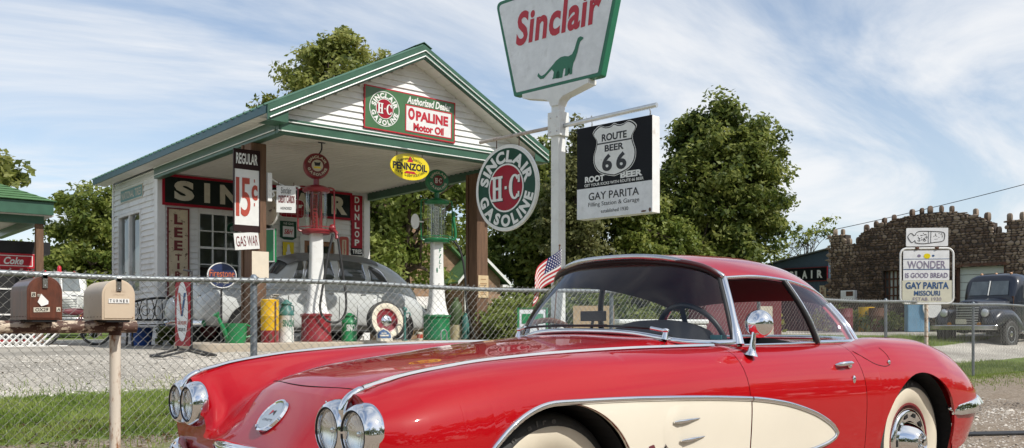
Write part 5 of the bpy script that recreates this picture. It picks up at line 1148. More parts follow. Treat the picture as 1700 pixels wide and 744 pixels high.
# wheel housings
for cx, cz, r in (AF, AR):
    for s in (-1, 1):
        mb = MB(); rows = []
        for k in range(29):
            a = -.25 + (PI + .5) * k / 28; rows.append([(cx + (r + .012) * math.cos(a), s * .875, cz + (r + .004) * math.sin(a)), (cx + (r + .012) * math.cos(a), s * .42, cz + (r + .012) * math.sin(a))])
        mb.grid(rows); mb.add([rw_[1] for rw_ in rows], [tuple(range(29))]); mb.build('wheel_housing', 'dark', car)
mb = MB(); mb.box((-.55, -.62, .16), (3.1, .62, .24)); mb.build('underbody', 'dark', car)
def car_wheel(x, s):
    T = Matrix.Translation((x, s * .725, .335)) @ (Matrix.Rotation(R(90), 4, 'X') if s < 0 else Matrix.Rotation(R(-90), 4, 'X'))
    wr = bpy.data.objects.new('wheel', None); COL.objects.link(wr); wr.parent = car; wr.matrix_local = T
    q = .335; h = .085
    mb = MB(); mb.lathe([(.20, -h * .8), (q * .80, -h), (q * .93, -h * .95), (q, -h * .6), (q + .002, 0), (q, h * .55), (q * .985, h * .75), (q * .95, h * .92), (q * .90, h * 1.02), (.285, h * 1.06), (.2, h * .8)], 60); ty = mb.build('tyre', 'tyre', wr, 30)
    mb = MB(); mb.lathe([(.288, h * 1.062), (.283, h * 1.085), (.255, h * 1.10), (.225, h * 1.02), (.203, h * .86)], 60); mb.build('white_wall', 'whitewall', wr, 60)
    # raised tyre lettering
    mb = MB(); arctext(mb, 'aire', 0, 0, .308, .022, -22, 6, h * 1.05, bold=.03); arctext(mb, 'nylon', 0, 0, .308, .022, -74, -30, h * 1.05, bold=.03); mb.build('tyre_lettering', pm('scuffed_rubber', (.085, .085, .083), .6), wr)
    mb = MB(); mb.lathe([(.206, h * .84), (.204, h * .90), (.194, h * .88), (.188, h * .72), (.17, h * .60), (0, h * .5)], 48); rm = mb.build('rim', 'red_rim', wr, 40)
    mb = MB(); mb.lathe([(.180, h * .70), (.178, h * .86), (.168, h * .98), (.150, h * 1.0), (.128, h * .92), (.108, h * .92), (.076, h * 1.55), (.054, h * 1.78), (.050, h * 1.74), (.047, h * 1.6), (0, h * 1.6)], 48); cp = mb.build('wheel_cover', 'chrome', wr, 45)
    for k in range(10):
        a = 2 * PI * k / 10; T2 = Matrix.Rotation(a, 4, 'Z'); mb = MB(); mb.box((.130, -.017, h * .90), (.150, .017, h * 1.012), 0, T2); mb.build('cover_slot', 'dark', cp)
    mb = MB(); mb.lathe([(0, h * 2.0), (.018, h * 1.95), (.022, h * 1.7), (.022, h * 1.55)], 20); 
    for k in range(3): a = 2 * PI * k / 3 + .5; mb.tube([(.02 * math.cos(a), .02 * math.sin(a), h * 1.72), (.05 * math.cos(a), .05 * math.sin(a), h * 1.68)], .008, 8)
    mb.build('spinner', 'chrome', cp, 50)
for x in (0, 2.575):
    for s in (-1, 1): car_wheel(x, s)
# cream cove panels with chrome edging
ZT = [[-.045, .7135], [.16, .710], [.48, .698], [1.03, .662], [1.27, .630], [1.5, .574], [1.62, .528], [1.69, .488], [1.714, .463]]
ZB = [[.36, .366], [.6, .372], [1.2, .388], [1.5, .404], [1.62, .420], [1.69, .440], [1.714, .463]]
def ztop(x): return spline(ZT, x)[0]
def zbot(x):
    ar = AF[1] + math.sqrt(max(0, AF[2]**2 - (x - AF[0])**2)) if x < AF[0] + AF[2] else 0
    return min(ztop(x), max(ar + .002, spline(ZB, x)[0]))
def cove(s, x0, x1, parent):
    n = max(6, int((x1 - x0) / .02)); xs = [x0 + (x1 - x0) * i / n for i in range(n + 1)]; rows = []
    for x in xs:
        a, b = zbot(x), ztop(x); rows.append([(x, s * (side_w(x, a) - .013), a - .0025) if x < AF[0] + AF[2] else (x, s * (side_w(x, a) + .001), a - .001)] + [(x, s * (side_w(x, a + (b - a) * j / 14) + .0045), a + (b - a) * j / 14) for j in range(15)])
    mb = MB(); mb.grid(rows, flip=(s > 0)); pn = mb.build('cove_panel', 'cream_car', parent, 60)
    mb = MB(); P = [(x, s * (side_w(x, ztop(x)) + .005), ztop(x)) for x in xs]
    if x1 > 1.7: P += [(x, s * (side_w(x, zbot(x)) + .005), zbot(x)) for x in xs[::-1][1:]]
    if x0 < 0: 
        arc = [(AF[0] - AF[2] * math.cos(a), AF[1] + (AF[2] + .004) * math.sin(a)) for a in np.linspace(.05, PI / 2, 22)[:-1]]
        P = [(x, s * (side_w(x, z) + .003), z) for x, z in arc] + P
    mb.tube(P, .0105, 10); mb.build('chrome_edging', 'chrome', pn, 60)
    return pn
for s in (-1, 1):
    pn = cove(s, -.045, XD0 - .006, bo)
    dj = [c for c in kids(car) if c.name.startswith('door') and len(kids(c)) and (kids(c)[0].data.vertices[0].co.y * s > 0)][0]
    cove(s, XD0 + .002, 1.714, dj)
    for i in range(3):
        z = .606 - i * .074; x = .515 + i * .045; L_ = .165 - .01 * i; w_ = side_w(x, z) + .004
        mb = MB(); mb.tube([(x, s * (w_ + .012), z), (x + .03, s * (w_ + .016), z + .001), (x + L_ * .6, s * (w_ + .010), z + .002), (x + L_, s * (w_ + .001), z + .003)], [.004, .008, .006, .002], 8); mb.build('cove_spear', 'chrome', pn, 60)
    # step of the vent in front of the spears
    mb = MB(); xs_ = [(.505, .662), (.475, .62), (.468, .56), (.485, .49), (.52, .43)]
    rows = [[(x + .0, s * (side_w(x, z) + .0046), z), (x + .035, s * (side_w(x, z) + .010), z), (x + .10, s * (side_w(x, z) + .005), z)] for x, z in [tuple(v)[:2] for v in catmull([(a, b, 0) for a, b in xs_], 4)]]
    mb.grid(rows, flip=(s < 0)); mb.build('vent_step', 'cream_car', pn, 60)
    mb = MB()
    for d, m_ in ((-1, 0), (1, 1)):
        x = .45; z = .475; w_ = side_w(x, z) + .008; T = frame((x, s * w_, z), (1, 0, 0) if s < 0 else (-1, 0, 0))
        mb.add([(d * .005, -.005, 0), (d * .012, -.005, 0), (d * .045, .05, 0), (d * .038, .05, 0)], [(0, 1, 2, 3) if d > 0 else (3, 2, 1, 0)], 0, T)
        for i in range(3):
            for j in range(3):
                X = d * (.014 + i * .013 + j * .006); Y = .018 + j * .012 + i * .004; q = [(X, Y, .002), (X + .013 * d, Y + .003, .002), (X + .019 * d, Y + .015, .002), (X + .006 * d, Y + .012, .002)]
                mb.add(q, [(0, 1, 2, 3) if d > 0 else (3, 2, 1, 0)], (1 if (i + j) % 2 else 0) if d > 0 else 2, T)
    mb.build('crossed_flags_emblem', ['chrome', 'black', 'maroon'], pn)
# headlamps: twin lenses in one chrome housing each side
for s in (-1, 1):
    hl = bpy.data.objects.new('headlamp_pair', None); COL.objects.link(hl); hl.parent = car
    for wy in (.602, .754):
        xo = -.748 if wy < .7 else -.742
        T = Matrix.Translation((xo, s * wy, .652)) @ Matrix.Rotation(R(-90), 4, 'Y') @ Matrix.Rotation(R(0), 4, 'Z')
        mb = MB(); mb.lathe([(.069, -.012), (.070, .003), (.074, .007), (.082, .002), (.089, -.010), (.0945, -.028), (.096, -.045), (.090, -.055)], 44, 0, T); mb.build('bezel', 'chrome', hl, 60)
        mb = MB(); mb.lathe([(.0, .010), (.03, .008), (.055, .0), (.070, -.010)][::-1], 36, 0, T); ln = mb.build('lens', 'lens', hl, 60); mb = MB(); mb.lathe([(0, -.027), (.02, -.026), (.045, -.021), (.062, -.014), (.070, -.009)], 36, 0, T); mb.ell((xo + .016, s * wy, .652), (.008, .010, .010), 10, 8); mb.build('reflector', 'reflector', ln, 60)
        mb = MB(); mb.lathe([(.0695, -.012), (.0725, .004), (.0705, .008), (.067, .002)], 36, 0, T); mb.build('seal', 'rubber', ln, 60)
        mb = MB(); mb.ell((-.0 + xo + .01, s * (wy + (.03 if wy > .7 else -.03)), .652 + .086), (.003, .004, .004), 8, 5); mb.build('screw', 'chrome', hl, 60)
    mb = MB(); P = catmull([(-.735, s * .678, .690), (-.738, s * .678, .722), (-.722, s * .679, .752), (-.69, s * .680, .772), (-.64, s * .682, .789)], 4); mb.tube(P, [.009] * 3 + [.014] * (len(P) - 6) + [.009] * 3, 10); mb.build('divider', 'chrome', hl, 60)
    mb = MB(); P = [(x, s * (spline(TAB, x)[7]), spline(TAB, x)[8] + .004) for x in np.linspace(-.67, 1.02, 40)]
    rows = [[(x, y - .012, z - .002), (x, y - .006, z + .006), (x, y + .006, z + .006), (x, y + .012, z - .002)] for x, y, z in P]; mb.grid(rows); mb.build('fender_strip', 'chrome', bo, 30)
# nose: emblem, grille mouth, bumpers
def nose(y, z): return min((abs(top_z(x, abs(y)) - z), x) for x in np.linspace(-.74, -.5, 120))[1]
ez = .640; ex = nose(0, ez); n_ = Vector((-.72, 0, .69)).normalized(); Te = Matrix.Translation((ex - .004, 0, ez + .002)) @ n_.to_track_quat('Z', 'Y').to_matrix().to_4x4()
mb = MB(); mb.lathe([(0, .006), (.060, .006), (.066, .012), (.074, .010), (.077, 0), (.07, -.01)], 40, 0, Te); em = mb.build('nose_emblem', 'chrome', bo, 40)
mb = MB(); mb.disc(.061, .0075, 32, 0, Te); mb.build('emblem_face', pm('emblem_silver', (.55, .60, .63), .25, .6, var=.05), em)
mb = MB(); text(mb, 'CORVETTE', 0, -.022, .075, .010, .0085, T=Te @ Matrix.Rotation(R(0), 4, 'Z')); mb.build('emblem_letters', 'letter_black', em)
mb = MB(); mb.add([(-.02, -.002, .0086), (.002, .018, .0086), (-.016, .024, .0086)], [(0, 1, 2)], 0, Te); mb.add([(.02, -.002, .0086), (.016, .024, .0086), (-.002, .018, .0086)], [(0, 1, 2)], 1, Te); mb.build('emblem_flags', ['letter_red', 'letter_black'], em)
seam = MB(); P = [(-.525 + .03 * (abs(y) / .3)**2, y) for y in np.linspace(-.33, .33, 19)]
seam.tube([(x, y, top_z(x, abs(y)) - .0006) for x, y in P], .0022, 6); seam.build('panel_seam', 'dark', bo); seam = MB()
for s in (-1, 1):
    P = [(-.49, .335), (-.42, .42), (-.2, .49), (.3, .52), (.9, .53), (.95, .45)]; D = catmull([(a, b, 0) for a, b in P], 8); seam.tube([(p.x, s * p.y, top_z(p.x, p.y) - .0006) for p in D], .0020, 6); seam.build('panel_seam', 'dark', bo); seam = MB()
    # fuel filler lid outline and rear quarter seam
    if s < 0:
        Q = [(2.0, .83), (2.05, .80), (2.12, .765), (2.20, .750), (2.255, .762), (2.27, .80), (2.255, .84)]
        D = catmull([(a, b, 0) for a, b in Q], 6); seam.tube([(p.x, s * (side_w(p.x, p.y) - .0006), p.y) for p in D], .0020, 6); seam.build('panel_seam', 'dark', bo); seam = MB()
mb = MB(); mb.ell((2.245, -side_w(2.245, .768) - .003, .768), (.012, .006, .012), 10, 6); mb.build('filler_catch', 'chrome', bo, 60)
mb = MB()
gp = [(.50 * math.copysign(abs(math.cos(a))**.75, math.cos(a)), .444 + .080 * math.copysign(abs(math.sin(a))**.9, math.sin(a))) for a in np.linspace(0, 2 * PI, 60, endpoint=False)]
mb.tube([(-.775 + .18 * (abs(y) / .54)**2.5, y, z) for y, z in gp], .027, 12, closed=True); gr = mb.build('grille_surround', 'chrome', car, 60)
mb = MB(); mb.add([(-.752 + .17 * (abs(y) / .54)**2.5, y, z) for y, z in gp], [tuple(range(60))[::-1]]); mb.build('grille_mouth', 'dark', gr)
for i in range(9): y = -.40 + i * .10; mb = MB(); mb.tube([(-.785 + .1 * (y / .54)**2, y, .37), (-.785 + .1 * (y / .54)**2, y, .43), (-.765 + .1 * (y / .54)**2, y, .49)], [.014, .022, .014], 8); mb.build('grille_tooth', 'chrome', gr, 60)
for s in (-1, 1):
    P = catmull([(-.755, s * .50, .39), (-.785, s * .60, .415), (-.77, s * .72, .445), (-.70, s * .82, .46), (-.57, s * .878, .46), (-.47, s * .892, .455)], 5)
    mb = MB(); mb.tube([p + Vector((.02, -s * .015, .0)) for p in P], [.03] + [.045] * (len(P) - 5) + [.04, .035, .03, .02], 14); mb.build('front_bumper', 'chrome', car, 60)
    rows = []
    for x, w_, z, hh, th in ((2.868, .902, .480, .003, .001), (2.876, .904, .480, .020, .006), (2.93, .908, .481, .032, .016), (3.10, .90, .486, .040, .024), (3.27, .862, .490, .045, .03), (3.37, .80, .492, .048, .033), (3.44, .735, .494, .048, .033), (3.465, .68, .494, .048, .03), (3.46, .60, .492, .048, .03), (3.45, .40, .49, .048, .03)):
        k_ = min(1, hh / .03); rows.append([(x - .002 * k_, s * (w_ - .02 * k_), z - hh), (x + th * .5, s * (w_ + th * .6), z - hh * .7), (x + th * .6, s * (w_ + th * .8), z + hh * .2), (x + th * .2, s * (w_ + th * .2), z + hh), (x - .03 * k_, s * (w_ - .05 * k_), z + hh * .9)])
    mb = MB(); mb.grid(rows, flip=(s > 0)); mb.build('rear_bumper', 'chrome', car, 35, solid=.003)
    mb = MB(); mb.ell((3.385, s * .56, .56), (.05, .05, .05), 16, 10); mb.build('tail_lamp', 'letter_red', car, 60)
# windscreen
B_ = [(1.185, -.722, .875), (1.10, -.655, .905), (1.015, -.53, .928), (.965, -.30, .943), (.945, 0, .947)]; B_ = [(x, y, top_z(x, min(.72, -y)) + .014) for x, y, z in B_]; B_ += [(x, -y, z) for x, y, z in B_[::-1][1:]]
H_ = [(1.300, -.560, 1.180), (1.262, -.505, 1.222), (1.215, -.40, 1.252), (1.172, -.22, 1.275), (1.155, 0, 1.282)]; H_ += [(x, -y, z) for x, y, z in H_[::-1][1:]]
Bc = resample(catmull(B_, 6), 41); Hc = resample(catmull(H_, 6), 41)
mb = MB(); rows = []
for k in range(9):
    t = k / 8; rows.append([b.lerp(h, t) + Vector((-.035 * math.sin(PI * t) * (1 - (abs(i - 20) / 20)**2 * .4), (-.02 if i < 20 else .02) * math.sin(PI * t) * (abs(i - 20) / 20)**3, 0)) for i, (b, h) in enumerate(zip(Bc, Hc))])
mb.grid(rows); wsn = mb.build('windscreen', 'glass', car, 60)
mb = MB(); mb.tube([p + Vector((-.004, 0, -.002)) for p in Bc], [.019 - .006 * math.cos(PI * (i - 20) / 40) for i in range(41)], 10); mb.build('lower_frame', 'chrome', wsn, 60)
for i, s in ((0, -1), (40, 1)):
    P = [r_[i] for r_ in rows]; P[0] = P[0] + Vector((.0, 0, -.012)); mb = MB(); mb.tube([p + Vector((.006, s * .004, 0)) for p in P], [.030, .024, .019] + [.0165] * 6, 10); mb.build('pillar', 'chrome', wsn, 60)
    mb = MB(); mb.tube([p + Vector((-.014, -s * .006, 0)) for p in P], .009, 8); mb.build('pillar_seal', 'rubber', wsn, 60)
mb = MB(); mb.tube([p + Vector((-.006, 0, -.004)) for p in Hc], .011, 8); mb.build('header_seal', 'rubber', wsn, 60); mb = MB(); mb.tube([p + Vector((-.012, 0, .010)) for p in Hc], .012, 8); mb.build('header_band', pm('maroon_lip', (.07, .016, .018), .3, coat=.5), wsn, 60)
for y0, y1, sg in ((-.50, .02, 1), (.50, .0, -1)):
    mb = MB(); x0 = .955 if abs(y0) < .2 else 1.0
    P = [(.985, y0, .945), (.945, y0 + sg * .12, .955), (.935, (y0 + y1) / 2 + sg * .05, .962), (.93, y1 + sg * .18, .965)]; mb.tube(catmull(P, 5), .006, 6); mb.build('wiper', 'black', wsn, 60)
    mb = MB(); mb.tube([(.965, y0, .90), (.975, y0, .935)], [.018, .012], 10); mb.tube([(.975, y0, .94), (.955, y0 + sg * .07, .953)], .009, 8); mb.ell((.975, y0, .942), (.018, .018, .012), 10, 6); mb.build('wiper_pivot', 'chrome', wsn, 60)
# hardtop
ED = [[0, 1.300, .568, 1.186], [.2, 1.50, .592, 1.196], [.42, 1.72, .604, 1.184], [.62, 1.92, .597, 1.156], [.80, 2.09, .572, 1.118], [1, 2.255, .530, 1.062]]
CE = [[0, 1.135, 1.297], [.2, 1.40, 1.318], [.42, 1.68, 1.322], [.62, 1.95, 1.304], [.80, 2.20, 1.245], [1, 2.47, 1.115]]
def roofpt(s_, t_, drop=0., shr=1.):
    xe, we, ze = spline(ED, s_); xc, zc = spline(CE, s_); a = abs(t_)
    ww = we * (1 - (1 - a)**1.0) ; ww = we * a
    return (xc + (xe - xc) * a**2.2, math.copysign(ww * shr, t_), ze + (zc - ze) * (1 - a**3.0)**.85 - drop)
ts = [math.sin(PI / 2 * k / 16) for k in range(-16, 17)]; ss = [k / 26 for k in range(27)]
mb = MB(); mb.grid([[roofpt(s_, t_) for t_ in ts] for s_ in ss], flip=False); hd = mb.build('hardtop', 'red_top', car, 60)
mb = MB(); mb.grid([[roofpt(s_, t_, .022, .965) for t_ in ts] for s_ in ss], flip=True); mb.build('headlining', pm('slate_headlining', (.085, .10, .125), .8), hd, 60)
mb = MB()
for s in (-1, 1): mb.grid([[roofpt(s_, s * 1.0), roofpt(s_, s * 1.0, .022, .965)] for s_ in ss], flip=(s > 0))
mb.build('roof_edge', 'black_int', hd, 60)
mb = MB(); F_ = [Vector(roofpt(0, t_)) for t_ in ts]; mb.tube([p + Vector((-.004, 0, .0)) for p in F_], .014, 10); mb.build('front_moulding', 'chrome_old', hd, 60)
for s in (-1, 1): mb = MB(); mb.tube([Vector(roofpt(s_, s)) + Vector((0, s * .003, -.006)) for s_ in ss], [.009] * 20 + [.008] * 7, 8); mb.build('drip_moulding', 'chrome', hd, 60)
# rear window wrapping round from behind the doors
nE = 24; UP = []; LO = []
for k in range(nE + 1): UP.append(Vector(roofpt(.42 + .58 * k / nE, -1)))
for t_ in np.linspace(-1, 1, 33)[1:-1]: UP.append(Vector(roofpt(1, math.copysign(abs(t_), t_))))
for k in range(nE, -1, -1): UP.append(Vector(roofpt(.42 + .58 * k / nE, 1)))
LB = [(1.835, -.722, .872), (2.05, -.712, .872), (2.275, -.665, .870), (2.46, -.54, .872), (2.58, -.30, .878), (2.62, 0, .880)]; LB += [(x, -y, z) for x, y, z in LB[::-1][1:]]
LBc = resample(catmull(LB, 8), len(UP)); UPc = resample(UP, len(UP))
# match the pillar corners: parameter follows arc length on both curves
rows = [[b.lerp(u, t) + Vector((0, (-1 if i < len(UP) / 2 else 1) * .02 * math.sin(PI * t), .0)) for i, (b, u) in enumerate(zip(LBc, UPc))] for t in np.linspace(0, 1, 9)]
mb = MB(); mb.grid(rows); rw = mb.build('rear_window', 'glass', car, 60)
mb = MB(); mb.tube(LBc, .013, 8); mb.build('lower_moulding', 'chrome', rw, 60)
for i, s in ((0, -1), (-1, 1)):
    mb = MB(); P = [r_[i] for r_ in rows]; P[-1] = P[-2].lerp(P[-1], .7); mb.tube([p + Vector((-.012, s * .004, 0)) for p in P], .014, 8); mb.build('side_pillar', 'black', rw, 60)
    mb = MB(); mb.tube([p + Vector((.010, s * .006, 0)) for p in P], .006, 8); mb.build('pillar_moulding', 'chrome', rw, 60)
    j = min(range(len(LBc)), key=lambda q: (LBc[q] - Vector((2.255, s * .67, .87))).length); u = Vector(roofpt(1, s)); b = LBc[j]
    D = [u.lerp(b, t) + Vector((.004 * math.sin(PI * t) - .02 * (1 - t), s * .010 * math.sin(PI * t), 0)) for t in np.linspace(0, 1, 9)]
    mb = MB(); mb.grid([[d + Vector((-.05, -s * .008, .0)), d + Vector((-.022, s * .006, .004)), d + Vector((0, s * .006, .004))] for d in D]); mb.build('quarter_post', 'red_top', rw, 60)
    mb = MB(); mb.tube([d + Vector((.008, s * .008, .004)) for d in D], .012, 8); mb.tube([d + Vector((-.026, s * .010, .006)) for d in D], .006, 8); mb.build('post_moulding', 'chrome', rw, 60)
# cockpit
mb = MB()
for s in (-1, 1): mb.grid([[(x, s * .700, z) for z in (.28, .845)] for x in (1.12, 1.6, 2.02)], flip=(s < 0)); mb.grid([[(x, s * .700, .845), (x, s * .722, .862)] for x in (1.18, 1.6, 1.98)])
mb.box((1.0, -.70, .26), (2.1, .70, .30)); mb.box((2.0, -.70, .30), (2.06, .70, .85)); mb.box((2.02, -.66, .846), (2.3, .66, .862)); mb.box((1.1, -.70, .3), (1.13, .70, .84)); mb.build('cockpit_tub', 'black_int', car)
mb = MB(); rows = []
for y in np.linspace(-.70, .70, 29):
    hump = .075 * max(0, 1 - ((y + .34) / .26)**2) ** .5 if abs(y + .34) < .26 else 0
    hump += .03 * max(0, 1 - ((y - .34) / .26)**2) ** .5 if abs(y - .34) < .26 else 0
    xb = 1.0 + .10 * (abs(y) / .7)**2; rows.append([(xb - .01, y, .925 - .04 * (abs(y) / .7)**3), (xb + .08, y, .925 + hump * .9 - .04 * (abs(y) / .7)**3), (xb + .16, y, .92 + hump - .05 * (abs(y) / .7)**3), (xb + .22, y, .885 + hump * .8 - .05 * (abs(y) / .7)**3), (xb + .20, y, .70)])
mb.grid(rows); mb.build('dashboard', 'black_int', car, 50)
sw = bpy.data.objects.new('steering_wheel', None); COL.objects.link(sw); sw.parent = car; sw.matrix_local = Matrix.Translation((1.36, -.335, .865)) @ Matrix.Rotation(R(70), 4, 'Y')
mb = MB(); mb.tube([(.205 * math.cos(2 * PI * k / 40), .205 * math.sin(2 * PI * k / 40), 0) for k in range(40)], .013, 10, closed=True); mb.build('rim', 'black', sw, 60)
mb = MB()
for a in (90, 210, 330): c, s = math.cos(R(a + 90)), math.sin(R(a + 90)); mb.box((.02, -.014, -.012), (.205, .014, -.006), 0, Matrix.Rotation(R(a + 90), 4, 'Z'))
mb.build('spoke', 'black', sw); mb = MB(); mb.lathe([(0, .02), (.03, .015), (.038, -.01), (.02, -.04), (.018, -.35)], 16); mb.build('hub', 'chrome_old', sw, 50)
for y in (-.34, .34):
    mb = MB(); mb.grid([[(1.86 + .05 * k / 6 + .05 * (abs(j - 5) / 5)**3, y + (j - 5) * .046 * (1 - .25 * (k / 6)**3), .40 + k * .082 - .03 * (abs(j - 5) / 5)**2 * (k / 6)) for j in range(11)] for k in range(7)]); mb.box((1.45, y - .23, .32), (1.88, y + .23, .46)); mb.build('seat', 'black_int', car, 50, solid=.05)
for s in (-1, 1): mb = MB(); mb.tube([(1.19, s * .717, .874), (1.6, s * .72, .872), (1.84, s * .72, .874)], .008, 8); mb.build('belt_moulding', 'chrome', car, 60)
mb = MB(); mb.box((1.06, -.03, .985), (1.085, .13, 1.035)); mb.tube([(1.07, .05, .99), (1.055, .05, .93)], .008, 8); mb.build('rear_view_mirror', 'black', car, bevel=.006)
mb = MB(); mb.box((1.16, -.66, .875), (1.20, -.60, .92)); mb.build('corner_sticker', 'sign_teal', wsn)
# round wing mirror on its stem
mr_ = bpy.data.objects.new('wing_mirror', None); COL.objects.link(mr_); mr_.parent = car; mr_.matrix_local = Matrix.Translation((1.135, -.845, .845))
mb = MB(); mb.tube(catmull([(0, .012, -.01), (.004, .008, .02), (.006, .002, .07), (.012, 0, .115)], 4), [.030, .027, .021, .017, .015, .013, .012, .011, .010, .010, .010, .009, .009][:13], 12); mb.build('stem', 'chrome', mr_, 60)
mb = MB(); T = Matrix.Translation((.02, -.012, .125)) @ Matrix.Rotation(R(25), 4, 'Z') @ Matrix.Rotation(R(90), 4, 'Y'); mb.lathe([(0, -.03), (.022, -.026), (.042, -.013), (.055, .004), (.060, .018), (.058, .026), (.052, .027), (0, .024)], 36, 0, T); mb.build('mirror_head', 'chrome', mr_, 50)
# ------------------------------------------------------------------ older vehicles, built from smooth lofts (local x = towards the tail, near side = -y)
def sring(x, yc, zc, ry, rz, n, N=32):
    out = []
    for k in range(N):
        a = 2 * PI * k / N; c, s = math.cos(a), math.sin(a); out.append((x, yc + ry * math.copysign(abs(c)**(2 / n), c), zc + rz * math.copysign(abs(s)**(2 / n), s)))
    return out
def loft(mb, tab, dens=4, N=32, mi=0):
    xs = []
    for a, b in zip(tab, tab[1:]): xs += [a[0] + (b[0] - a[0]) * k / dens for k in range(dens)]
    xs.append(tab[-1][0]); rows = [sring(x, *spline(tab, x), N=N) for x in xs]
    mb.grid(rows, mi, wrap=True, flip=True); mb.add(rows[0], [tuple(range(N))], mi); mb.add(rows[-1], [tuple(range(N))[::-1]], mi)
def loft_y(tab, x, z):
    yc, zc, ry, rz, n = spline(tab, x); d = min(1, abs(z - zc) / rz); return ry * (1 - d**n)**(1 / n)
def skin(mb, tab, poly, s, off=.006):
    """a pane lying on the side of a loft"""
    x0 = min(p[0] for p in poly); x1 = max(p[0] for p in poly); rows = []; n = len(poly)
    for k in range(15):
        x = x0 + (x1 - x0) * (.002 + .996 * k / 14); zs = []
        for i in range(n):
            (a, za), (b, zb) = poly[i], poly[(i + 1) % n]
            if (a - x) * (b - x) <= 0 and a != b: zs.append(za + (zb - za) * (x - a) / (b - a))
        lo_, hi_ = min(zs), max(zs); rows.append([(x, s * (loft_y(tab, x, lo_ + (hi_ - lo_) * j / 8) + off), lo_ + (hi_ - lo_) * j / 8) for j in range(9)])
    mb.grid(rows, flip=(s > 0))
def patch(mb, tab, x0, x1, a0, a1, off=.008, nx=8, na=12):
    rows = []
    for i in range(nx + 1):
        x = x0 + (x1 - x0) * i / nx; yc, zc, ry, rz, n = spline(tab, x); r_ = []
        for j in range(na + 1):
            a = R(a0 + (a1 - a0) * j / na); c, s = math.cos(a), math.sin(a); r_.append((x - off * .5, yc + (ry + off) * math.copysign(abs(c)**(2 / n), c), zc + (rz + off) * math.copysign(abs(s)**(2 / n), s)))
        rows.append(r_)
    mb.grid(rows, flip=True)
def rpoly(pts, r=.06): 
    out = []
    for i, p in enumerate(pts):
        p = Vector(p); a = Vector(pts[i - 1]) - p; b = Vector(pts[(i + 1) % len(pts)]) - p; q = min(r, a.length * .45, b.length * .45); a.normalize(); b.normalize()
        for k in range(5): t = k / 4; out.append(tuple((p + a * q) * (1 - t)**2 + p * 2 * t * (1 - t) + (p + b * q) * t * t))
    return out
def side_wheel(t, x, s, y, rad, ww, rimcol, cap='chrome_old'):
    w_ = bpy.data.objects.new('wheel', None); COL.objects.link(w_); w_.parent = t; w_.matrix_local = Matrix.Translation((x, s * y, rad)) @ Matrix.Rotation(R(-90 * s), 4, 'X')
    wheel(w_, Matrix.Identity(4), rad, .17, None, ww=ww, cap=cap, rimcol=rimcol)
sed = thing('vintage_sedan', 'grey four-door vintage sedan with dark roof parked under the station canopy', 'car', (5.42, 15.6, ZG))
LOW = [[.28, 0, .78, .26, .22, 2.5], [.36, 0, .76, .40, .34, 2.8], [.7, 0, .75, .48, .38, 3], [1.2, 0, .74, .58, .40, 3.2], [1.65, 0, .72, .72, .42, 4], [2.5, 0, .71, .82, .43, 4.5], [3.6, 0, .71, .80, .43, 4], [4.3, 0, .68, .70, .40, 3.2], [4.7, 0, .62, .56, .30, 2.6], [4.84, 0, .60, .38, .18, 2.4]]
CAB = [[1.52, 0, 1.06, .56, .07, 3], [1.72, 0, 1.12, .64, .24, 3], [2.02, 0, 1.18, .69, .48, 3], [2.4, 0, 1.17, .71, .58, 3], [3.0, 0, 1.16, .71, .60, 3], [3.5, 0, 1.14, .69, .595, 3], [4.0, 0, 1.07, .65, .55, 2.9], [4.4, 0, .97, .58, .45, 2.7], [4.70, 0, .84, .47, .30, 2.5], [4.82, 0, .74, .36, .14, 2.4]]
mb = MB(); loft(mb, LOW); loft(mb, CAB); mb.build('body', 'grey_car', sed, 50)
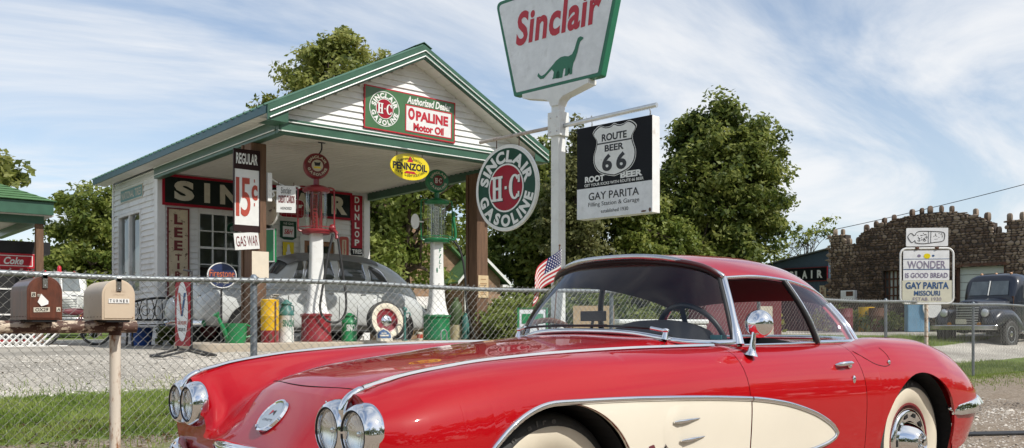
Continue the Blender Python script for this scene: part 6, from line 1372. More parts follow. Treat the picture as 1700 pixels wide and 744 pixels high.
for s in (-1, 1):
    mb = MB(); loft(mb, [[.14, s * .68, .62, .08, .10, 2.3], [.22, s * .70, .66, .17, .22, 2.4], [.5, s * .72, .69, .21, .31, 2.6], [1.0, s * .73, .69, .21, .30, 2.6], [1.5, s * .75, .62, .17, .29, 2.6], [2.1, s * .78, .55, .08, .22, 2.4]]); mb.build('front_fender', 'grey_car', sed, 50)
    mb = MB(); loft(mb, [[3.15, s * .76, .60, .08, .22, 2.4], [3.5, s * .76, .66, .17, .32, 2.6], [3.95, s * .76, .68, .20, .34, 2.6], [4.4, s * .72, .62, .19, .32, 2.6], [4.75, s * .64, .54, .10, .2, 2.4]]); mb.build('rear_fender', 'grey_car', sed, 50)
    mb = MB(); T = Matrix.Rotation(R(-90), 4, 'Y'); T = Matrix.Translation((.235, s * .66, .80)) @ T; mb.lathe([(.0, .035), (.05, .028), (.085, .0)][::-1], 20, 0, T); mb2 = MB(); mb2.lathe([(.085, .0), (.10, .012), (.108, -.01), (.10, -.06)][::-1], 24, 0, T); h = mb2.build('headlight', 'chrome', sed, 50); mb.build('lens', 'lamp_glass', h, 60)
    for nm, P in (('vent_window', [(1.90, 1.22), (2.08, 1.22), (2.14, 1.58), (2.06, 1.55)]), ('door_window', [(2.13, 1.22), (2.72, 1.22), (2.70, 1.62), (2.22, 1.61)]), ('door_window', [(2.82, 1.22), (3.40, 1.22), (3.36, 1.58), (2.83, 1.62)]), ('quarter_window', [(3.50, 1.22), (3.92, 1.20), (3.74, 1.44), (3.48, 1.54)])):
        fr_ = MB(); skin(fr_, CAB, rpoly([(x + (.018 if x > sum(p[0] for p in P) / 4 else -.018), z + (.018 if z > 1.4 else -.018)) for x, z in P], .09), s, .006); f_ = fr_.build(nm, 'chrome_old', sed, 60); g_ = MB(); skin(g_, CAB, rpoly(P, .08), s, .011); g_.build('pane', 'dk_glass', f_, 60)
    for x in (2.77, 3.45, 1.80):
        mb = MB(); mb.tube([(x, s * (loft_y(LOW, x, z) + .001), z) for z in (.45, .6, .75, .9, 1.05)], .007, 5); mb.build('door_gap', 'dark', sed)
    for x in (2.65, 3.34): mb = MB(); mb.tube([(x - .10, s * (loft_y(LOW, x, .98) + .03), .98), (x, s * (loft_y(LOW, x, .98) + .03), .985), (x + .01, s * loft_y(LOW, x, .98), .985)], .01, 8); mb.build('door_handle', 'chrome_old', sed, 50)
    mb = MB(); mb.tube([(x, s * (loft_y(LOW, x, 1.03) + .006), 1.03 - .02 * max(0, x - 3)) for x in np.linspace(.55, 4.2, 30)], .008, 6); mb.build('belt_moulding', 'chrome_old', sed, 50)
    mb = MB(); mb.box((1.6, s * .74, .26), (3.4, s * .88, .32)); mb.build('running_board', 'black', sed, bevel=.02)
    for x in (1.0, 3.92):
        mb = MB(); T = Matrix.Translation((x, s * .925, .36)) @ Matrix.Rotation(R(-90 * s), 4, 'X'); mb.disc(.40, .012, 36, 0, T); mb.build('wheel_opening', 'dark', sed); side_wheel(sed, x, s, .87, .335, False, 'grey_car' if x > 2 else 'red_rim')
mb = MB(); patch(mb, CAB, 1.70, 1.98, 50, 88); patch(mb, CAB, 1.70, 1.98, 92, 130); mb.build('windscreen', 'dk_glass', sed, 60)
mb = MB(); patch(mb, CAB, 2.05, 3.75, 38, 142, .006, 16, 16); mb.build('roof_cover', 'grey_roof', sed, 60)
mb = MB(); mb.grid([[(1.80 + .05 * (abs(y) / .6)**2, y, 1.60 - .10 * (abs(y) / .6)**3), (2.06, y, 1.69 - .12 * (abs(y) / .62)**3)] for y in np.linspace(-.62, .62, 15)]); mb.build('sun_visor', 'grey_roof', sed, 60, solid=.012)
for i in range(6):
    z = .52 + i * .062; mb = MB(); w_ = .40 - .02 * i; mb.tube([(.34 + .10 * (y / w_)**2 - .03 + .012 * i, y, z) for y in np.linspace(-w_, w_, 9)], .015, 8); mb.build('grille_bar', 'chrome', sed, 50)
mb = MB(); mb.tube([(.06 + .16 * (abs(y) / .88)**3, y, .43) for y in np.linspace(-.88, .88, 21)], .055, 10); mb.build('front_bumper', 'chrome', sed, 60)
mb = MB(); mb.tube([(4.98 - .16 * (abs(y) / .86)**3, y, .43) for y in np.linspace(-.86, .86, 21)], .055, 10); mb.build('rear_bumper', 'chrome', sed, 60)
mb = MB(); mb.ell((.45, 0, 1.11), (.16, .012, .03), 12, 8); mb.build('bonnet_ornament', 'chrome', sed, 60)

def old_truck(label, loc, rot, paint, fender, beacon, bed):
    t = thing('old_truck', label, 'truck', loc, rot)
    HOOD = [[.20, 0, .92, .24, .36, 3], [.30, 0, .94, .36, .40, 3], [.8, 0, .98, .50, .40, 3.2], [1.45, 0, 1.02, .66, .42, 3.6]]
    CB = [[1.40, 0, 1.05, .68, .42, 5], [1.50, 0, 1.14, .74, .62, 5], [1.68, 0, 1.30, .78, .78, 4.6], [2.0, 0, 1.32, .80, .82, 4.6], [2.5, 0, 1.30, .80, .80, 5], [2.66, 0, 1.26, .77, .72, 5]]
    mb = MB(); loft(mb, HOOD); mb.build('hood', paint, t, 50); mb = MB(); loft(mb, CB); mb.build('cab', paint, t, 50)
    for s in (-1, 1):
        mb = MB(); loft(mb, [[.02, s * .66, .66, .10, .08, 2.4], [.12, s * .68, .72, .20, .20, 2.5], [.45, s * .70, .82, .24, .26, 2.7], [.9, s * .72, .82, .23, .27, 2.7], [1.3, s * .74, .68, .19, .27, 2.7], [1.65, s * .78, .50, .12, .12, 2.6]]); mb.build('front_fender', fender, t, 50)
        T = Matrix.Translation((.04, s * .58, .97)) @ Matrix.Rotation(R(-90), 4, 'Y'); mb = MB(); mb.lathe([(.11, 0), (.125, -.02), (.11, -.12), (.05, -.2), (0, -.22)][::-1], 24, 0, T); h = mb.build('headlight', fender, t, 50); mb = MB(); mb.lathe([(.0, .03), (.07, .022), (.11, 0), (.115, -.01)][::-1], 24, 0, T); mb.build('lens', 'lamp_glass', h, 60)
        T = Matrix.Translation((.03, s * .42, .66)) @ Matrix.Rotation(R(-90), 4, 'Y'); mb = MB(); mb.lathe([(.0, .02), (.05, .01), (.06, -.03)][::-1], 16, 0, T); mb.build('fog_lamp', pm('amber_lamp', (.5, .2, .02), .2, coat=.5), t, 60)
        mb = MB(); skin(mb, CB, rpoly([(1.74, 1.38), (2.48, 1.38), (2.44, 1.90), (1.86, 1.90)], .08), s, .006); mb.build('side_window', 'dk_glass', t)
        mb = MB(); mb.tube([(x, s * (loft_y(CB, x, 1.30) + .004), 1.30) for x in np.linspace(1.55, 2.6, 12)], .008, 6); mb.build('belt_moulding', paint, t, 50)
        mb = MB(); mb.tube([(1.70, s * (loft_y(CB, 1.70, z) + .001), z) for z in (.75, .95, 1.15, 1.35)], .004, 5); mb.build('door_gap', 'dark', t)
        mb = MB(); mb.box((1.45, s * .72, .42), (2.75, s * .92, .47)); mb.build('running_board', 'chrome_old', t, bevel=.015)
        for x in (.78, 3.55): 
            mb = MB(); T = Matrix.Translation((x, s * .945, .40)) @ Matrix.Rotation(R(-90 * s), 4, 'X')
            if x < 1: mb.disc(.44, .004, 32, 0, T); mb.build('wheel_opening', 'dark', t)
            side_wheel(t, x, s, .88, .38, False, 'galv')
    mb = MB(); patch(mb, CB, 1.435, 1.60, 46, 86, .01); patch(mb, CB, 1.435, 1.60, 94, 134, .01)
    mb = MB()
    for y0, y1 in ((-.56, -.04), (.04, .56)): mb.add([(1.388, y0, 1.50), (1.388, y1, 1.50), (1.530, y1 * .93, 1.90), (1.530, y0 * .93, 1.90)], [(3, 2, 1, 0)])
    mb.build('windscreen', pm('truck_windscreen', (.14, .16, .165), .06, spec=.9, var=.4, vs=2), t, 60)
    mb = MB(); mb.tube([(1.378, 0, 1.49), (1.525, 0, 1.91)], .018, 6); mb.build('centre_bar', 'white', t)
    for i in range(9): z = .62 + i * .072; w_ = .29 + .004 * i; mb = MB(); mb.tube([(.15 + .06 * (abs(y) / w_)**2 + .006 * i, y, z) for y in np.linspace(-w_, w_, 7)], .022, 6); mb.build('grille_bar', 'alu', t, 50)
    mb = MB(); rows = [[(-.16 + .14 * (abs(y) / .95)**3, y, z) for z in (.50, .52, .61, .63)] for y in np.linspace(-.95, .95, 17)]; mb.grid(rows, flip=True); mb.build('bumper', 'chrome_old', t, 40, solid=.03)
    mb = MB(); mb.box((-.185, -.18, .66), (-.175, .12, .80)); mb.build('number_plate', 'letter_cream', t) if not beacon else None
    for y in (-.42, 0, .42): mb = MB(); mb.ell((1.86 + .02, y, 2.125), (.06, .035, .035), 12, 8); mb.build('roof_lamp', pm('amber_roof_lamp', (.55, .30, .16), .3) if not beacon else 'letter_red', t, 60)
    if beacon: mb = MB(); mb.lathe([(.08, 2.12), (.08, 2.16), (.065, 2.17), (.06, 2.28), (.03, 2.33), (0, 2.34)], 18, 0, Matrix.Translation((2.05, 0, 0))); mb.build('beacon', 'letter_red', t, 50)
    mb = MB(); mb.box((.4, -.40, .42), (4.8, .40, .56)); mb.build('chassis', 'dark', t)
    mb = MB(); mb.box((2.78, -.86, .62), (4.75, .86, .70)); 
    for s in (-1, 1): mb.box((2.78, s * .84, .70), (4.75, s * .88, 1.08))
    mb.box((2.78, -.84, .70), (2.82, .84, 1.08)); mb.box((4.71, -.84, .70), (4.75, .84, 1.08)); mb.build('load_bed', bed, t, bevel=.012)
    return t
t = old_truck('dark navy rusty vintage truck parked in front of the stone garage', (25.9, 11.35, .34), R(-4), 'truck_blue', 'truck_blue', False, 'truck_blue')
mb = MB(); T = frame((2.15, -.812, 1.02), (1, 0, 0)); mb.prism(rpoly([(-.10, .13), (-.11, -.02), (0, -.16), (.11, -.02), (.10, .13)][::-1], .04), 0, .004, 0, T); bd = mb.build('door_badge', 'letter_white', t); mb = MB(); text(mb, '66', 0, 0, .12, .12, .008, T=T, bold=.04); mb.build('lettering', 'letter_red', bd)
mb = MB(); mb.box((1.42, -.70, 1.0), (1.47, -.62, 1.45)); mb.build('rust_patch', 'rust', t)
old_truck('old white rescue truck with red roof beacon left of the station', (7.2, 29.9, ZG), R(82), 'truck_white', 'truck_white', True, 'truck_white')

# ------------------------------------------------------------------ stone garage with a stepped, arched parapet
GU = 32.6; GZ = .70
cg = thing('stone_garage', 'dark rubble stone garage with an arched battlemented parapet and wide white door', 'garage', (GU, 14, GZ))
def CB_(mb, *a, **k): o = mb.build(*a, **k); o.parent = cg; o.matrix_parent_inverse = Matrix.Translation((-GU, -14, -GZ)); return o
def pv(px, py): 
    k = (px - 850) / 1500; Z = GU / (.640 + .768 * k); return (Z * (.768 - .640 * k), .97 + (540 - py) / 1500 * Z)
PR = [pv(*p) for p in ((1379, 390), (1402, 388), (1403, 405), (1427, 403), (1428, 386), (1448, 377), (1472, 368), (1500, 359), (1530, 353), (1560, 350), (1590, 351), (1618, 357), (1640, 366), (1648, 368), (1650, 387), (1671, 385), (1672, 364), (1705, 362), (1712, 380), (1760, 378))]   # (y, z), far end first
y_far, y_near = PR[0][0], PR[-1][0]
DOORY = (pv(1669, 440)[0], pv(1585, 440)[0]); DZ = pv(1640, 441)[1]; WY = (pv(1493, 449)[0], pv(1466, 449)[0]); WZ = (pv(1480, 500)[1] - .1, pv(1480, 449)[1])
def ptop(y):
    for (a, za), (b, zb) in zip(PR, PR[1:]):
        if a >= y >= b: return za + (zb - za) * (a - y) / max(a - b, 1e-6)
    return PR[-1][1]
def hole(y, z): return (DOORY[0] < y < DOORY[1] and z < DZ) or (WY[0] < y < WY[1] and WZ[0] < z < WZ[1])
mb = MB(); ysl = sorted(set([round(y_far + (y_near - y_far) * k / 90, 3) for k in range(91)] + [*DOORY, *WY]), reverse=True)
for a, b in zip(ysl, ysl[1:]):
    m_ = (a + b) / 2; zt = ptop(m_) - .04; segs = [(GZ - .3, zt)]
    if DOORY[0] < m_ < DOORY[1]: segs = [(DZ, zt)]
    if WY[0] < m_ < WY[1]: segs = [(GZ - .3, WZ[0]), (WZ[1], zt)]
    for z0, z1 in segs: mb.box((GU, b, z0), (GU + .4, a, z1))
CB_(mb, 'wall_core', pm('mortar', (.055, .042, .034), .9, var=.3, vs=6), weld=False)
stone_m = leafmat('rubble_stone', (.048, .031, .022), (.135, .086, .056), (.36, .275, .20), 0., .35); 
rnd = random.Random(5); mb = MB()
def stone(c, ry, rz, rx):
    n, k = 7, 4; rows = []; ph = rnd.uniform(0, 6)
    for i in range(k + 1):
        b = PI / 2 * i / k; rr = math.cos(b)**.7 if i < k else .0; rows.append([(c[0] - rx * math.sin(b), c[1] + ry * rr * math.cos(2 * PI * j / n) * (1 + .22 * math.sin(j * 2.3 + ph)), c[2] + rz * rr * math.sin(2 * PI * j / n) * (1 + .18 * math.cos(j * 1.7 + ph))) for j in range(n)])
    mb.grid(rows, wrap=True)
z = GZ
while z < 6.0:
    h = rnd.choice((.055, .075, .09, .11, .15)); y = y_near
    while y < y_far:
        w_ = rnd.uniform(.07, .20) * rnd.choice((1, 1, 1.7)); c = (GU + .02, y + w_ / 2, z + h / 2)
        if c[2] < ptop(min(y_far, c[1])) - .02 and not hole(c[1], c[2]): stone(c, w_ * .52, h * .58, rnd.uniform(.03, .065))
        y += w_
    z += h
CB_(mb, 'stone_face', stone_m, None, 60, weld=False)
def cap(y, z, r):
    mb = MB(); k = 5; rows = [[(GU + .2 + r * 1.0 * math.sin(PI * a / 6) * math.cos(2 * PI * j / k + y) * (1 + .2 * math.sin(j * 2 + y * 7)), y + r * min(1, 1.5 * math.sin(PI * a / 6)) * math.sin(2 * PI * j / k + y), z + r * .8 - r * 1.5 * math.cos(PI * a / 6)) for j in range(k)] for a in range(7)]
    mb.grid(rows, wrap=True); CB_(mb, 'parapet_stone', stone_m, None, 35)
yy = y_near + .1
while yy < y_far:
    if rnd.random() < .85: cap(yy, ptop(yy), rnd.uniform(.09, .13))
    yy += rnd.uniform(.30, .42)
mb = MB(); mb.box((GU + .4, y_near, GZ - .3), (GU + 7, y_near + .3, 3.6)); mb.box((GU + .4, y_far - .3, GZ - .3), (GU + 7, y_far, 3.6)); mb.box((GU + .4, y_near + .31, 3.4), (GU + 7, y_far - .31, 3.5)); mb.box((GU + 7, y_near, GZ - .3), (GU + 7.2, y_far, 3.6)); CB_(mb, 'rear_walls', 'brick')
mb = MB()
for i in range(9):
    z0 = GZ - .1 + i * (DZ - GZ + .1) / 9; mb.box((GU + .22, DOORY[0], z0), (GU + .27, DOORY[1], z0 + (DZ - GZ + .1) / 9 - .015))
CB_(mb, 'garage_door', pm('pale_green_white_door', (.58, .62, .56), .5, var=.06, vs=3))
mb = MB(); mb.box((GU - .02, DOORY[0] - .12, DZ), (GU + .3, DOORY[1] + .12, DZ + .1)); mb.box((GU + .1, DOORY[0] - .0, GZ), (GU + .3, DOORY[0] + .09, DZ)); mb.box((GU + .1, DOORY[1] - .09, GZ), (GU + .3, DOORY[1], DZ)); CB_(mb, 'door_frame', 'rust')
mb = MB(); n = 4
for i in range(n + 1): y = WY[0] + (WY[1] - WY[0]) * i / n; mb.box((GU + .16, y - .025, WZ[0]), (GU + .22, y + .025, WZ[1]))
for i in range(5): z = WZ[0] + (WZ[1] - WZ[0]) * i / 4; mb.box((GU + .165, WY[0], z - .025), (GU + .215, WY[1], z + .025))
wn = CB_(mb, 'window', 'rust'); mb = MB(); mb.box((GU + .2, WY[0], WZ[0]), (GU + .205, WY[0] + (WY[1] - WY[0]) * .7, WZ[1])); g = mb.build('pane', pm('whitewashed_pane', (.42, .44, .40), .3, var=.1), wn); mb = MB(); mb.box((GU + .2, WY[0] + (WY[1] - WY[0]) * .7, WZ[0]), (GU + .205, WY[1], WZ[1])); mb.build('pane', 'dk_glass', wn)
a, b = pv(1423, 482), pv(1400, 500); r = thing('electric_box', 'white framed box with a red panel on the left of the stone garage wall', 'box', (GU - .12, (a[0] + b[0]) / 2, b[1])); 
mb = MB(); wd = abs(a[0] - b[0]) / 2; hh = a[1] - b[1]; mb.box((-.08, -wd, 0), (.12, wd, hh)); mb.build('case', 'white', r, bevel=.01); mb = MB(); mb.box((-.09, -wd * .8, hh * .45), (-.082, wd * .2, hh * .9)); mb.build('panel', 'rust', r)
# blue sheet-metal shed with its name board
SU = 33.6; r = thing('metal_shed', 'blue grey sheet metal shed left of the stone garage', 'shed', (SU, 22.2, GZ)); mb = MB(); mb.prism([(-2.2, 0), (2.1, 0), (2.1, 3.35), (-2.2, 2.62)], -4, 0, 0, left((0, 0, 0)))
for i in range(22): mb.box((-.02, -2.1 + i * .19, 0), (-.001, -2.07 + i * .19, 2.1))
mb.build('wall', 'blue_shed', r); mb = MB(); 
mb.add([(-.2, -2.15, 3.40), (-.2, 2.35, 2.64), (4.1, 2.35, 2.64), (4.1, -2.15, 3.40)], [(0, 1, 2, 3)])
mb.build('roof', 'galv', r, solid=.04)
def uy(px, u): k = (px - 850) / 1500; Z = u / (.640 + .768 * k); return Z * (.768 - .640 * k)
r = sign('shed_name_board', 'dark name board with white letters across the blue shed', 'sign', left((SU - .06, 21.57, 3.08)))
board(r, rect(2.9, .60), .03, ['sign_black', 'sign_red']); ring(r, rect(2.9, .60), rect(2.83, .53), .003, 'letter_maroon', 'border'); mb = MB()
for ch, x in zip('SINCLAIR', (-1.19, -.89, -.59, -.25, .08, .41, .74, 1.11)): text(mb, ch, x, 0, .07 if ch == 'I' else .25, .33, .006, bold=.05)
mb.build('lettering', 'letter_white', r)
r = sign('shed_tyre_sign', 'narrow cream vertical tyre sign at the right edge of the blue shed', 'sign', left((SU - .06, 20.32, 1.9))); board(r, rect(.30, 1.40), .02, ['sign_cream', 'letter_maroon']); mb = MB()
for i, ch in enumerate('LEETIRES'): text(mb, ch, 0, .56 - i * .16, .04 if ch == 'I' else .14, .12, .005, bold=.03)
mb.build('lettering', 'letter_maroon', r)

# ------------------------------------------------------------------ bread sign on its frame by the fence
bs = thing('bread_sign', 'double white bread sign in a rounded pipe frame standing at the fence', 'sign', mat=frame((15.12, 7.22, 0), (.70, -.71, 0)))
mb = MB(); mb.tube([(0, -.1, -.03), (0, 1.33, -.03)], .03, 10); mb.build('post', 'peel_post', bs, 40)
P = [(x, y + 1.80, -.01) for x, y in rrect(.86, .93, .10, 6)]; mb = MB(); mb.tube(P, .017, 8, closed=True); mb.build('pipe_frame', 'white', bs, 60)
mb = MB(); mb.prism([(-.40, 1.355), (.40, 1.355), (.40, 1.72), (.395, 1.725), (-.395, 1.725), (-.40, 1.72)], -.012, .002); lo = mb.build('lower_panel', pm('cream_panel', (.62, .60, .48), .45, var=.08, vs=6, dirt=(RUST, .05, 9)), bs)
mb = MB(); mb.box((-.385, 1.727, -.012), (.36, 2.23, .002)); up = mb.build('upper_panel', 'sign_grey', bs)
mb = MB(); text(mb, 'GAY PARiTA', 0, 1.64, .70, .115, .006, bold=.03); text(mb, 'MISSOURI', 0, 1.51, .42, .085, .006, bold=.02); mb.build('lettering', 'letter_blue', lo)
mb = MB(); text(mb, 'ESTAB. 1930', 0, 1.41, .46, .06, .006, bold=.0); text(mb, 'WONDER', -.01, 1.99, .62, .13, .006, bold=.01) ; text(mb, 'IS GOOD BREAD', -.01, 1.81, .69, .085, .006, bold=.02); mb.build('lettering', 'letter_faded', up)
mb = MB(); mb.box((-.385, 1.905, .0025), (.36, 1.918, .005)); mb.box((-.385, 2.082, .0025), (.36, 2.09, .005)); mb.build('rule', 'letter_blue', up)
for x, y, rr, m_ in ((0, 2.135, .055, 'sign_yellow'), (-.13, 2.14, .03, 'letter_faded'), (.10, 2.14, .022, 'letter_blue')): mb = MB(); mb.add([(x + a, y + b * .8, .005) for a, b in ellipse(rr, rr, 18)], [tuple(range(18))]); mb.build('balloon_mark', m_, up)
mb = MB(); mb.prism(rpoly([(-.34, 2.30), (.34, 2.30), (.345, 2.61), (-.335, 2.61)], .02), -.012, 0); tp = mb.build('top_panel', 'sign_grey', bs)
mb = MB(); P = [(.29, 2.48), (.26, 2.535), (.1, 2.55), (-.10, 2.555), (-.17, 2.53), (-.20, 2.48), (-.25, 2.52), (-.29, 2.50), (-.31, 2.46), (-.28, 2.40), (-.24, 2.365), (-.195, 2.40), (-.18, 2.36), (-.05, 2.345), (.12, 2.365), (.26, 2.39)]; mb.tube([(p.x, p.y, .002) for p in catmull([(a, b, 0) for a, b in P + P[:1]], 4)], .0055, 5)
for x in (.02, .06): mb.tube([(x, 2.35, .002), (x + .005, 2.545, .002)], .004, 4)
mb.build('loaf_outline', 'letter_black', tp); mb = MB()
for i in range(38): x, y = rnd.uniform(-.15, -.0), rnd.uniform(2.38, 2.52); mb.add([(x + a, y + b, .003) for a, b in ellipse(.008, .007, 6)], [tuple(range(6))])
for i in range(14): x, y = rnd.uniform(.09, .25), rnd.uniform(2.40, 2.52); mb.add([(x + a, y + b, .003) for a, b in ellipse(.008, .007, 6)], [tuple(range(6))])
mb.build('loaf_dots', 'letter_black', tp)
for x in (-.16, .16): mb = MB(); mb.box((x - .03, 2.25, -.02), (x + .03, 2.285, .01)); mb.ell((x, 2.268, .01), (.03, .02, .02), 10, 6); mb.build('clamp', 'rust', bs, 50)
# small flag on a stick tied to the fence
fg = thing('small_flag', 'small American flag on a thin stick tied to the fence behind the windscreen', 'flag', (6.66, 7.30, 1.02)); mb = MB(); D0 = Vector((.10, -.03, 1)).normalized(); mb.tube([(0, 0, -.3), tuple(D0 * .82)], .006, 8); mb.ell(tuple(D0 * .83), (.012, .012, .012), 8, 6); mb.build('stick', 'wood', fg, 50)
fl = Vector((-.66, .36, -.74)).normalized(); up_ = D0; mbs = {'flag_red': MB(), 'flag_white': MB(), 'flag_blue': MB(), 'star': MB()}
def fp(a, b): return D0 * (.80 - .34 * b) + fl * (a * .42) + Vector((.02 * math.sin(a * 7 + b * 2), -.035 * math.sin(a * 6 + 1 + b), .012 * math.sin(a * 5)))
for i in range(13):
    for q in range(12):
        a0, a1 = q / 12, (q + 1) / 12
        m_ = 'flag_blue' if i < 7 and q < 5 else ('flag_red' if i % 2 == 0 else 'flag_white'); mbs[m_].add([fp(a0, i / 13), fp(a1, i / 13), fp(a1, (i + 1) / 13), fp(a0, (i + 1) / 13)], [(0, 1, 2, 3)])
for i in range(6):
    for q in range(7):
        c = fp((q + .6) / 7 * .40, (i + .6) / 6 * .52)
        for d in (-1, 1): mbs['star'].add([c + Vector((.0, d * .006, 0)) + Vector((x, 0, y)) for x, y in ellipse(.008, .008, 5)], [tuple(range(5))])
for k, nm in (('flag_red', 'red_stripes'), ('flag_white', 'white_stripes'), ('flag_blue', 'canton')): mbs[k].build(nm, k, fg, 60)
mbs['star'].build('stars', 'flag_white', fg)
# ------------------------------------------------------------------ shelter, machine, bicycle, lattice at the left
sh = thing('green_shelter', 'open shelter with green shingled roof and green fascia beside the station', 'shelter', (1.9, 21.5, ZG))
def SB(mb, *a, **k): o = mb.build(*a, **k); o.parent = sh; o.matrix_parent_inverse = Matrix.Translation((-1.9, -21.5, -ZG)); return o
mb = MB(); mb.box((-3, 19.5, 3.14), (4.47, 19.56, 3.39)); mb.box((4.41, 19.56, 3.14), (4.47, 24, 3.39)); SB(mb, 'fascia', 'green_trim'); mb = MB(); mb.box((-3, 19.75, 2.98), (4.35, 19.9, 3.2)); mb.box((4.2, 19.9, 2.98), (4.35, 23.8, 3.2)); SB(mb, 'beam', 'green_trim')
mb = MB(); RZ = 4.12; V0 = [(-3.1, 19.44, 3.40), (4.53, 19.44, 3.40), (3.3, 21.6, RZ), (-3.1, 21.6, RZ), (4.53, 24.1, 3.40), (-3.1, 24.1, 3.40)]; mb.add(V0, [(0, 1, 2, 3), (1, 4, 2), (4, 5, 3, 2)])
for k in range(10): t_ = k / 10; mb.add([(-3.1, 19.44 + 2.16 * t_, 3.402 + .72 * t_ + .01), (4.53 - 1.23 * t_, 19.44 + 2.16 * t_, 3.402 + .72 * t_ + .01), (4.53 - 1.23 * (t_ + .1), 19.44 + 2.16 * (t_ + .1), 3.402 + .72 * (t_ + .1) - .004), (-3.1, 19.44 + 2.16 * (t_ + .1), 3.402 + .72 * (t_ + .1) - .004)], [(0, 1, 2, 3)])
SB(mb, 'roof', 'roof_shingle'); mb = MB(); mb.box((-3, 19.6, 3.13), (4.5, 23.9, 3.15)); SB(mb, 'ceiling', 'soffit')
for x in (4.28, -.5): mb = MB(); mb.box((x - .07, 19.76, ZG - .05), (x + .07, 19.9, 2.98)); SB(mb, 'post', 'wood', bevel=.01)
mb = MB(); siding(mb, front((-3, 23.6, ZG)), 6.2, 0, 2.5, course=.14); mb.box((-3, 23.61, ZG), (3.2, 23.7, 3.1)); SB(mb, 'rear_wall', 'siding'); mb = MB(); mb.box((3.2, 23.55, ZG), (3.4, 23.7, 3.1)); SB(mb, 'corner_trim', 'green_trim')
r = thing('drinks_machine', 'tall red and black drinks machine under the green shelter', 'vending machine', (3.97, 20.6, ZG), R(0)); mb = MB(); mb.box((-.42, 0, .05), (.42, .7, 1.86)); mb.build('cabinet', 'bush_red', r, bevel=.02); mb = MB(); mb.box((-.36, -.02, .12), (.36, .0, 1.5)); mb.build('front_panel', 'black', r, bevel=.005)
mb = MB(); mb.box((-.42, -.035, 1.56), (.42, .0, 1.86)); hp = mb.build('header', 'letter_red', r, bevel=.008); ring(r, [(x, y) for x, y in rect(.70, .22)], rect(.67, .19), 0, 'letter_white', 'header_border').matrix_local = front((0, -.039, 1.71)); mb = MB(); text(mb, 'Coke', 0, 0, .36, .15, .0, bold=.03, shear=.3, T=front((0, -.041, 1.71))); mb.build('lettering', 'letter_white', r)
mb = MB(); mb.box((-.40, -.045, 1.12), (.40, -.02, 1.15)); mb.box((-.40, -.045, .60), (.40, -.02, .63)); mb.build('trim_bars', 'white', r)
mb = MB(); mb.box((-.3, .05, 1.87), (.7, .6, 2.12)); mb.build('top_crate', 'black', r)
r = thing('lattice_panel', 'low white diamond lattice panel below the shelter', 'lattice', (2.1, 18.6, ZG)); mb = MB()
for i in range(34):
    x = -2 + i * .12; 
    for s in (-1, 1): mb.tube([(x, .0 if s > 0 else .012, 0), (x + s * .34, .0 if s > 0 else .012, .34)], .018, 4)
mb.box((-2.2, -.02, .34), (2.4, .03, .38)); mb.box((-2.2, -.02, -.02), (2.4, .03, .02)); mb.build('slats', 'white', r)
r = thing('bicycle', 'old maroon bicycle standing behind the mailboxes', 'bicycle', (4.62, 18.9, ZG), R(8))
for x in (-.5, .5):
    w_ = bpy.data.objects.new('wheel', None); COL.objects.link(w_); w_.parent = r; w_.location = (x, 0, .33); mb = MB(); mb.tube([(.31 * math.cos(2 * PI * k / 36), 0, .31 * math.sin(2 * PI * k / 36)) for k in range(36)], .022, 8, closed=True); mb.build('tyre', 'tyre', w_, 60); mb = MB(); mb.tube([(.285 * math.cos(2 * PI * k / 36), 0, .285 * math.sin(2 * PI * k / 36)) for k in range(36)], .012, 6, closed=True)
    for k in range(14): a = 2 * PI * k / 14; mb.tube([(0, .012 if k % 2 else -.012, 0), (.285 * math.cos(a), 0, .285 * math.sin(a))], .003, 4)
    mb.build('rim', 'chrome_old', w_, 60)
    mb = MB(); mb.grid([[(.355 * math.cos(R(a)), y, .355 * math.sin(R(a))) for y in (-.035, 0, .035)] for a in range(20, 171, 15)]); mb.build('mudguard', 'maroon', w_, 60, solid=.006)
mb = MB(); mb.tube([(-.5, 0, .33), (-.1, 0, .30), (.38, 0, .72), (-.22, 0, .70), (-.1, 0, .30)], .018, 8); mb.tube([(-.5, 0, .33), (-.22, 0, .70), (-.26, 0, .86)], .014, 8); mb.tube([(.5, 0, .33), (.36, 0, .78), (.34, 0, .92)], .018, 8); mb.ell((.1, 0, .66), (.25, .04, .07), 14, 8); mb.build('frame', 'maroon', r, 50)
mb = MB(); mb.ell((-.28, 0, .88), (.15, .09, .04), 14, 8); mb.build('saddle', 'black', r, 60); mb = MB(); mb.tube(catmull([(.15, -.3, .98), (.3, -.28, .98), (.36, 0, .94), (.3, .28, .98), (.15, .3, .98)], 5), .012, 8); mb.build('handlebar', 'chrome_old', r, 60)
# ------------------------------------------------------------------ stone house behind the canopy
hp = at(735, 31); ho = thing('stone_house', 'small tan stone house with green roofs and white awnings among the trees', 'house', hp, R(-12))
mb = MB(); mb.prism([(-3.6, 0), (1.0, 0), (1.0, 2.6), (-1.2, 4.6), (-3.6, 2.6)], -4, 0, 0, front((0, 0, 0))); mb.build('wall', 'brick', ho)
mb = MB(); mb.add([(1.3, -.25, 2.35), (-1.2, -.25, 4.68), (-1.2, 4.2, 4.68), (1.3, 4.2, 2.35)], [(0, 1, 2, 3)]); mb.add([(-3.9, -.25, 2.35), (-1.2, -.25, 4.68), (-1.2, 4.2, 4.68), (-3.9, 4.2, 2.35)], [(3, 2, 1, 0)]); mb.build('roof', 'roof_shingle', ho, solid=.07)
mb = MB(); mb.prism([(.15, 0), (1.55, 0), (1.55, 2.2), (.95, 2.75), (.15, 2.2)], 0, 1.3, 0, front((0, 0, 0))); mb.build('porch_wall', 'brick', ho)
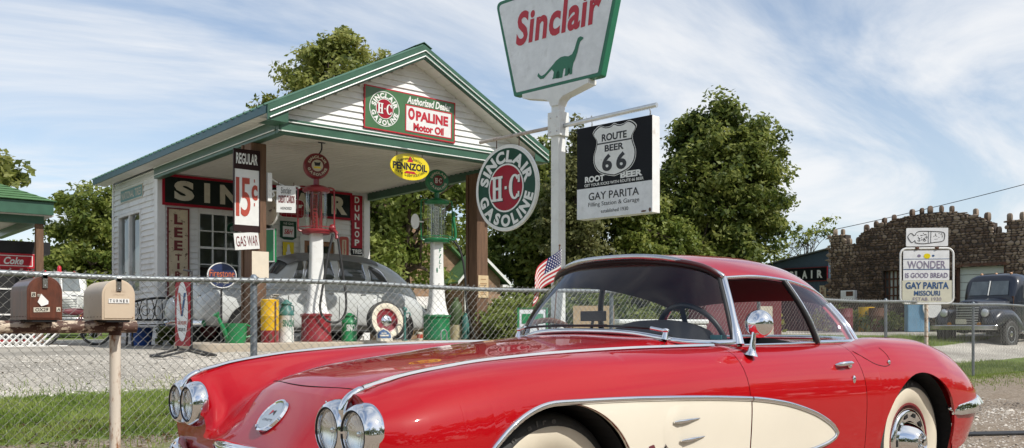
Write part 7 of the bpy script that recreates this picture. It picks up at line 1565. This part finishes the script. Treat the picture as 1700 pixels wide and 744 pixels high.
mb = MB(); mb.add([(1.8, -1.5, 2.05), (.75, -1.5, 3.0), (.75, .1, 3.0), (1.8, .1, 2.05)], [(0, 1, 2, 3)]); mb.add([(-.1, -1.5, 2.05), (.75, -1.5, 3.0), (.75, .1, 3.0), (-.1, .1, 2.05)], [(3, 2, 1, 0)]); mb.build('porch_roof', 'roof_shingle', ho, solid=.06)
mb = MB(); mb.add([(1.82, -1.54, 1.98), (.75, -1.54, 2.95), (.75, -1.54, 3.06), (1.82, -1.54, 2.09)], [(0, 1, 2, 3)]); mb.add([(-.12, -1.54, 1.98), (.75, -1.54, 2.95), (.75, -1.54, 3.06), (-.12, -1.54, 2.09)], [(3, 2, 1, 0)]); mb.box((1.55, -1.5, 1.94), (1.84, .1, 2.0)); mb.build('white_eaves', 'white', ho, solid=.04)
mb = MB(); mb.box((1.70, -1.45, 0), (1.78, -1.37, 1.95)); mb.build('porch_post', 'white', ho)
mb = MB(); mb.box((.26, -1.36, 0), (.68, -1.31, 1.75)); dd = mb.build('door', 'dark', ho); mb = MB(); mb.box((.2, -1.37, 0), (.26, -1.31, 1.81)); mb.box((.68, -1.37, 0), (.74, -1.31, 1.81)); mb.box((.26, -1.37, 1.75), (.68, -1.31, 1.81)); mb.build('frame', 'white', dd)
mb = MB(); mb.box((.25, -1.62, 2.15), (.85, -1.58, 2.75)); mb.build('gable_panel', 'sign_grey', ho)
for x0, x1, z, y, d in ((-1.9, -.35, 1.62, -.02, .8), (1.20, 1.55, 1.42, -1.33, .35)):
    mb = MB()
    for i in range(10): a = x0 + (x1 - x0) * i / 10; b = x0 + (x1 - x0) * (i + .92) / 10; mb.add([(a, y, z), (b, y, z), (b, y - d, z - .32), (a, y - d, z - .32), (b, y - d, z - .42), (a, y - d, z - .42)], [(3, 2, 1, 0), (5, 4, 2, 3)])
    mb.build('awning', 'white', ho)
mb = MB(); mb.box((-1.8, -.03, .75), (-.5, -.01, 1.5)); w_ = mb.build('window', 'white', ho); mb = MB(); mb.box((-1.72, -.04, .82), (-.58, -.032, 1.43)); mb.build('pane', 'dk_glass', w_)
mb = MB(); mb.box((-1.9, 1.2, 4.2), (-1.3, 1.7, 5.3)); mb.build('chimney', 'brick', ho)
# ------------------------------------------------------------------ odds and ends standing behind the fence
r = thing('iron_wheel', 'rusty spoked iron implement wheel leaning behind the fence', 'wheel', (7.68, 8.56, gz(7.68, 8.56)), R(-30)); mb = MB(); rr = .46; T = Matrix.Rotation(R(8), 4, 'X')
mb.tube([(rr * math.cos(2 * PI * k / 40), 0, rr + rr * math.sin(2 * PI * k / 40)) for k in range(40)], .035, 6, closed=True, T=T)
for k in range(10): a = 2 * PI * k / 10; mb.tube([(0, 0, rr), (rr * math.cos(a), 0, rr + rr * math.sin(a))], .012, 6, T=T)
mb.lathe([(0, -.08), (.07, -.08), (.07, .08), (0, .08)], 12, 0, T @ Matrix.Translation((0, 0, rr)) @ AX_Y); mb.build('spoked_rim', 'rust', r, 50)
r = thing('folding_board', 'small white board in a bright green frame behind the fence', 'sign', mat=frame((8.2, 9.4, gz(8.2, 9.4)), (.75, -.66, 0)) @ Matrix.Rotation(R(-10), 4, 'X')); mb = MB(); mb.tube([(-.2, 0, 0), (-.2, 1.0, 0), (.2, 1.0, 0), (.2, 0, 0)], .018, 6); mb.build('frame', 'can_green', r); mb = MB(); mb.box((-.18, .35, -.01), (.18, .98, .01)); mb.build('board', 'sign_grey', r); mb = MB(); mb.box((-.15, .78, .011), (.15, .92, .014)); mb.build('green_band', 'can_green', r)
r = thing('chest_cooler', 'white chest drinks cooler standing behind the fence', 'cooler', (10.6, 9.3, gz(10.6, 9.3)), R(-20)); mb = MB(); mb.box((-.75, -.32, .14), (.75, .32, .78)); mb.build('cabinet', 'truck_white', r, bevel=.03); mb = MB(); mb.box((-.77, -.34, .78), (.77, .34, .85)); mb.build('lid', 'white', r, bevel=.02)
for x in (-.66, .66):
    for y in (-.26, .26): mb = MB(); mb.tube([(x, y, 0), (x, y, .14)], .025, 8); mb.build('leg', 'iron', r)
for x in (-.35, .2): mb = MB(); mb.lathe([(.14, -.334), (.10, -.345), (.10, -.335), (0, -.335)], 20, 0, Matrix.Translation((x, 0, .45)) @ Matrix.Rotation(R(90), 4, 'X') @ Matrix.Scale(-1, 4, (0, 0, 1)) @ Matrix.Translation((0, 0, 0))); mb.build('badge', 'maroon', r)
r = thing('maroon_cabinet', 'tall faded maroon cabinet with paper notices behind the fence', 'cabinet', (13.05, 9.6, gz(13, 9.6)), R(-22)); mb = MB(); mb.box((-.75, -.3, .05), (.75, .3, 1.45)); mb.build('cabinet_body', 'maroon', r, bevel=.03); mb = MB(); mb.box((-.78, -.33, 1.45), (.78, .33, 1.52)); mb.build('top', 'maroon', r, bevel=.01)
for x, z in ((.42, .95), (.44, .62)): mb = MB(); mb.box((x - .13, -.312, z - .11), (x + .13, -.302, z + .11)); mb.build('notice', 'letter_cream', r)
r = thing('cola_board', 'tan board with black soda lettering leaning behind the fence', 'sign', mat=frame((8.62, 8.6, gz(8.6, 8.6)), (.8, -.6, 0)) @ Matrix.Rotation(R(-8), 4, 'X')); mb = MB(); mb.box((-.28, .05, -.015), (.28, 1.12, 0)); mb.build('board', pm('tan_board', (.42, .30, .17), .7, var=.12), r); mb = MB(); mb.box((-.27, .50, .001), (.27, .78, .003)); mb.build('label_field', 'sign_grey', r); mb = MB(); text(mb, 'PEPSI', 0, .64, .44, .14, .006, bold=.04); mb.build('lettering', 'letter_black', r)
rnd = random.Random(9)
for i, (px, m_, lab, h) in enumerate(((1402, 'maroon', 'faded maroon drum in front of the stone garage', .86), (1438, 'can_yellow', 'rusty yellow drum in front of the stone garage', .9), (1456, 'rust', 'rust orange-brown drum in front of the stone garage', .86), (1500, 'sign_brown', 'dark brown drum in front of the stone garage window', .9))):
    p = at(px, 32.6 + (i % 2) * .5); r = thing('oil_drum', lab, 'drum', p, 0); mb = MB(); mb.lathe([(0, 0), (.28, 0), (.285, h * .3), (.295, h * .32), (.285, h * .34), (.285, h * .64), (.295, h * .66), (.285, h * .68), (.28, h), (0, h - .02)], 24); mb.build('drum_body', m_, r, 40)
p = at(1522, 31.6); r = thing('blue_cabinet', 'light blue upright cabinet behind the bread sign', 'cabinet', p, R(-50)); mb = MB(); mb.box((-.36, -.25, 0), (.36, .25, 1.25)); mb.build('cabinet_body', pm('light_blue_paint', (.16, .32, .46), .5, var=.15), r, bevel=.03); mb = MB(); mb.prism(ellipse(.3, .36, 20), 0, .03, 0, front((.42, -.28, .85))); mb.build('round_panel', 'letter_white', r)
r = thing('ground_strap', 'flat black rubber strip lying on the gravel behind the tail of the car', 'rubber strip', (7.2, 4.0, .0)); mb = MB(); P = catmull([(-.6, .5, .012), (.4, -.12, .02), (1.5, -.75, .014), (3.0, -1.5, .02)], 6); mb.grid([[(p.x - .05, p.y - .07, p.z), (p.x + .05, p.y + .07, p.z)] for p in P]); mb.build('strip', 'rubber', r, solid=.012)
def cable(label, a, b, sag, rad=.012):
    a, b = Vector(a), Vector(b); r = thing('overhead_wire', label, 'wire', a); mb = MB(); mb.tube([(b - a) * (k / 24) - Vector((0, 0, 4 * sag * (k / 24) * (1 - k / 24))) for k in range(25)], rad, 5); mb.build('cable', 'black', r)
def pt(px, py, Z): k = (px - 850) / 1500; return (Z * (.640 + .768 * k), Z * (.768 - .640 * k), .97 + (540 - py) / 1500 * Z)
cable('thin overhead wire passing behind the stone garage', pt(1150, 425, 46), pt(1780, 285, 38), .25, .016)

# ------------------------------------------------------------------ trees and shrubs
tree('shade_tree', 'tall maple tree rising behind the station roof', at(546, 36), [(0, 0, 9.2, 2.2, 2.2, 2.9), (-1.5, 1.2, 7.8, 1.6, 1.6, 1.9), (1.6, -1.0, 9.2, 1.2, 1.2, 2.4), (.5, -.2, 11.4, 1.0, 1.0, 1.4), (-.7, .6, 10.6, .8, .8, 1.3)], 250, 105, .17, LEAF['maple'], .22, 'trees behind the station', .62, 3)
tree('shade_tree', 'dense green tree at the left of the station', at(158, 33), [(0, 0, 3.6, 1.75, 1.75, 1.9), (.5, 0, 4.7, 1.2, 1.2, 1.2), (-.5, .2, 2.2, 1.5, 1.5, 1.3), (1.2, -.6, 2.4, 1.2, 1.2, 1.4)], 190, 110, .14, LEAF['mid'], .2, 'trees behind the station', .5, 5)
tree('shade_tree', 'low bushy tree behind the white truck', at(88, 36), [(-1.0, 0, 2.3, 1.5, 1.5, 1.3), (.8, 0, 2.4, 1.4, 1.4, 1.4), (-.2, .3, 1.4, 2, 1.4, .9)], 170, 100, .14, LEAF['light'], .13, 'trees behind the station', .5, 6)
tree('shade_tree', 'tree with its branch tips showing at the far left edge', at(-38, 24), [(0, 0, 4.1, 1.15, 1.15, .8), (.45, -.4, 4.4, .75, .75, .5), (-.6, .5, 4.9, 1.2, 1.2, .8)], 80, 60, .16, LEAF['maple'], .15, 'trees behind the station', .4, 7)
tree('shade_tree', 'spreading leafy tree seen under the canopy between the fuel pumps', at(668, 27), [(0, 0, 4.6, 2.1, 2.1, 1.5), (-1.2, .6, 3.4, 1.7, 1.7, 1.5), (1.3, -.6, 5.0, 1.3, 1.3, 1.0), (1.0, -.9, 3.3, .9, .9, .5), (-.4, 0, 2.3, 1.6, 1.6, 1.0)], 210, 90, .13, LEAF['light'], .2, 'trees behind the station', .45, 8, limbs=14)
tree('shade_tree', 'broad dark tree behind the middle of the canopy', at(600, 40), [(0, 0, 4.5, 3.4, 2.5, 2.4), (2.2, -1.6, 3.8, 2.2, 2.0, 2.2), (-2, 1.4, 3.5, 2.4, 2, 2)], 260, 100, .19, LEAF['dark'], .25, 'trees behind the station', .7, 9)
tree('shade_tree', 'tall dark tree behind the round gasoline sign', at(908, 36), [(0, 0, 4.6, 1.8, 1.8, 3.0), (-1.2, .8, 3.0, 1.8, 1.8, 2.0), (1.2, -.9, 5.5, 1.3, 1.3, 2.6), (0, 0, 6.8, .9, .9, 1.3)], 260, 115, .16, LEAF['dark'], .2, 'trees behind the signs', .6, 10)
tree('shade_tree', 'slim tree with rusty top leaves behind the sign pole', at(968, 33), [(0, 0, 6.4, .75, .75, 2.0), (.8, -.8, 6.8, .8, .8, 1.4), (-.3, .3, 4.5, 1.2, 1.2, 2.0), (.3, 0, 2.6, 1.4, 1.4, 1.6)], 220, 95, .13, LEAF['dry'], .14, 'trees behind the signs', .45, 11)
tree('shade_tree', 'mid green tree just behind the root beer sign', at(1035, 35), [(0, 0, 5.6, 1.2, 1.2, 2.2), (-.4, .4, 7.2, .75, .75, 1.0), (.8, -.6, 3.6, 1.4, 1.4, 1.8)], 190, 105, .14, LEAF['mid'], .16, 'trees behind the signs', .5, 12)
tree('shade_tree', 'large full round tree right of the root beer sign', at(1200, 37), [(0, 0, 6.0, 2.4, 2.4, 2.8), (-.8, .7, 7.4, 1.5, 1.5, 1.6), (.9, -.8, 7.2, 1.4, 1.4, 1.6), (1.1, -1.1, 5.0, 1.35, 1.35, 1.8), (-1.6, 1.4, 5.0, 1.6, 1.6, 2.0), (.3, -.2, 3.2, 2.2, 2.2, 1.5), (.1, 0, 8.9, .8, .8, .8)], 390, 130, .16, LEAF['dark'], .28, 'trees behind the signs', .62, 13, limbs=16)
tree('shade_tree', 'olive tree low between the big round tree and the sign pole', at(1105, 36), [(0, 0, 3.0, 1.5, 1.5, 2.0), (1.0, -.8, 2.0, 1.6, 1.6, 1.4), (-1, .8, 2.2, 1.5, 1.5, 1.6)], 200, 100, .14, LEAF['light'], .12, 'trees behind the signs', .5, 14)
tree('sapling', 'thin sapling with sparse branches left of the blue shed', at(1338, 42), [(0, 0, 4.2, 1.2, 1.2, .8), (-.9, .6, 3.4, 1, 1, .8), (.7, -.6, 4.7, .6, .6, .6)], 26, 26, .15, LEAF['mid'], .05, None, .32, 15, limbs=18)
def shrub(label, p, rx, h, leaf, mat, n, seed, per=60, cl=.22): 
    t = tree('shrub', label, p, [(0, 0, h * .5, rx, rx, h * .48), (rx * .5, -rx * .3, h * .4, rx * .7, rx * .7, h * .4), (-rx * .5, rx * .3, h * .45, rx * .7, rx * .7, h * .42)], n, per, leaf, mat, .025, None, cl, seed, 'shrub', limbs=8)
shrub('tall bare-twigged shrub right of the sign pole', at(1030, 26), 1.3, 2.6, .10, LEAF['dry'], 130, 21, 60, .3)
shrub('bright green bush below the root beer sign', at(1085, 27), 1.2, 2.3, .12, LEAF['light'], 140, 22, 60, .3)
shrub('dark bush between the right post and the iron wheel', at(868, 19), .9, 1.2, .08, LEAF['light'], 90, 23)
shrub('small leafy bush right of the standpipe', at(848, 17), .5, .8, .07, LEAF['light'], 70, 24)
shrub('green bush in front of the stone house', at(805, 25), 1.0, 1.0, .09, LEAF['mid'], 90, 25)
shrub('low bush below the station wall beside the bench', Vector((6.25, 17.55, ZG)), .35, .45, .06, LEAF['mid'], 40, 26, 45, .12)
shrub('bush behind the fence at the middle of the windscreen', at(985, 16), .9, 1.2, .08, LEAF['dark'], 110, 27)
shrub('bush behind the maroon cabinet', at(1180, 24), 1.6, 1.7, .11, LEAF['dark'], 140, 28, 60, .3)
shrub('long dark hedge bush at the left foot of the stone garage', at(1410, 33.3), 1.2, .95, .12, LEAF['dark'], 50, 29, 50, .28)
shrub('dark hedge bush in front of the garage window', at(1478, 33), 1.0, .7, .12, LEAF['dark'], 40, 30, 50, .28)
# far-off wood that closes the view all round, and on the other side of the road
def wood(name, pts, n, leaf, mat, hmax):
    cs = []; rs = []
    for _ in range(n):
        i = RNG.integers(len(pts) - 1); t_ = RNG.random(); p = Vector(pts[i]).lerp(Vector(pts[i + 1]), t_); h = hmax * (.68 + .45 * mnoise.noise((p.x * .07, p.y * .07, 0))); cs.append((p.x + RNG.normal() * 3, p.y + RNG.normal() * 3, gz(p.x, p.y) + h * RNG.random()**.8)); rs.append(1.4)
    o = np_mesh(name, leaves(cs, rs, 26, leaf), 4, mat); o['kind'] = 'stuff'; tag(o, 'far-off belt of mixed green trees on the horizon', 'woodland')
wood('woodland', [(-60, 110), (-20, 120), (30, 125), (80, 110), (130, 70), (140, 20), (130, -20)], 1700, .8, LEAF['mid'], 8)
wood('woodland', [(-120, -5), (-70, -28), (-20, -34), (40, -32), (110, -20)], 2000, .9, LEAF['dark'], 19); bpy.data.objects['woodland.001']['label'] = 'far-off belt of trees on the other side of the road'
# ------------------------------------------------------------------ grass
def blades(n, x0, x1, y0, y1, hgt, dens):
    X = RNG.uniform(x0, x1, n); Y = RNG.uniform(y0, y1, n); keep = [RNG.random() < zone(x, y)[1]**2 * dens * (.45 + .9 * max(0, .5 + mnoise.noise((x * 1.3, y * 1.3, 3)))) for x, y in zip(X, Y)]
    X, Y = X[keep], Y[keep]; Zg = np.array([gz(x, y) for x, y in zip(X, Y)]); n = len(X); a = RNG.uniform(0, 2 * PI, n); h = hgt * RNG.uniform(.5, 1.3, n); wd = .004 + .004 * RNG.random(n); le = RNG.normal(size=(n, 2)) * (h * .35)[:, None]
    b = np.stack([X, Y, Zg - .005], 1); d = np.stack([np.cos(a), np.sin(a), np.zeros(n)], 1) * wd[:, None]; tip = b + np.stack([le[:, 0], le[:, 1], h], 1); return np.stack([b - d, b + d, tip], 1)
o = np_mesh('grass', np.concatenate([blades(110000, -1, 9, 7.2, 11.3, .055, 1), blades(40000, 8, 22, 7.0, 10, .08, 1), blades(22000, 13, 30, 11, 14.5, .10, 1), blades(26000, 7, 20, 4.8, 7.5, .045, 3)]), 3, LEAF['grass']); o['kind'] = 'stuff'; tag(o, 'short green grass growing on the verge behind the fence', 'grass')
# loose stones: gravel forecourt and the shoulder of the road
def pebbles(n, x0, x1, y0, y1, s0, s1, cond):
    X = RNG.uniform(x0, x1, n); Y = RNG.uniform(y0, y1, n); k = [cond(x, y) for x, y in zip(X, Y)]; X, Y = X[k], Y[k]; n = len(X)
    s = RNG.uniform(s0, s1, n) * (1 + (RNG.random(n) < .06)); a = RNG.uniform(0, 6.3, n); Zg = np.array([gz(x, y) for x, y in zip(X, Y)]); C = np.stack([X, Y, Zg + s * .2], 1)
    e1 = np.stack([np.cos(a), np.sin(a), RNG.normal(size=n) * .2], 1) * s[:, None]; e2 = np.stack([-np.sin(a), np.cos(a), RNG.normal(size=n) * .2], 1) * (s * RNG.uniform(.6, 1, n))[:, None]; up = np.stack([RNG.normal(size=n) * .2, RNG.normal(size=n) * .2, np.ones(n)], 1) * (s * RNG.uniform(.4, .8, n))[:, None]
    R4 = [C + e1, C + e2, C - e1, C - e2]; return np.concatenate([np.stack([R4[i], R4[(i + 1) % 4], C + up], 1) for i in range(4)])
def joined(name, V, mat, label):
    n = len(V) // 4; o = np_mesh(name, V, 3, mat); bm = bmesh.new(); bm.from_mesh(o.data); bmesh.ops.remove_doubles(bm, verts=bm.verts, dist=1e-5); bm.to_mesh(o.data); bm.free(); o['kind'] = 'stuff'; return tag(o, label, 'gravel')
joined('gravel', pebbles(26000, -1.5, 10, 8.9, 13.0, .006, .014, lambda x, y: y > 9.75 or RNG.random() < .06), leafmat('forecourt_stones', (.30, .27, .225), (.54, .50, .43), (.78, .74, .66), 0., .9), 'pale loose gravel on the forecourt')
joined('gravel', pebbles(26000, 5.8, 12.5, 1.0, 7.6, .006, .016, lambda x, y: RNG.random() < (1 - .85 * smoothstep(4.6, 6.4, y)) * (.35 + .9 * max(0, .35 + mnoise.noise((x * .7, y * .7, 8))))), leafmat('shoulder_stones', (.10, .08, .062), (.34, .29, .24), (.66, .60, .52), 0., .9), 'brown loose gravel on the road shoulder')
# fallen leaves near the front of the car
cs = [(RNG.uniform(.4, 3.5), RNG.uniform(7.0, 8.6)) for _ in range(420)]; L_ = []
for x, y in cs:
    a = RNG.uniform(0, 6.3); s = RNG.uniform(.012, .035); c, sn = math.cos(a) * s, math.sin(a) * s; z = gz(x, y) + .012; L_.append([(x - c, y - sn, z), (x + sn * .6, y - c * .6, z + RNG.uniform(0, .02)), (x + c, y + sn, z + RNG.uniform(0, .02)), (x - sn * .6, y + c * .6, z)])
o = np_mesh('fallen_leaves', np.array(L_), 4, LEAF['rust']); o['kind'] = 'stuff'; tag(o, 'dry fallen leaves scattered on the dirt below the fence', 'leaves')
